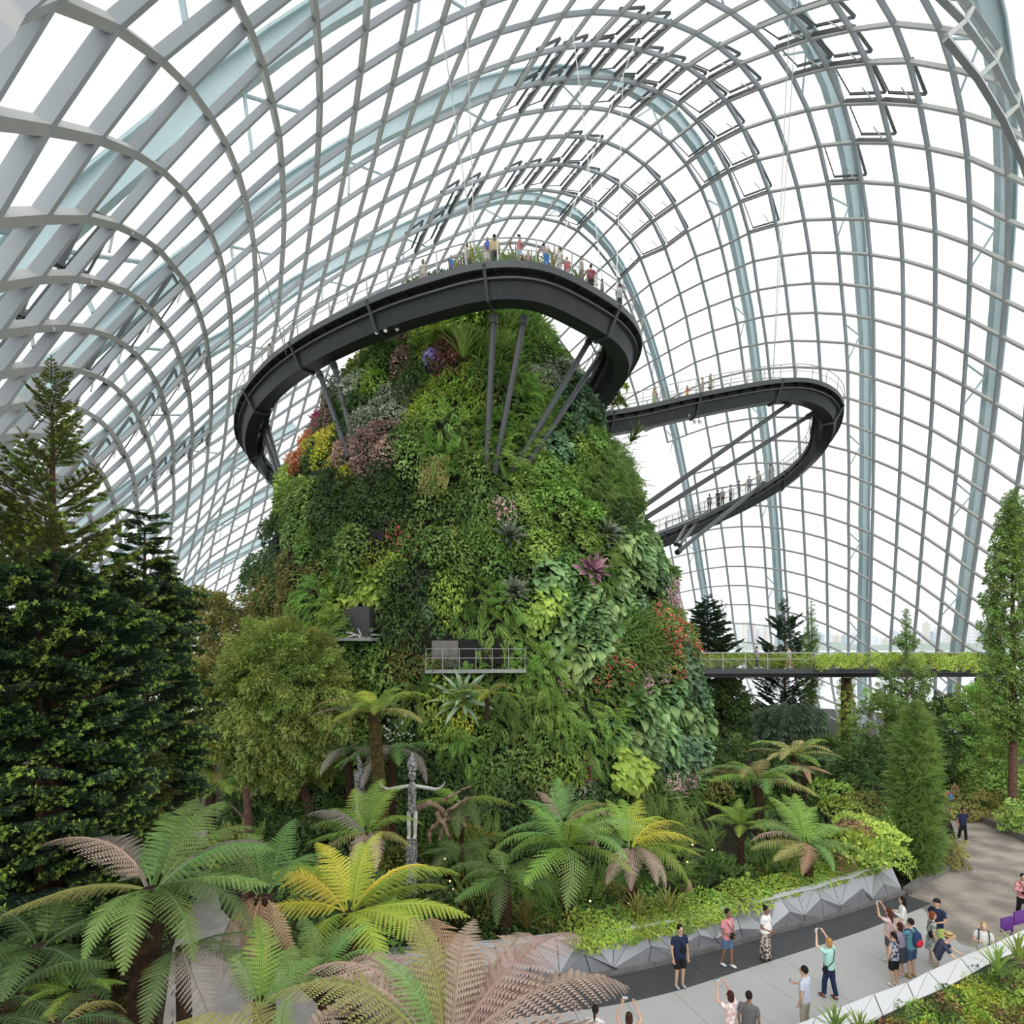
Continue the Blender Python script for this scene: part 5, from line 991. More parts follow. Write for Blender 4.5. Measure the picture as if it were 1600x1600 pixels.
# ------------------------------------------------------------------ conifers and broadleaved trees
def bough_mesh(name, mats, L=1.5, pairs=8, needles=22, nl=.055, droop=-25, tip=True, seed=0, width=.5, nw=.13):
    r = np.random.default_rng(seed); mb = MB(); V = np.array([(0, 0, 0), (-nw, .5, .08), (0, 1, 0), (nw, .5, .08)]); F = np.array([(0, 1, 2, 3)])
    t = np.linspace(0, 1, 9); an = np.radians(15 + (droop - 15) * t)
    C = np.stack([0 * t, np.r_[0, np.cumsum(np.cos(an[:-1]))] / 8 * L, np.r_[0, np.cumsum(np.sin(an[:-1]))] / 8 * L], 1)
    tube(mb, C, np.linspace(.022, .006, 9) * L, 5, tint=0, cap=False)
    shoots = [(C[3], C[8] + (C[8] - C[7]) * .6, 1)]
    for k in range(pairs):
        u = .12 + .85 * k / pairs; c = np.array([np.interp(u, t, C[:, q]) for q in range(3)])
        for s in (-1, 1):
            ln = L * width * (1.05 - u) ** .7 * r.uniform(.75, 1.1)
            e = c + np.array([s * .8, .62, r.uniform(-.25, .15) + math.sin(R_(droop)) * .4]) * ln
            shoots.append((c, e, u))
            for q in (.45, .75):
                c2 = c + (e - c) * q
                for s2 in (-1, 1): shoots.append((c2, c2 + (unit(e - c) * .7 + np.array([s2 * .55 * .6, .5, r.uniform(-.25, .1)])) * ln * .42, u))
    for (a, b, u) in shoots:
        ln = np.linalg.norm(b - a); n = max(5, int(needles * ln / (.35 * L))); d = unit(b - a)
        tube(mb, [a, b], .006 * L, 3, tint=.1, cap=False)
        q = np.repeat((np.arange(n) + .5) / n, 3); ang = np.tile([0.2, 2.3, 4.4], n) + r.uniform(-.5, .5, 3 * n)
        x = unit(np.cross(d, [0, 0, 1])); z = np.cross(x, d)
        o = np.cos(ang)[:, None] * x + np.sin(ang)[:, None] * z
        scatter(mb, V, F, a + (b - a) * q[:, None], o + d * .9, np.cross(o, d) + z, nl * L * r.uniform(.8, 1.2, 3 * n), np.clip(.15 + .5 * q + r.normal(size=3 * n) * .15, 0, 1))
        if tip and r.uniform() < .28:
            scatter(mb, V * [1.3, 1, 1], F, np.repeat(b[None], 9, 0), d + r.normal(size=(9, 3)) * .6, r.normal(size=(9, 3)), nl * L * 1.15, r.uniform(.2, 1, 9), 1)
    return mb.build_mesh(name, mats)
leafmat('nd_gold', (.06, .085, .018), (.16, .16, .035))
BOUGH = {'dark': [bough_mesh('bough', ['nd_dark', 'nd_tip'], seed=s) for s in (1, 2)], 'tip': [bough_mesh('bough', ['nd_olive', 'nd_tip'], seed=s, pairs=6, needles=20, width=.34, droop=22, nl=.05) for s in (3, 4)],
         'plain': [bough_mesh('bough', ['nd_dark', 'nd_dark'], seed=s, tip=False) for s in (5, 6)], 'araucaria': [bough_mesh('bough', ['nd_dark', 'nd_tip'], seed=7, pairs=7, needles=10, width=.3, droop=12, tip=False, nl=.06)],
         'gold': [bough_mesh('bough', ['nd_gold', 'nd_olive'], seed=8, nl=.06)]}
leafmat('weep_lf', (.045, .085, .050), (.11, .17, .095))
BOUGH['weep'] = [bough_mesh('bough', ['weep_lf', 'weep_lf'], seed=9, droop=-80, tip=False, nl=.085)]
def spray_mesh(name, mat, n, V, F, size, seed, L=1.0, droop=-.5, w=.45):
    r = np.random.default_rng(seed); mb = MB(); u = r.uniform(.05, 1, n); a = r.uniform(0, 6.28, n); q = np.sqrt(r.uniform(0, 1, n)) * w * np.sin(np.clip(u, .15, .9) * math.pi)
    p = np.stack([np.cos(a) * q, u * L, np.sin(a) * q * .8 + .1 - .25 * u * u], 1)
    d = np.stack([np.cos(a) * .6, np.full(n, .6), np.sin(a) * .6 + droop], 1) + r.normal(size=(n, 3)) * .4
    scatter(mb, V, F, p, d, np.stack([0 * a, 0 * a + .2, 0 * a + 1], 1) + r.normal(size=(n, 3)) * .4, size * r.uniform(.7, 1.25, n), np.clip(.35 + .45 * u + r.normal(size=n) * .2, 0, 1))
    tube(mb, [(0, 0, 0), (0, L * .5, .05), (0, L * .95, -.1)], [.03, .02, .008], 4, cap=False)
    return mb.build_mesh(name, mat)
BOUGH['round'] = [spray_mesh('bough', 'round_lf', 260, SLIM_V * [1.1, 1, 1], OVAL_F, .20, s) for s in (1, 2)]
BOUGH['ficus'] = [spray_mesh('bough', 'lf_mid', 170, OVAL_V, OVAL_F, .17, s) for s in (3, 4)]
BOUGH['ficusl'] = [spray_mesh('bough', 'lf_fern', 170, OVAL_V, OVAL_F, .16, s) for s in (13, 14)]
BOUGH['bushd'] = [spray_mesh('bough', 'lf_dark', 200, OVAL_V, OVAL_F, .17, s) for s in (5, 6)]
BOUGH['cypress'] = [spray_mesh('bough', 'cy_green', 60, MF_V, MF_F, .42, s, droop=.1, w=.4) for s in (7, 8)]
BOUGH['shrubo'] = [spray_mesh('bough', 'lf_olive', 200, OVAL_V, OVAL_F, .15, s) for s in (9, 10)]
BOUGH['vine'] = [spray_mesh('bough', 'lf_lime', 150, OVAL_V, OVAL_F, .16, s, droop=-.9) for s in (11, 12)]
def place_bough(t, key, pos, dirv, scale, roll=0.0):
    o = bpy.data.objects.new('bough', BOUGH[key][RNG.integers(len(BOUGH[key]))]); COL.objects.link(o); o.parent = t
    y = unit(dirv); z = np.array([0, 0, 1.0]) - y[2] * y
    if np.linalg.norm(z) < .2: z = np.array([1.0, 0, 0]) - y[0] * y
    z = unit(z); x = np.cross(y, z); c, s = math.cos(roll), math.sin(roll); x, z = x * c + z * s, z * c - x * s
    m = Matrix((tuple(x * scale), tuple(y * scale), tuple(z * scale))).transposed().to_4x4(); m.translation = Vector(pos); o.matrix_basis = m
    return o
def trunk(t, pts, rads, mat='bark'):
    tube(MB(), pts, rads, 10).build('trunk', mat, t)
def conifer(label, base, H, prof, key, n, tipkey=None, tipfrom=.8, mat='bark', scale=1.0, droopy=0.0, name='conifer', r0=.2, start=.0, cat='tree', inner=.15, group=None):
    """prof(u) = crown radius at share u of the height; boughs in loose whorls"""
    t = empty(name, tuple(base), 0, label, cat, group); rr = np.random.default_rng(n + int(H * 10))
    trunk(t, [(0, 0, -.1), (.03, 0, H * .4), (0, .02, H * .97)], [r0, r0 * .7, .02], mat)
    for k in range(n):
        u = start + (1 - start) * (k + rr.uniform()) / n; a = k * 2.399963 + rr.uniform(-.3, .3); R = prof(u) * rr.uniform(.84, 1.08)
        if R <= 0 or (tipkey and u > tipfrom and rr.uniform() < .35): continue
        kk = tipkey if tipkey and u > tipfrom else key
        bl = min(R, 1.5 * scale); s = max(.25, bl / 1.5) * rr.uniform(.85, 1.15) * (1.15 if kk != 'tip' else 1.05)
        o = np.array([math.cos(a), math.sin(a), 0]); st = max(0, R - 1.5 * s * .85)
        place_bough(t, kk, o * st + [0, 0, H * u - .15 * R], o + [0, 0, .35 - droopy + .8 * max(0, u - .8)], s, rr.uniform(-.4, .4))
        if st > .6: tube(MB(), [(0, 0, H * u - .35 * R), o * st + [0, 0, H * u - .15 * R]], [.05, .03], 5).build('branch', mat, t)
    return t
LX = lambda px, py, d: P(px, py, d)
b = P(80, 590, 9.0)
conifer('tall dark conifer with a light green spiky top at the left edge', (b[0], b[1], 0), b[2], lambda u: float(np.interp(u, [0, .33, .36, .5, .68, .76, .84, .92, .97, 1], [0, 0, 1.0, 1.4, 1.62, 1.45, .95, .6, .33, .10])), 'dark', 300, 'tip', .78, start=.30, scale=.62, name='tall_conifer', r0=.24)
b = P(225, 800, 11.4)
conifer('dark drooping conifer in front of the glass right of the tall one', (b[0], b[1], 0), b[2], lambda u: float(np.interp(u, [0, .3, .4, .6, .85, .95, 1], [0, 0, .9, 1.25, .95, .5, .2])), 'dark', 170, start=.30, scale=.62, droopy=.25, name='drooping_conifer', r0=.16)
b = P(60, 950, 8.6)
conifer('near conifer with dark boughs and bright tips low at the left edge', (b[0], b[1], 0), b[2], lambda u: float(np.interp(u, [0, .3, .4, .7, .9, 1], [0, 0, .6, .95, .6, .15])), 'dark', 130, start=.35, scale=.42, droopy=.3, name='near_conifer', r0=.14)
b = P(185, 1050, 10.6)
conifer('bushy conifer with golden green boughs beside the round tree', (b[0], b[1], 0), b[2], lambda u: float(np.interp(u, [0, .35, .5, .8, 1], [0, 0, 1.0, 1.0, .25])), 'gold', 80, start=.35, scale=.5, droopy=.2, name='golden_conifer', r0=.15)
b = P(20, 1080, 9.5)
conifer('shadowy conifer filling the left edge below the tall one', (b[0], b[1], 0), b[2], lambda u: float(np.interp(u, [0, .25, .5, .8, 1], [0, .5, 1.1, 1.0, .3])), 'plain', 130, start=.12, scale=.5, droopy=.3, name='shade_conifer', r0=.2)
b = P(160, 1130, 13.5)
conifer('shadowy conifer behind the golden one', (b[0], b[1], 0), b[2], lambda u: float(np.interp(u, [0, .35, .5, .8, 1], [0, 0, 1.4, 1.6, .3])), 'plain', 110, start=.35, scale=.6, droopy=.3, name='shade_conifer', r0=.2)
for px, d in ((60, 9.0), (150, 11.5), (215, 13.0), (385, 22)):
    c = P(px, 1100, d); t = empty('bare_trunk', (c[0], c[1], 0), 0, 'bare reddish brown conifer trunk in the shade at left', 'tree', 'bare trunks at left'); trunk(t, [(0, 0, 0), (.08, 0, 3), (0, 0, 6.2 if px < 300 else 4.5)], [.19, .16, .12]); tube(MB(), [(0, 0, 4), (.7, -.3, 4.6)], [.05, .02], 5).build('branch', 'bark_gray', t); tube(MB(), [(0, 0, 3.2), (-.6, -.2, 4.0)], [.05, .02], 5).build('branch', 'bark_gray', t)
def crown_tree(label, c, R, key, n, s, base=None, name='broadleaf_tree', tr=.16, cat='tree', mat='bark_gray', front=True, group=None, droop=-.2):
    """boughs over an egg-shaped crown, each pointing outwards"""
    c = np.asarray(c, float); R = np.asarray(R, float); base = np.array([c[0], c[1], 0.0]) if base is None else np.asarray(base, float)
    t = empty(name, tuple(base), 0, label, cat, group); rr = np.random.default_rng(n + int(abs(c[0]) * 10))
    if tr: trunk(t, [(0, 0, -.05), (c - base) * .45 + [.1, 0, 0], (c - base) * 1.0], [tr, tr * .8, tr * .4], mat)
    for k in range(n):
        z = 1 - 2 * (k + .5) / n; a = k * 2.399963; v = np.array([math.sqrt(1 - z * z) * math.cos(a), math.sqrt(1 - z * z) * math.sin(a), z])
        if front and v[1] > .55: continue
        v2 = v * rr.uniform(.80, 1.02)
        L = s * rr.uniform(.8, 1.25)
        pos = (c - base) + v2 * R - unit(v * R + [0, 0, .3]) * L * .8
        place_bough(t, key, pos, v * R / R.max() + [0, 0, droop] + rr.normal(size=3) * .18, L, rr.uniform(-.6, .6))
    return t
crown_tree('big round olive-green tree with dense fine foliage left of the mountain', P(438, 1106, 27), (3.7, 2.8, 4.35), 'round', 300, 1.0, base=P(500, 1272, 27) * [1, 1, 0], name='round_tree', tr=.24, mat='bark')
crown_tree('loose speckled tree behind the round one under the glass', P(320, 1010, 31), (3.0, 2.5, 3.4), 'shrubo', 130, 1.2, name='speckled_tree')
crown_tree('loose olive tree low behind the golden conifer', P(285, 1120, 26), (2.2, 2, 3.0), 'shrubo', 90, 1.1, name='olive_tree')
crown_tree('dark bush at the left foot of the mountain behind the round tree', P(370, 1020, 37), (2.5, 2, 3.0), 'bushd', 70, 1.2, name='dark_bush', cat='bush')
crown_tree('dense dark shrub below the round tree beside the trunk', P(520, 1300, 27), (3.6, 2, 1.8), 'bushd', 90, 1.0, name='dark_bush', cat='bush', tr=0)
crown_tree('dense dark shrub below the round tree at its left side', P(430, 1265, 28), (2.6, 2, 2.0), 'bushd', 80, 1.0, name='dark_bush', cat='bush', tr=0)
crown_tree('dark shrub mass against the glass behind the tall conifer', P(40, 985, 12.5), (1.6, 1.3, 2.2), 'bushd', 70, .9, name='dark_bush', tr=.1, cat='bush')
crown_tree('dark shrub mass behind the drooping conifer', P(150, 985, 16), (1.9, 1.5, 1.8), 'bushd', 70, .9, name='dark_bush', tr=.1, cat='bush')
# right side
b = P(1430, 1368, 24.8)
conifer('big feathery bright green cypress at the corner of the open court', (b[0], b[1], 0), 7.4, lambda u: float(np.interp(u, [0, .05, .25, .5, .75, .92, 1], [.7, 1.3, 1.45, 1.35, 1.15, .75, .15])), 'cypress', 190, scale=.95, mat='bark', name='feathery_cypress', r0=.14, droopy=-.5)
b = P(1106, 930, 50)
conifer('dark conifer behind the footbridge beside the mountain', (b[0], b[1], 0), b[2], lambda u: float(np.interp(u, [0, .3, .6, .8, .9, 1], [2.8, 2.8, 2.6, 1.7, 1.2, .3])), 'plain', 150, scale=1.1, name='dark_conifer')
b = P(1130, 942, 48)
conifer('thin spire conifer with one whorl just right of the dark one', (b[0], b[1], 0), b[2], lambda u: float(np.interp(u, [0, .5, .75, .8, .84, .90, .92, .94, 1], [2.2, 2.2, 1.5, .2, .05, .05, .75, .05, .05])), 'araucaria', 110, scale=.9, name='spire_conifer', r0=.12)
b = P(1226, 938, 50)
conifer('tiered conifer with flat whorls behind the footbridge', (b[0], b[1], 0), b[2], lambda u: float(np.interp(u, [0, .5, .74, .78, .83, .86, .89, .91, .935, .95, .97, 1], [2.6, 2.6, 2.5, .6, 1.9, 1.5, .2, .15, .95, .1, .05, .05])), 'araucaria', 190, scale=1.0, name='tiered_conifer', r0=.14)
b = P(1268, 942, 46)
conifer('slim grey-green cypress behind the footbridge hedge', (b[0], b[1], 0), b[2], lambda u: float(np.interp(u, [0, .5, .8, .95, 1], [.9, .9, .8, .45, .1])), 'cypress', 110, scale=.6, name='slim_cypress', r0=.10)
b = P(1416, 952, 40)
conifer('slender fig tree with narrow top rising over the footbridge', (b[0], b[1], 0), b[2], lambda u: float(np.interp(u, [0, .2, .5, .68, .73, .76, .82, .87, 1], [1.0, 1.5, 2.0, 1.9, .3, .3, 1.2, .5, .3])), 'ficus', 190, scale=.75, name='slender_fig', mat='bark_gray', r0=.14)
b = P(1582, 765, 31)
conifer('tall leafy fig tree with pale trunk at the right edge', (b[0], b[1], 0), b[2], lambda u: float(np.interp(u, [0, .25, .28, .5, .75, .9, 1], [0, 0, 1.3, 1.7, 1.6, 1.0, .4])), 'ficus', 260, scale=.75, start=.26, name='tall_fig', mat='bark', r0=.22)
crown_tree('vine-smothered tree mass beside the tall fig at right', P(1530, 1170, 36), (2.0, 2, 4.5), 'ficusl', 130, 1.0, name='vine_tree', tr=.2)
crown_tree('dark bushy tree between cypress and vine-smothered tree', P(1480, 1160, 40), (2.2, 2, 3.6), 'bushd', 110, 1.1, name='dark_bushy_tree', tr=.2)
crown_tree('dark glossy bush just behind the feathery cypress', P(1440, 1180, 37), (2.4, 2, 3.0), 'bushd', 90, 1.1, name='dark_bush', tr=0, cat='bush')
crown_tree('leafy bush under the tall fig at the right edge', P(1590, 1200, 33), (1.8, 1.5, 2.5), 'ficusl', 80, 1.0, name='leafy_bush', tr=0, cat='bush')
crown_tree('low bush on the kerb under the tall fig', P(1545, 1262, 33), (2.6, 1.5, 1.2), 'shrubo', 60, .8, name='low_bush', tr=0, cat='bush')
crown_tree('mixed low bush at the far kerb by the right edge', P(1610, 1272, 30), (1.8, 1.2, .9), 'ficusl', 50, .7, name='low_bush', tr=0, cat='bush')
t = crown_tree('blue-green weeping conifer hanging below the footbridge', P(1240, 1105, 40), (2.6, 2, 1.6), 'weep', 90, 1.5, name='weeping_conifer', tr=.16, droop=-1.2)
crown_tree('dark conifer mass under the footbridge near the mountain', P(1135, 1130, 45), (2.2, 2, 4), 'bushd', 90, 1.3, name='dark_bush', tr=.15)
crown_tree('dark rounded bush under the footbridge right of the weeping conifer', P(1320, 1185, 37), (2.6, 2, 1.8), 'bushd', 90, 1.0, name='dark_bush', tr=0, cat='bush')
crown_tree('dark rounded bush behind the tall spreading fern', P(1160, 1200, 36), (2.4, 2, 2.2), 'bushd', 80, 1.0, name='dark_bush', tr=0, cat='bush')
crown_tree('dark rounded bush below the weeping conifer', P(1250, 1215, 35), (2.8, 2, 2.0), 'bushd', 90, 1.0, name='dark_bush', tr=0, cat='bush')
crown_tree('dark bush between cypress and golden creeper bank', P(1365, 1225, 31), (2.2, 1.6, 2.6), 'bushd', 90, 1.0, name='dark_bush', tr=0, cat='bush')
crown_tree('leafy bush at the foot of the weeping conifer', P(1370, 1150, 39), (1.8, 1.6, 3.2), 'ficus', 80, 1.0, name='leafy_bush', tr=.1, cat='bush')
crown_tree('low round bush with fine leaves beside the cypress foot', P(1470, 1335, 26), (1.1, .9, 1.0), 'shrubo', 40, .6, name='low_bush', tr=0, cat='bush')
# vine-clad columns and the hedge of vines on the footbridge
for px, d, lab in ((1322, 45, 'round bridge column wrapped in hanging vines'), (1532, 45, 'brown bridge column half wrapped in vines at the right end')):
    c = P(px, 1060, d); t = empty('bridge_column', (c[0], c[1], 0), 0, lab, 'column'); tube(MB(), [(0, 0, 0), (0, 0, 7.3)], [.35, .35], 12).build('shaft', 'bark', t)
    for k in range(40):
        a = k * 2.4; z = 7.2 * (k + .5) / 40; place_bough(t, 'vine', (.3 * math.cos(a), .3 * math.sin(a), z + .3), (math.cos(a) * .5, math.sin(a) * .5, -.8), .75)
hedge = empty('vine_hedge', tuple(BA), 0, 'long yellow-green curtain of vines along the far rail of the footbridge', 'hedge')
for k in range(330):
    u = RNG.uniform(.0, 1) ** .8; nearside = RNG.uniform() < .45 and u > .36
    p = bdir * BL * u + bs * (1.42 if nearside else -1.32) + [0, 0, RNG.uniform(.75, 1.35) if not nearside else RNG.uniform(.75, 1.3)]
    place_bough(hedge, 'vine', p, (RNG.uniform(-.5, .5), -.35 if nearside else .1, -.8), RNG.uniform(.75, 1.05))

# ------------------------------------------------------------------ beds: climbers on the wall, shrubs, grasses
upn = (0, -.25, 1)
PWM = [(820, 1420, 'the reddish flax'), (920, 1420, 'the brown fern tip'), (1000, 1420, 'the second flax'), (1062, 1420, 'the man in navy'), (1136, 1420, 'the man in pink'), (1196, 1420, 'the woman in the shawl'), (1250, 1420, 'the sword tufts'), (1330, 1420, 'the golden bank'), (1400, 1420, 'the wall end')]
for k in range(30):                                     # yellow-green creeper spilling over the planter wall
    q = WLEN * (.30 + .70 * (k + .5) / 30); p, t_, m = wall_at(min(q, WLEN - .1)); frac = k / 30
    hang = (.40 if frac < .52 else .12)
    plant('ivy' if k % 4 == 3 else 'lime', p - m * (.75 - hang * .4) + [0, 0, 1.15], m * .45 + np.array([0, 0, 1]), RNG.uniform(.5, .68), 'over the planter wall ' + beside(800 + 900 * p[0] / p[1], 1400, PWM), upv=-m, stretch=(1, 1.15 if frac < .5 else .8, .8))
for k in range(16):
    q = WLEN * (.30 + .26 * (k + .5) / 16); p, t_, m = wall_at(q); plant('lime', p - m * .22 + [0, 0, 1.08 - .12 * (k % 2)], m * .9 + np.array([0, 0, .6]), RNG.uniform(.28, .36), 'down the planter wall ' + beside(800 + 900 * p[0] / p[1], 1450, PWM))
for px, py, d, key, sc in ((1330, 1330, 22.5, 'lime', 1.0), (1345, 1300, 25, 'lime', 1.1), (1360, 1335, 22.8, 'lime', .9), (1385, 1340, 22.5, 'lime', .9), (1320, 1270, 27, 'lime', 1.1), (1350, 1260, 27, 'olive', 1.1), (1300, 1240, 29, 'lime', 1.1), (1372, 1310, 24, 'lime', 1.0), (1335, 1300, 23.5, 'red', .7), (1315, 1350, 21.8, 'red', .5)):
    plant(key, P(px, py, d), upn, sc, 'on the bank at the planter end ' + beside(px, py, [(1330, 1330, 'the rusty creeper'), (1385, 1330, 'the cypress'), (1310, 1240, 'the dark bushes')]), stretch=(1, 1, 1.2))
BEDM = [(644, 1350, 'the carved pole'), (683, 1300, 'the driftwood'), (885, 1340, 'the big spreading fern'), (790, 1380, 'the hanging fern'), (1000, 1340, 'the yellow-green fern'), (1077, 1390, 'the tan parasol'), (1168, 1390, 'the olive parasol'), (1156, 1300, 'the small lime fern'), (1262, 1330, 'the lime spreading fern'), (1340, 1310, 'the golden bank'), (545, 1420, 'the golden fern'), (573, 1302, 'the lime fern by the pole'), (236, 1390, 'the tall fern by the path'), (410, 1400, 'the skirted fern'), (330, 1240, 'the flat-crowned fern'), (62, 1478, 'the corner fern'), (440, 1260, 'the round tree'), (100, 1300, 'the bare trunks'), (720, 1440, 'the planter wall'), (950, 1420, 'the planter wall flax')]
for k in range(260):                                    # understorey between wall and mountain and on the left
    px, py = RNG.uniform(-40, 1420), RNG.uniform(1235, 1560); d = 900 * (EYE - RNG.uniform(0, 1.2)) / (py - 1005)
    p = P(px, py, d)
    near = np.linalg.norm(WALL[:, :2] - p[:2], axis=1); kq = near.argmin(); wv = p[:2] - WALL[kq, :2]; t_, m = wall_at(WLEN * kq / 199)[1:]
    if np.dot(wv, m[:2]) > -1.3 and px > 640: continue
    if px > 640 and near.min() < 1.45: continue
    if px < 560 and py > 1400 and 245 < px < 480: continue
    if 120 < px < 345 and 1255 < py < 1345: continue
    if px < 640 and py > 1480: continue
    if mt_hit(px, py) is not None and mt_hit(px, py)[0][1] < d: continue
    key = ['dark', 'mid', 'fernd', 'dark', 'strap', 'mid', 'dark', 'olive', 'fernd', 'fern'][RNG.integers(10)]
    if py > 1400 and px > 640: key = ['dark', 'mid', 'fernd', 'strap', 'olive', 'dark'][RNG.integers(6)]
    plant(key, p, upn, RNG.uniform(.8, 1.3), beside(px, py, BEDM), stretch=(1, 1, RNG.uniform(1, 2)))
for px, py, d, s in ((822, 1440, 18.6, 1.1), (996, 1428, 18.4, 1.0), (1045, 1420, 18.8, 1.0), (1240, 1395, 21.3, .9), (1252, 1385, 21.8, .8)):
    single('flax_tuft', {822: 'spiky tuft of reddish sword leaves nearest the brown foreground fern', 996: 'spiky tuft of reddish sword leaves behind the man in navy', 1045: 'spiky reddish tuft beside the closed tan parasol', 1240: 'spiky tuft of fresh green sword leaves nearest the lime fern', 1252: 'second fresh green sword tuft beside the golden bank'}[px], 'grass', rosette(40, STRAP_V, STRAP_F, int(px), wide=.45, spread=(.3, 1.45)), 'lf_olive' if px < 1200 else 'strap_lime', 0, 0, s, 0, pos=P(px, py + 12, d), n=(0, 0, 1))
# the near hedge at bottom right
for k in range(150):
    u = RNG.uniform(.1, 1); v = RNG.uniform(0, 1)
    i_ = u * (len(PI) - 1.001); a = PI[int(i_)] + (PI[int(i_) + 1] - PI[int(i_)]) * (i_ % 1)
    p = a + np.array([.45, -.80, 0]) * (.08 + v * 1.8) + [0, 0, -.22 - v * .25]
    px, py = 800 + 900 * p[0] / p[1], 1005 - 900 * (p[2] - EYE) / p[1]
    key = ['lime', 'olive', 'yellow', 'lime', 'mid', 'olive', 'red', 'dark', 'lime'][RNG.integers(9)]
    plant(key, p, (-.1, -.3, 1), RNG.uniform(.36, .55), 'in the near hedge ' + beside(px, py, [(1588, 1447, 'the purple sign'), (1460, 1500, 'the straw-hatted man'), (1340, 1600, 'the parapet end'), (1560, 1520, 'the sword leaf tufts')]))
for px, py, d, s in ((1560, 1512, 15.4, .8), (1592, 1492, 16.0, .9), (1305, 1605, 12.8, .7), (1345, 1612, 12.6, .6)):
    single('sword_leaf_tuft', 'bright tuft of sword leaves rising from the near hedge', 'plant', rosette(34, STRAP_V, STRAP_F, int(px), wide=.6, spread=(.35, 1.45)), 'strap_lime', 0, 0, s, 0, pos=P(px, py + 10, d), n=(0, 0, 1))['group'] = 'sword leaf tufts in the near hedge'

# ------------------------------------------------------------------ carved poles and driftwood
def figure_pole(label, px, top_py, base_py, d, arms=True):
    c = P(px, top_py, d); zt = c[2]; t = empty('carved_pole', (c[0], c[1], 0), 0, label, 'sculpture'); k = d / 900
    z = lambda py: EYE + (1005 - py) * k
    mb = MB(); tube(mb, [(-.04, 0, 0), (-.03, 0, z(1390)), (0, 0, z(1312))], [.21, .19, .17], 14)
    for q in range(8): tube(mb, [(-.03, 0, z(1322 + q * 9)), (-.03, 0, z(1325 + q * 9))], .185 + .012 * (q % 2), 14)
    mb.build('shaft', 'carved_wood', t)
    mb = MB(); 
    for s in (-1, 1): tube(mb, [(s * .10, -.02, z(1306)), (s * .11, -.02, z(1284)), (s * .10, 0, z(1268))], [.055, .075, .08], 9); ball(mb, (s * .10, -.10, z(1307)), (.07, .14, .06), 8, 5)
    mb.build('legs', 'carved_pale', t)
    mb = MB(); tube(mb, [(0, 0, z(1270)), (0, -.02, z(1250)), (0, 0, z(1229)), (0, 0, z(1222))], [.13, .14, .15, .09], 12)
    for q in range(6): ball(mb, ((-1) ** q * .04, -.14, z(1232 + q * 6)), .035, 6, 4)
    mb.build('torso', 'carved_wood', t)
    if arms:
        for s in (-1, 1):
            mb = MB(); tube(mb, [(s * .10, 0, z(1228)), (s * .50, -.02, z(1231)), (s * .78, -.02, z(1233)), (s * .95, -.03, z(1231))], [.06, .065, .05, .035], 9)
            for f in range(4): tube(mb, [(s * .95, -.03, z(1231)), (s * (1.05 + .01 * f), -.05 + .03 * f, z(1228 - f)), (s * 1.09, -.05 + .03 * f, z(1224 - f))], [.018, .014, .008], 5)
            tube(mb, [(s * .93, -.05, z(1231)), (s * .97, -.09, z(1226))], [.016, .01], 5)
            mb.build('arm', 'carved_pale', t)
    mb = MB(); ball(mb, (0, -.01, z(1211)), (.13, .13, .21), 12, 9); ball(mb, (0, -.15, z(1212)), (.03, .05, .07), 6, 5); ball(mb, (0, -.13, z(1217)), (.05, .03, .02), 6, 4)
    mb.build('head', 'carved_wood', t)
    for s in (-1, 1): mb = MB(); ball(mb, (s * .055, -.12, z(1207)), (.035, .03, .035), 8, 6); mb.build('eye', 'carved_pale', t)
    mb = MB(); tube(mb, [(0, 0, z(1203)), (0, 0, z(1193)), (0, 0, z(1185)), (0, 0, z(1176))], [.15, .17, .11, .02], 12)
    for q in range(10): a = q * .63; ball(mb, (.15 * math.cos(a), .15 * math.sin(a), z(1196 - 4 * (q % 3))), .04, 6, 4)
    mb.build('headdress', 'carved_wood', t)
    return t
figure_pole('weathered grey carved pole topped by a figure with outstretched arms', 644, 1176, 1400, 19.5)
c = P(562, 1180, 23); t = empty('carved_post', (c[0], c[1], 0), 0, 'weathered grey carved post half hidden by the lime tree fern', 'sculpture'); mb = MB(); tube(mb, [(0, 0, 0), (0, 0, c[2] - 1.3), (0, 0, c[2] - .7), (.05, 0, c[2] - .6), (-.08, 0, c[2])], [.2, .19, .22, .12, .05], 10); mb.build('shaft', 'carved_wood', t)
mb = MB(); ball(mb, (.08, -.1, c[2] - .8), (.14, .14, .3), 8, 6); mb.build('carved_figure', 'carved_wood', t)
dw = P(683, 1285, 22.5); t = empty('driftwood', tuple(dw), 0, 'twisted brown driftwood roots right of the carved pole', 'driftwood')
for pts, r0 in (([(-.8, 0, .5), (-.2, -.1, .75), (.3, 0, .2), (.1, -.2, -.6)], .14), ([(.3, 0, .2), (.9, .1, .05), (1.35, 0, .3)], .12), ([(.3, 0, .2), (.75, -.1, .7), (1.3, 0, 1.0)], .10), ([(.3, 0, .1), (-.2, -.2, -.2), (-.3, -.2, -.7)], .13), ([(.2, .1, .8), (.8, .1, 1.15), (1.3, .1, 1.35)], .07), ([(.9, .1, .05), (1.2, 0, -.25)], .08), ([(.0, -.1, .4), (.45, -.3, -.3), (.6, -.3, -.75)], .10)):
    mb = MB(); pp = catmull(pts, 9); tube(mb, pp + RNG.normal(size=(9, 3)) * .03, np.linspace(r0, r0 * .45, 9), 8); mb.build('root', 'driftwood', t)
dw = P(568, 1002, 29); t = empty('driftwood', tuple(dw), 0, 'pale bleached driftwood branches on the mountain ledge above the round tree', 'driftwood')
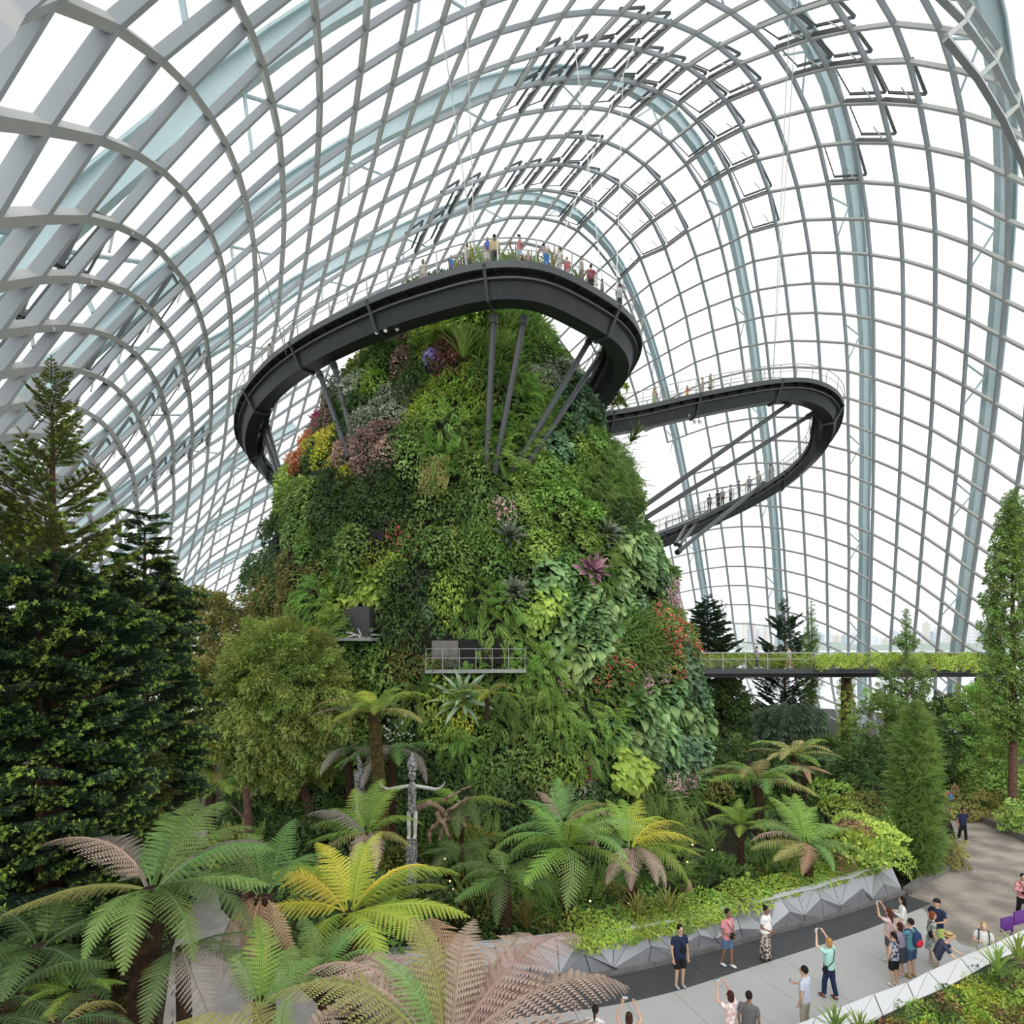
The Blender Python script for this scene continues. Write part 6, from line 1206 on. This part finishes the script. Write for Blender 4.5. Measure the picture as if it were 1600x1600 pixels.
for k in range(7):
    a = k * .9; mb = MB(); tube(mb, catmull([(-.2 + .1 * k, 0, 0), (.3 * math.cos(a), -.2, .3), (.9 * math.cos(a), -.3, .35 * math.sin(a) + .3)], 6), np.linspace(.10, .03, 6), 6); mb.build('branch', 'carved_pale', t)
# white faceted planters glimpsed at left, closed parasols, fairy lights
for (a, b_, lab) in (((262, 1300), (335, 1278), 'grey faceted planter wall glimpsed under the round tree'), ((600, 1500), (720, 1468), 'grey faceted planter wall glimpsed behind the brown fern')):
    w = empty('planter_wall', (0, 0, 0), 0, lab, 'wall'); A = G(*a) if a[0] < 400 else P(a[0], a[1], 17.0) * [1, 1, 0]; B_ = G(*b_) if a[0] < 400 else P(b_[0], b_[1], 17.4) * [1, 1, 0]
    for k in range(5):
        p0 = A + (B_ - A) * k / 5; p1 = A + (B_ - A) * (k + 1) / 5; up = np.array([0, 0, 1.0]); mm = (p0 + p1) / 2 + [0, -.2, .5]
        for tri in ((p0, p1, mm), (p1, p1 + up, mm), (p1 + up, p0 + up, mm), (p0 + up, p0, mm)): facet(None, *tri, 'alu_panel', w, np.zeros(3))
paint('parasol_tan', (.30, .22, .13), .8); paint('parasol_green', (.22, .28, .05), .8)
for px, py, d, m, lab in ((1077, 1400, 20.5, 'parasol_tan', 'closed tan canvas parasol behind the planter creeper'), (1168, 1392, 21.0, 'parasol_green', 'closed olive green parasol behind the planter creeper')):
    c = P(px, py, d); t = empty('closed_parasol', (c[0], c[1], 0), 0, lab, 'parasol'); zb = c[2] - .35
    mb = MB(); tube(mb, [(0, 0, zb), (0, 0, zb + .25), (0, 0, zb + .75), (0, 0, zb + .95)], [.17, .20, .09, .02], 10); mb.build('canopy', m, t); mb = MB(); tube(mb, [(0, 0, 0), (0, 0, zb + 1.02)], .025, 6); mb.build('pole', 'bark', t)
    if m == 'parasol_green': mb = MB(); ball(mb, (0, 0, zb + .95), .10, 8, 6); mb.build('finial', m, t)
m_, nt_, b_ = new_mat('fairy_light'); b_.inputs['Emission Color'].default_value = (1, .55, .2, 1); b_.inputs['Emission Strength'].default_value = 9
for k, (px, py, d) in enumerate(((700, 1390, 21), (712, 1376, 21.5), (695, 1342, 22), (703, 1377, 20.8), (708, 1390, 21), (922, 1408, 19.5), (1074, 1347, 22), (1082, 1320, 23), (1113, 1328, 22.5), (918, 1430, 19.2), (982, 1412, 19.5), (716, 1384, 21))):
    mb = MB(); ball(mb, (0, 0, 0), .03, 6, 4); o = mb.build('fairy_light', 'fairy_light'); o.location = P(px, py, d); tag(o, 'tiny warm fairy light glowing in the dark planting', 'light', 'fairy lights in the planting')

# ------------------------------------------------------------------ people
paint('skin', (.56, .34, .235), .55); paint('skin_dark', (.24, .125, .08), .55); paint('skin_pale', (.66, .44, .33), .55)
CLOTH = {}
def cloth(rgb, pat=None):
    key = (rgb, pat)
    if key not in CLOTH:
        nm = 'cloth_%d' % len(CLOTH); CLOTH[key] = nm
        c2 = pat if pat else None
        paint(nm, rgb, .85, noise=.12, nscale=4 if not pat else 9, col2=c2, spec=.15)
        if pat:
            for nd in MATS[nm].node_tree.nodes:
                if nd.type == 'VALTORGB': nd.color_ramp.elements[0].position = .47; nd.color_ramp.elements[1].position = .53
                if nd.type == 'TEX_NOISE': nd.inputs['Scale'].default_value = 14; nd.inputs['Detail'].default_value = 2
    return CLOTH[key]
PENDING = []
def capsule(mb, a, b, ra, rb, sides=10, sx=1.0):
    a = np.asarray(a, float); b = np.asarray(b, float); d = unit(b - a)
    t = np.array([0, .35, .7, 1.0]); pts = []; rr = []
    for q in (0.02, .3, .65): ang = q * math.pi / 2; pts.append(a - d * ra * math.cos(ang)); rr.append(max(.004, ra * math.sin(ang)))
    for q in t: pts.append(a + (b - a) * q); rr.append(ra + (rb - ra) * q)
    for q in (.65, .3, 0.02): ang = q * math.pi / 2; pts.append(b + d * rb * math.cos(ang)); rr.append(max(.004, rb * math.sin(ang)))
    tube(mb, pts, rr, sides)
def flatcap(mb, a, b, ra, rb, sides=12, flat=(1, .62)):
    """a cut-off tapering sleeve with an oval section (flat to the x and y axes)"""
    a = np.asarray(a, float); b = np.asarray(b, float); m0 = MB(); tube(m0, [a, a + (b - a) * .5, b], [ra, (ra + rb) / 2, rb], sides)
    V = m0.v[0]; c = (a + b) / 2; V = c + (V - c) * np.array([flat[0], flat[1], 1]); m0.v[0] = V
    mb.add(V, np.concatenate([f for f in m0.f if f.shape[1] == 4])); 
    n = len(V); mb.f.append(np.array([np.arange(sides)[::-1]]) + mb.n - n); mb.m.append(np.array([0])); mb.f.append(np.array([np.arange(sides)]) + mb.n - sides); mb.m.append(np.array([0]))
def soft(name, mb, mat, parent, voxel, extra=None):
    """one continuous skin over the overlapping volumes"""
    o = mb.build(name, mat, parent, smooth=True)
    md = o.modifiers.new('skin', 'REMESH'); md.mode = 'VOXEL'; md.voxel_size = voxel; md.use_smooth_shade = True
    sm = o.modifiers.new('soften', 'SMOOTH'); sm.iterations = 3; sm.factor = .5
    PENDING.append((o, extra)); return o
def arm_chain(s, pose, sh):
    """elbow and wrist for a named arm pose; the body faces -y"""
    e, w = {'down': ((s * .06, .02, -.28), (s * .05, -.06, -.53)), 'phone': ((s * .06, -.20, -.16), (-s * .06, -.36, .10)), 'high': ((s * .10, -.20, .12), (-s * .02, -.30, .38)),
            'front': ((s * .07, -.02, -.27), (-s * .12, -.20, -.36)), 'hips': ((s * .17, .06, -.24), (s * .02, -.06, -.42)), 'chest': ((s * .08, -.04, -.27), (-s * .10, -.26, -.20)),
            'rail': ((s * .10, -.20, -.22), (s * .06, -.45, -.30)), 'side': ((s * .24, -.04, -.18), (s * .40, -.16, -.34)), 'face': ((s * .10, -.18, -.12), (-s * .07, -.20, .10))}[pose]
    return sh + np.array(e), sh + np.array(w)
def person(label, pos, yaw, h=1.68, top=(.1, .1, .1), bottom=(.05, .05, .06), legs='trousers', sleeve='short', hair='short', hair_col=(.018, .014, .012), pose=('down', 'down'), skin='skin', voxel=.022,
           group=None, walk=0.0, shoes=(.7, .7, .7), toppat=None, botpat=None, hat=None, bend=0.0, extras=(), build=1.0, hand_detail=True, base_z=None):
    k = h / 1.70; name = 'person'
    t = empty(name, tuple(pos), R_(yaw + 90), label, 'person', group)
    hip = np.array([0, 0, .90]); ch = np.array([0, -.02 - bend * .25, 1.24 - bend * .05]); nk = np.array([0, -.01 - bend * .45, 1.44 - bend * .12]); hd = nk + [0, -.03 - bend * .10, .155]
    shx = .175 * build; S = {}
    B = MB()
    ball(B, hd + [0, .01, .02], (.075, .095, .115), 12, 9); ball(B, hd + [0, -.02, -.055], (.055, .07, .06), 10, 7)     # skull, jaw
    ball(B, hd + [0, -.095, -.012], (.013, .022, .022), 6, 5)                                            # nose
    for s in (-1, 1): ball(B, hd + [s * .077, .01, -.01], (.014, .022, .032), 6, 5)                       # ears
    capsule(B, nk + [0, 0, -.06], hd + [0, 0, -.06], .055, .05)
    ball(B, ch, (.165 * build, .105, .22), 12, 8); ball(B, (hip + ch) / 2 + [0, -.0, -.02], (.145 * build, .098, .20), 12, 8); ball(B, hip, (.165 * build, .11, .13), 12, 8)
    ankles = []
    for s in (-1, 1):
        st = walk * s
        kn = np.array([s * .095, -.02 - .18 * st, .48]); an = np.array([s * .10, -.34 * st + .02, .09 + .03 * abs(st) * (st < 0)])
        capsule(B, hip + [s * .088, 0, -.04], kn, .085 * build, .055); capsule(B, kn, an, .055, .036); capsule(B, an + [0, .02, -.02], an + [0, -.12, -.05], .036, .030)
        ankles.append((kn, an)); S[s] = (kn, an)
        sh = nk + [s * shx, .01, -.075 - bend * .02]; el, wr = arm_chain(s, pose[(s + 1) // 2], sh)
        capsule(B, sh, el, .050, .040); capsule(B, el, wr, .040, .028); S[('arm', s)] = (sh, el, wr)
        d = unit(wr - el); ball(B, wr + d * .045, (.036, .030, .045), 8, 6)
    if True:
        H = MB()
        for s in (-1, 1):       # five separate fingers on each hand, a little bent
            sh, el, wr = S[('arm', s)]; d = unit(wr - el); x = unit(np.cross(d, [0.3 * s, .9, .2])); n = np.cross(x, d); palm = wr + d * .07
            for f in range(4):
                b0 = palm + x * (f - 1.5) * .017; ln = (.060, .072, .068, .052)[f]
                tube(H, [b0, b0 + d * ln * .55 - n * .008, b0 + d * ln * .85 - n * .03], [.0095, .009, .006], 5)
            b0 = wr + d * .03 - x * .034 * 1; tube(H, [b0, b0 - x * .022 + d * .025, b0 - x * .02 + d * .05 - n * .012], [.011, .010, .007], 5)
    body = soft('body', B, skin, t, voxel, H if hand_detail else None); body.scale = (k,) * 3
    P_ = []
    def part(nm, mb, mat, vox=voxel): o = soft(nm, mb, mat, t, vox); o.scale = (k,) * 3; P_.append(o); return o
    C = MB(); g = .016                                                   # top
    ball(C, ch + [0, .004, 0], (.165 * build + g, .105 + g, .225), 12, 8); flatcap(C, ch + [0, 0, -.02], hip + [0, 0, -.06], .178 * build, .178 * build, flat=(1, .70)); capsule(C, nk + [-.09, .01, -.075], nk + [.09, .01, -.075], .058, .058)
    for s in (-1, 1):
        sh, el, wr = S[('arm', s)]
        capsule(C, nk + [s * .08, .01, -.07], sh, .055, .058)
        if sleeve == 'short': flatcap(C, sh + (sh - el) * .1, sh + (el - sh) * .62, .064, .066, flat=(1, 1))
        elif sleeve == 'long': capsule(C, sh, el, .062, .052); flatcap(C, el, el + (wr - el) * .92, .052, .044, flat=(1, 1))
    part('shirt' if legs != 'dress' else 'dress_top', C, cloth(top, toppat))
    L = MB()
    if legs in ('trousers', 'shorts'):
        ball(L, hip + [0, 0, -.01], (.175 * build, .122, .125), 12, 8)
        for s in (-1, 1):
            kn, an = S[s]; a = hip + [s * .085, 0, -.06]
            if legs == 'shorts': flatcap(L, a, a + (kn - a) * .82, .103 * build, .092, flat=(1, 1))
            else: capsule(L, a, kn, .098 * build, .072); flatcap(L, kn, an + [0, 0, .02], .074, .064, flat=(1, 1))
        part('trousers' if legs == 'trousers' else 'shorts', L, cloth(bottom, botpat))
    elif legs in ('skirt', 'dress', 'longskirt'):
        lo = .52 if legs != 'longskirt' else .10
        flatcap(L, hip + [0, 0, .10], (0, 0, lo), .16 * build, .235 if legs != 'longskirt' else .21, 16, flat=(1, .8)); part('skirt', L, cloth(bottom, botpat))
    for s in (-1, 1):
        kn, an = S[s]; m = MB(); ball(m, an + [0, -.06, -.045], (.047, .125, .042), 10, 6); o = m.build('shoe', cloth(shoes), t, smooth=True); o.scale = (k,) * 3
    # eyes, brows and mouth
    for s in (-1, 1): m = MB(); ball(m, hd + [s * .030, -.083, .012], (.012, .008, .008), 6, 5); o = m.build('eye', 'joint_dark', t); o.scale = (k,) * 3
    m = MB(); ball(m, hd + [0, -.083, -.058], (.022, .008, .006), 6, 4); o = m.build('mouth', cloth((.40, .13, .11)), t); o.scale = (k,) * 3
    Hh = MB(); hm = cloth(hair_col)
    ball(Hh, hd + [0, .028, .045], (.087, .098, .105), 12, 8)
    if hair == 'bob': ball(Hh, hd + [0, .045, -.03], (.092, .075, .12), 12, 8)
    if hair == 'long': ball(Hh, hd + [0, .045, -.03], (.092, .075, .12), 12, 8); capsule(Hh, hd + [0, .07, -.05], hd + [0, .10, -.28], .075, .055)
    if hair == 'tail': capsule(Hh, hd + [0, .12, .04], hd + [0, .15, -.18], .035, .02)
    if hair == 'bun': ball(Hh, hd + [0, .10, .11], .05, 8, 6)
    part('hair', Hh, hm, .016)
    if hat == 'straw':
        m = MB(); tube(m, [hd + [0, .01, .075], hd + [0, .01, .08], hd + [0, .01, .085]], [.185, .19, .18], 20); tube(m, [hd + [0, .01, .08], hd + [0, .01, .15], hd + [0, .01, .175]], [.105, .10, .07], 16); o = m.build('straw_hat', cloth((.50, .36, .16)), t); o.scale = (k,) * 3
        m = MB(); tube(m, [hd + [0, .01, .085], hd + [0, .01, .115]], [.108, .106], 16); o = m.build('hat_band', cloth((.12, .06, .03)), t); o.scale = (k,) * 3
    if hat == 'cap':
        m = MB(); ball(m, hd + [0, .01, .075], (.093, .105, .075), 12, 8); ball(m, hd + [0, -.11, .075], (.07, .08, .012), 10, 4); o = m.build('cap', cloth((.02, .02, .022)), t, smooth=True); o.scale = (k,) * 3
    if 'shawl' in extras:
        m = MB(); flatcap(m, nk + [0, 0, -.02], hip + [0, -.02, .02], .12, .25, 16, flat=(1, .75)); ball(m, nk + [0, 0, -.10], (.22, .13, .12), 12, 8); part('shawl', m, cloth((.78, .77, .75)))
    if 'glasses' in extras:
        m = MB()
        for s in (-1, 1): tube(m, [hd + [s * .032 + .022 * math.cos(a), -.094, .012 + .018 * math.sin(a)] for a in np.linspace(0, 6.28, 9)], .003, 4, cap=False)
        o = m.build('glasses', 'joint_dark', t); o.scale = (k,) * 3
    def world_of(v): a = R_(yaw + 90); v = np.asarray(v, float) * k; return np.array([v[0] * math.cos(a) - v[1] * math.sin(a), v[0] * math.sin(a) + v[1] * math.cos(a), v[2]]) + np.asarray(pos, float)
    for ex in extras:
        if isinstance(ex, tuple) and ex[0] == 'pack':
            c = ch + [0, .19, -.05]; b = empty('backpack', tuple(world_of(c)), R_(yaw + 90), ex[2], 'backpack'); m = MB(); ball(m, (0, 0, 0), (.16 * k, .10 * k, .24 * k), 12, 8); m.build('bag_body', cloth(ex[1]), b, smooth=True)
            m = MB(); ball(m, (0, .06 * k, -.08 * k), (.14 * k, .07 * k, .13 * k), 10, 7); m.build('front_pocket', cloth(ex[3] if len(ex) > 3 else ex[1]), b, smooth=True)
            for s in (-1, 1): m = MB(); tube(m, [(s * .10, -.06, .18), (s * .12, -.14, .26), (s * .12, -.30, .18), (s * .13, -.32, -.05), (s * .12, -.20, -.14)], .018, 5); m.build('strap', cloth(ex[1]), b)
        if isinstance(ex, tuple) and ex[0] == 'bag':
            c = np.array(ex[3]) if len(ex) > 3 else hip + [.20, .02, .0]; b = empty('shoulder_bag', tuple(world_of(c)), R_(yaw + 90), ex[2], 'bag'); m = MB(); ball(m, (0, 0, 0), (.11, .06, .10), 10, 7); m.build('bag_body', cloth(ex[1]), b, smooth=True)
            tip = (nk + [-.12, -.02, -.02] - c); m = MB(); tube(m, [(0, -.06, .06), tip * .5 + [0, -.12, 0], tip, tip + [.02, .12, -.02], tip * .45 + [0, .16, 0], (0, .05, .06)], .011, 5); m.build('strap', cloth(ex[1]), b)
        if isinstance(ex, tuple) and ex[0] == 'phone':
            sd = ex[2] if len(ex) > 2 else 1; sh, el, wr = S[('arm', sd)]; d = unit(wr - el); c = wr + d * .10 + [-.03 * sd, -.02, .03]
            b = empty('phone', tuple(world_of(c)), R_(yaw + 90), ex[1], 'phone'); m = MB(); box(m, (0, 0, 0), .14, .012, .072); m.build('phone_body', 'joint_dark', b); m = MB(); box(m, (0, .008, 0), .13, .003, .062); m.build('screen', 'city_glass', b)
    return t
NAVY = (.022, .032, .075); BLK = (.016, .016, .018); WHT = (.72, .72, .71); KHA = (.42, .38, .31); DEN = (.10, .16, .26)
LP = ('phone', 'phone')
def gp(px, py, d=None): 
    g = G(px, py); return g if d is None else np.array([(px - 800) / 900 * d, d, 0])
person('young man in navy tee and black shorts standing on the granite strip, looking down', gp(1062, 1543), -75, 1.80, NAVY, BLK, 'shorts', extras=('glasses', ('bag', BLK, 'black sling bag across the chest of the man in the navy tee', (.03, -.15, 1.10))), shoes=(.35, .35, .36))
person('man in pink polo shirt and blue denim shorts standing by the planter wall', gp(1136, 1510), -60, 1.76, (.62, .27, .29), DEN, 'shorts', pose=('front', 'front'), skin='skin_dark', extras=(('bag', BLK, 'small black pouch held before the man in the pink polo', (0, -.20, .98)),), shoes=(.75, .75, .75), walk=.3)
person('woman in white shawl and long patterned skirt leaning by the planter wall', gp(1196, 1500), -55, 1.68, WHT, (.52, .46, .42), 'longskirt', botpat=(.06, .05, .05), hair='bun', pose=('front', 'front'), skin='skin_dark', extras=('shawl',), shoes=(.10, .07, .06))
person('older woman with short fair hair, mint blouse and navy trousers taking a photo', gp(1296, 1560), 115, 1.66, (.40, .68, .62), (.022, .035, .085), 'trousers', hair='bob', hair_col=(.42, .24, .09), pose=('high', 'high'), skin='skin_pale', extras=(('phone', 'phone raised by the older woman in the mint blouse'), ('bag', BLK, 'black shoulder bag on the hip of the woman in the mint blouse')), shoes=(.16, .05, .03), walk=.35)
person('man in pale blue tee and khaki trousers seen from behind at the bottom edge', gp(1258, 1617), 130, 1.72, (.50, .55, .66), KHA, 'trousers', pose=('chest', 'down'), extras=(('phone', 'phone held low by the man in the pale blue tee', -1),))
person('woman in white floral tee raising her phone at the bottom edge', gp(1142, 1655), 120, 1.60, WHT, WHT, 'shorts', toppat=(.60, .38, .36), hair='bob', hair_col=(.05, .02, .015), pose=('high', 'high'), extras=(('phone', 'phone raised by the woman in the white floral tee'),))
person('man in charcoal shirt with short black hair at the bottom edge', gp(1170, 1660), 60, 1.66, (.13, .13, .13), (.08, .08, .09), 'trousers', skin='skin_dark')
person('woman with raised arms holding a phone, cut off by the bottom edge', gp(983, 1700), 80, 1.66, (.55, .55, .55), BLK, 'trousers', sleeve='none', hair='long', hair_col=(.05, .025, .015), pose=('high', 'high'), extras=(('phone', 'phone held up at the bottom edge beside the brown fern'),))
person('dark-haired woman in white half hidden by the brown fern', gp(930, 1682), 70, 1.60, WHT, BLK, 'trousers', hair='tail')
person('woman with long black hair, white blouse and denim shorts nearest the wall end', gp(1411, 1480), 150, 1.63, WHT, (.35, .45, .58), 'shorts', sleeve='long', hair='long', pose=('chest', 'chest'))
person('woman in pale pink tee holding up a pink phone', gp(1390, 1502), 125, 1.62, (.66, .52, .53), (.10, .10, .11), 'shorts', hair='long', hair_col=(.09, .03, .02), pose=('high', 'high'), extras=(('phone', 'pink phone held up by the woman in the pale pink tee'),))
person('woman in lilac tee and dark skirt in the middle of the photographing group', gp(1407, 1526), 115, 1.58, (.26, .23, .31), (.05, .05, .07), 'skirt', hair='bob', hair_col=(.05, .02, .015), pose=('phone', 'down'))
person('man in teal tee and blue shorts wearing a navy and red backpack', gp(1424, 1527), 115, 1.72, (.10, .25, .31), (.04, .09, .16), 'shorts', pose=('phone', 'phone'), extras=(('pack', (.03, .05, .12), 'navy and red backpack on the man in the teal tee', (.55, .03, .05)),), shoes=(.28, .25, .06))
person('girl with ponytail, dark patterned top and black shorts seen from behind', gp(1397, 1541), 110, 1.55, (.03, .035, .07), BLK, 'shorts', sleeve='none', toppat=(.35, .37, .42), hair='tail', pose=('phone', 'down'), shoes=(.75, .75, .75))
person('young man in black cap, navy tee and lime shorts', gp(1465, 1490), -160, 1.74, NAVY, (.45, .62, .16), 'shorts', hat='cap', pose=('hips', 'front'))
person('woman with auburn hair in a grey floral dress beside the man in the cap', gp(1456, 1508), -20, 1.64, (.42, .45, .42), (.42, .45, .42), 'dress', toppat=(.16, .19, .17), botpat=(.16, .19, .17), hair='bob', hair_col=(.20, .06, .025), pose=('down', 'down'), extras=(('bag', BLK, 'small black bag carried by the woman in the floral dress', (-.18, .08, 1.05)),))
person('man in straw hat and navy tee leaning on the pale parapet', gp(1461, 0, 16.9), -35, 1.62, (.05, .055, .09), KHA, 'trousers', hat='straw', pose=('rail', 'rail'), bend=.55, skin='skin_pale')
person('older woman with short fair hair, white tee and backpack behind the parapet', gp(1537, 1525), -125, 1.60, WHT, NAVY, 'trousers', hair='bob', hair_col=(.42, .27, .13), pose=('chest', 'down'), skin='skin_pale', extras=(('pack', (.05, .05, .055), 'dark backpack on the older woman in the white tee'),))
person('person in red plaid shirt and black trousers walking at the right edge', gp(1598, 1438), -110, 1.66, (.45, .14, .16), BLK, 'trousers', sleeve='long', toppat=(.62, .38, .40), hair='tail', pose=('chest', 'front'), walk=.4, extras=(('bag', BLK, 'black bag on the person in red plaid', (.0, -.16, 1.1)),))
person('man in navy tee and black trousers walking alone across the open court', gp(1504, 1315), -95, 1.70, NAVY, BLK, 'trousers', skin='skin_dark', pose=('down', 'face'), walk=.35, voxel=.028)
person('person in dark top half hidden at the cypress edge of the court', gp(1474, 1296), 80, 1.66, (.10, .10, .10), BLK, 'trousers', voxel=.03)
person('person in red shirt with a blue backpack entering the far path', gp(1482, 1276), 90, 1.66, (.55, .05, .04), BLK, 'trousers', voxel=.03, extras=(('pack', (.08, .16, .32), 'blue backpack on the person in the red shirt'),))
person('person in brown patterned shirt deep on the far path', gp(1492, 1262), 90, 1.64, (.35, .22, .14), BLK, 'trousers', toppat=(.15, .10, .06), voxel=.03)
# people up on the walkways and the bridge
def on_path(path, px, lat=0.0, py=None, seg=(0, 1)):
    a, b = int(seg[0] * (len(path) - 1)), int(seg[1] * (len(path) - 1)); sub = path[a:b + 1]; x = 800 + 900 * sub[:, 0] / sub[:, 1]
    k = int(np.argmin(abs(x - px))); p = sub[k].copy(); s = side_of(path)[a + k]; return p + s * lat
GW = 'visitors on the aerial walkway'
def up(lab, px, lat, yaw, seg=(0, .82), path=UP, **kw): person(lab, on_path(path, px, lat * .45 + .55 if path is UP else lat, seg=seg), yaw, voxel=.03, group=None, **kw)
FR = (.12, .78)
up('person in white top photographing alone on the descending end of the upper walkway', 436, .3, 160, (.08, .5), top=WHT, bottom=KHA, legs='trousers', pose=LP, hair_col=(.16, .10, .06))
up('person in beige shirt leaning at the rail on the left of the upper walkway', 672, -.3, 70, FR, top=(.62, .58, .56), bottom=(.5, .48, .47), legs='trousers', hair='bob', hair_col=(.25, .2, .16))
up('child in blue tee looking over the upper walkway rail', 719, .4, -60, FR, h=1.15, top=(.05, .22, .55), bottom=DEN, legs='shorts', hair_col=(.06, .03, .02))
up('person in white top and jeans with a green bag on the upper walkway', 737, 0, 10, FR, top=WHT, bottom=(.24, .36, .52), legs='trousers', hair='bob', extras=(('bag', (.05, .22, .13), 'green bag carried on the upper walkway', (.18, .05, .95)),))
up('woman with long brown hair, white shorts and a blue backpack on the upper walkway', 763, .3, 100, FR, top=(.6, .35, .3), bottom=WHT, legs='shorts', sleeve='none', hair='long', hair_col=(.22, .09, .04), extras=(('pack', (.03, .12, .55), 'bright blue backpack on the upper walkway'),))
up('woman in yellow blouse and dark patterned trousers at the front of the upper walkway', 779, .6, 95, FR, h=1.72, top=(.62, .47, .23), bottom=(.05, .05, .055), legs='trousers', sleeve='long', hair='long')
up('woman in pink top and pale denim shorts on the upper walkway bend', 815, .5, 20, FR, top=(.72, .24, .32), bottom=(.5, .6, .72), legs='shorts', sleeve='none', hair='bun', hair_col=(.05, .03, .02), pose=('chest', 'down'))
up('small child beside the woman in pink on the upper walkway', 822, .1, -40, FR, h=1.0, top=(.7, .4, .42), bottom=(.6, .3, .3), legs='shorts')
up('person in bright blue trousers leaning over the upper walkway rail', 841, .6, 120, FR, top=(.45, .35, .3), bottom=(.05, .22, .60), legs='trousers', bend=.5, pose=('rail', 'rail'))
up('woman in coral top sitting low behind the upper walkway rail', 871, .2, -130, FR, h=1.35, top=(.72, .20, .20), bottom=(.6, .5, .45), legs='shorts', hair_col=(.04, .02, .015))
up('person in dark red tee on the right of the upper walkway', 908, .3, 90, FR, top=(.32, .05, .09), bottom=BLK, legs='trousers')
up('child in grey tee beside the person in dark red', 924, .5, 150, FR, h=1.2, top=(.28, .30, .36), bottom=(.15, .15, .18), legs='shorts')
up('man in white shirt near the hairpin corner of the upper walkway', 938, .1, -150, (.45, .72), top=WHT, bottom=(.6, .58, .55), legs='trousers')
up('man in pale shirt with a shoulder bag near the hairpin corner', 947, .6, 0, (.45, .74), top=(.66, .62, .55), bottom=(.25, .24, .22), legs='trousers', extras=(('bag', BLK, 'dark bag carried near the hairpin corner', (.18, .05, .95)),))
up('man in grey tee photographing at the very corner of the upper walkway', 966, .5, 60, (.5, .80), top=(.48, .51, .55), bottom=(.05, .05, .06), legs='trousers', pose=('face', 'face'))
RF = (0, .5)
def rt(lab, px, lat, yaw, seg=RF, **kw): up(lab, px, lat, yaw, seg, RP, **kw)
for i_, (px, c) in enumerate(((918, (.05, .18, .5)), (926, (.5, .06, .08)), (934, (.6, .3, .28)), (944, (.2, .2, .25)))):
    up('person in %s waiting on the landing where the two walkways meet' % ('blue', 'red', 'pink', 'dark grey')[i_], px, (-.3, .2, 0, .4)[i_], 60 * i_, (0, .14), RP, top=c, bottom=BLK, legs='trousers', hair='bob' if i_ % 2 else 'short')
rt('person in white sitting on the landing beside the railing', 956, .1, 20, (0, .2), h=1.3, top=WHT, bottom=(.5, .5, .5), legs='trousers')
rt('woman in pale top and long green skirt on the right walkway', 1018, .1, 20, top=(.6, .5, .38), bottom=(.38, .48, .25), legs='longskirt', hair='long', hair_col=(.35, .18, .07), pose=('chest', 'down'))
rt('small girl in red and yellow on the right walkway', 1070, .2, 10, h=1.15, top=(.75, .10, .05), bottom=(.7, .4, .06), legs='skirt', hair='bob', hair_col=(.25, .1, .05), pose=('chest', 'down'))
rt('person in beige beside the woman in green on the right walkway', 1098, -.2, 180, top=(.62, .52, .44), bottom=(.55, .5, .45), legs='trousers')
rt('woman in green dress holding a phone on the right walkway', 1105, .3, 0, top=(.35, .42, .22), bottom=(.32, .40, .22), legs='dress', hair='long', hair_col=(.24, .12, .05), pose=('chest', 'chest'))
LW = (.55, .98)
for px, c, b_, lab, lt in ((1188, (.6, .58, .56), (.12, .12, .14), 'man in white tee on the lower leg of the hairpin walkway', .2), (1172, (.4, .42, .46), (.15, .16, .2), 'person in grey tee and jeans on the lower leg of the hairpin walkway', -.1), (1204, (.45, .26, .15), (.3, .2, .15), 'person in tan top at the upper end of the lower walkway leg', .1), (1142, (.5, .48, .47), (.10, .10, .12), 'tall person in pale shirt halfway down the lower walkway leg', .1), (1152, (.08, .12, .28), DEN, 'person in navy beside the tall one on the lower walkway leg', -.2), (1113, (.22, .17, .17), BLK, 'person in dark brown on the lower walkway leg near the mountain', .2), (1122, (.05, .05, .06), BLK, 'person in black on the lower walkway leg near the mountain', -.1), (1130, (.3, .3, .33), BLK, 'person in grey leaning on the lower walkway leg rail', .3)):
    rt(lab, px, lt, RNG.uniform(0, 360), LW, top=c, bottom=b_, legs='trousers')
pb = BA + bdir * BL * .205; person('person in lilac shirt and dark trousers walking on the footbridge', tuple(pb), 180, 1.68, (.42, .40, .52), BLK, 'trousers', voxel=.03, walk=.2)
pb = BA + bdir * BL * .305 + bs * .3; person('person in pale tee and tan shorts striding along the footbridge', tuple(pb), 170, 1.66, WHT, (.45, .28, .18), 'trousers', voxel=.03, walk=.8)
pb = None
# settle the soft bodies into plain meshes (hands join their body here)
dg = bpy.context.evaluated_depsgraph_get()
for o, hands in PENDING:
    ev = o.evaluated_get(dg); me = bpy.data.meshes.new_from_object(ev); me.name = o.name
    if hands is not None:
        V = np.empty(len(me.vertices) * 3); me.vertices.foreach_get('co', V); F = [tuple(p.vertices) for p in me.polygons]
        m = MB(); m.add(V.reshape(-1, 3), F); n0 = m.n
        for v, t_ in zip(hands.v, hands.t): m.add(v, np.zeros((0, 4), int))
        for f, mm in zip(hands.f, hands.m): m.f.append(f + n0); m.m.append(mm)
        m.f = [f for f in m.f if len(f)]; m.m = [x for x in m.m if len(x)]
        mat = me.materials[0].name; me = m.build_mesh(o.name, mat, smooth=True)
    o.modifiers.clear(); o.data = me
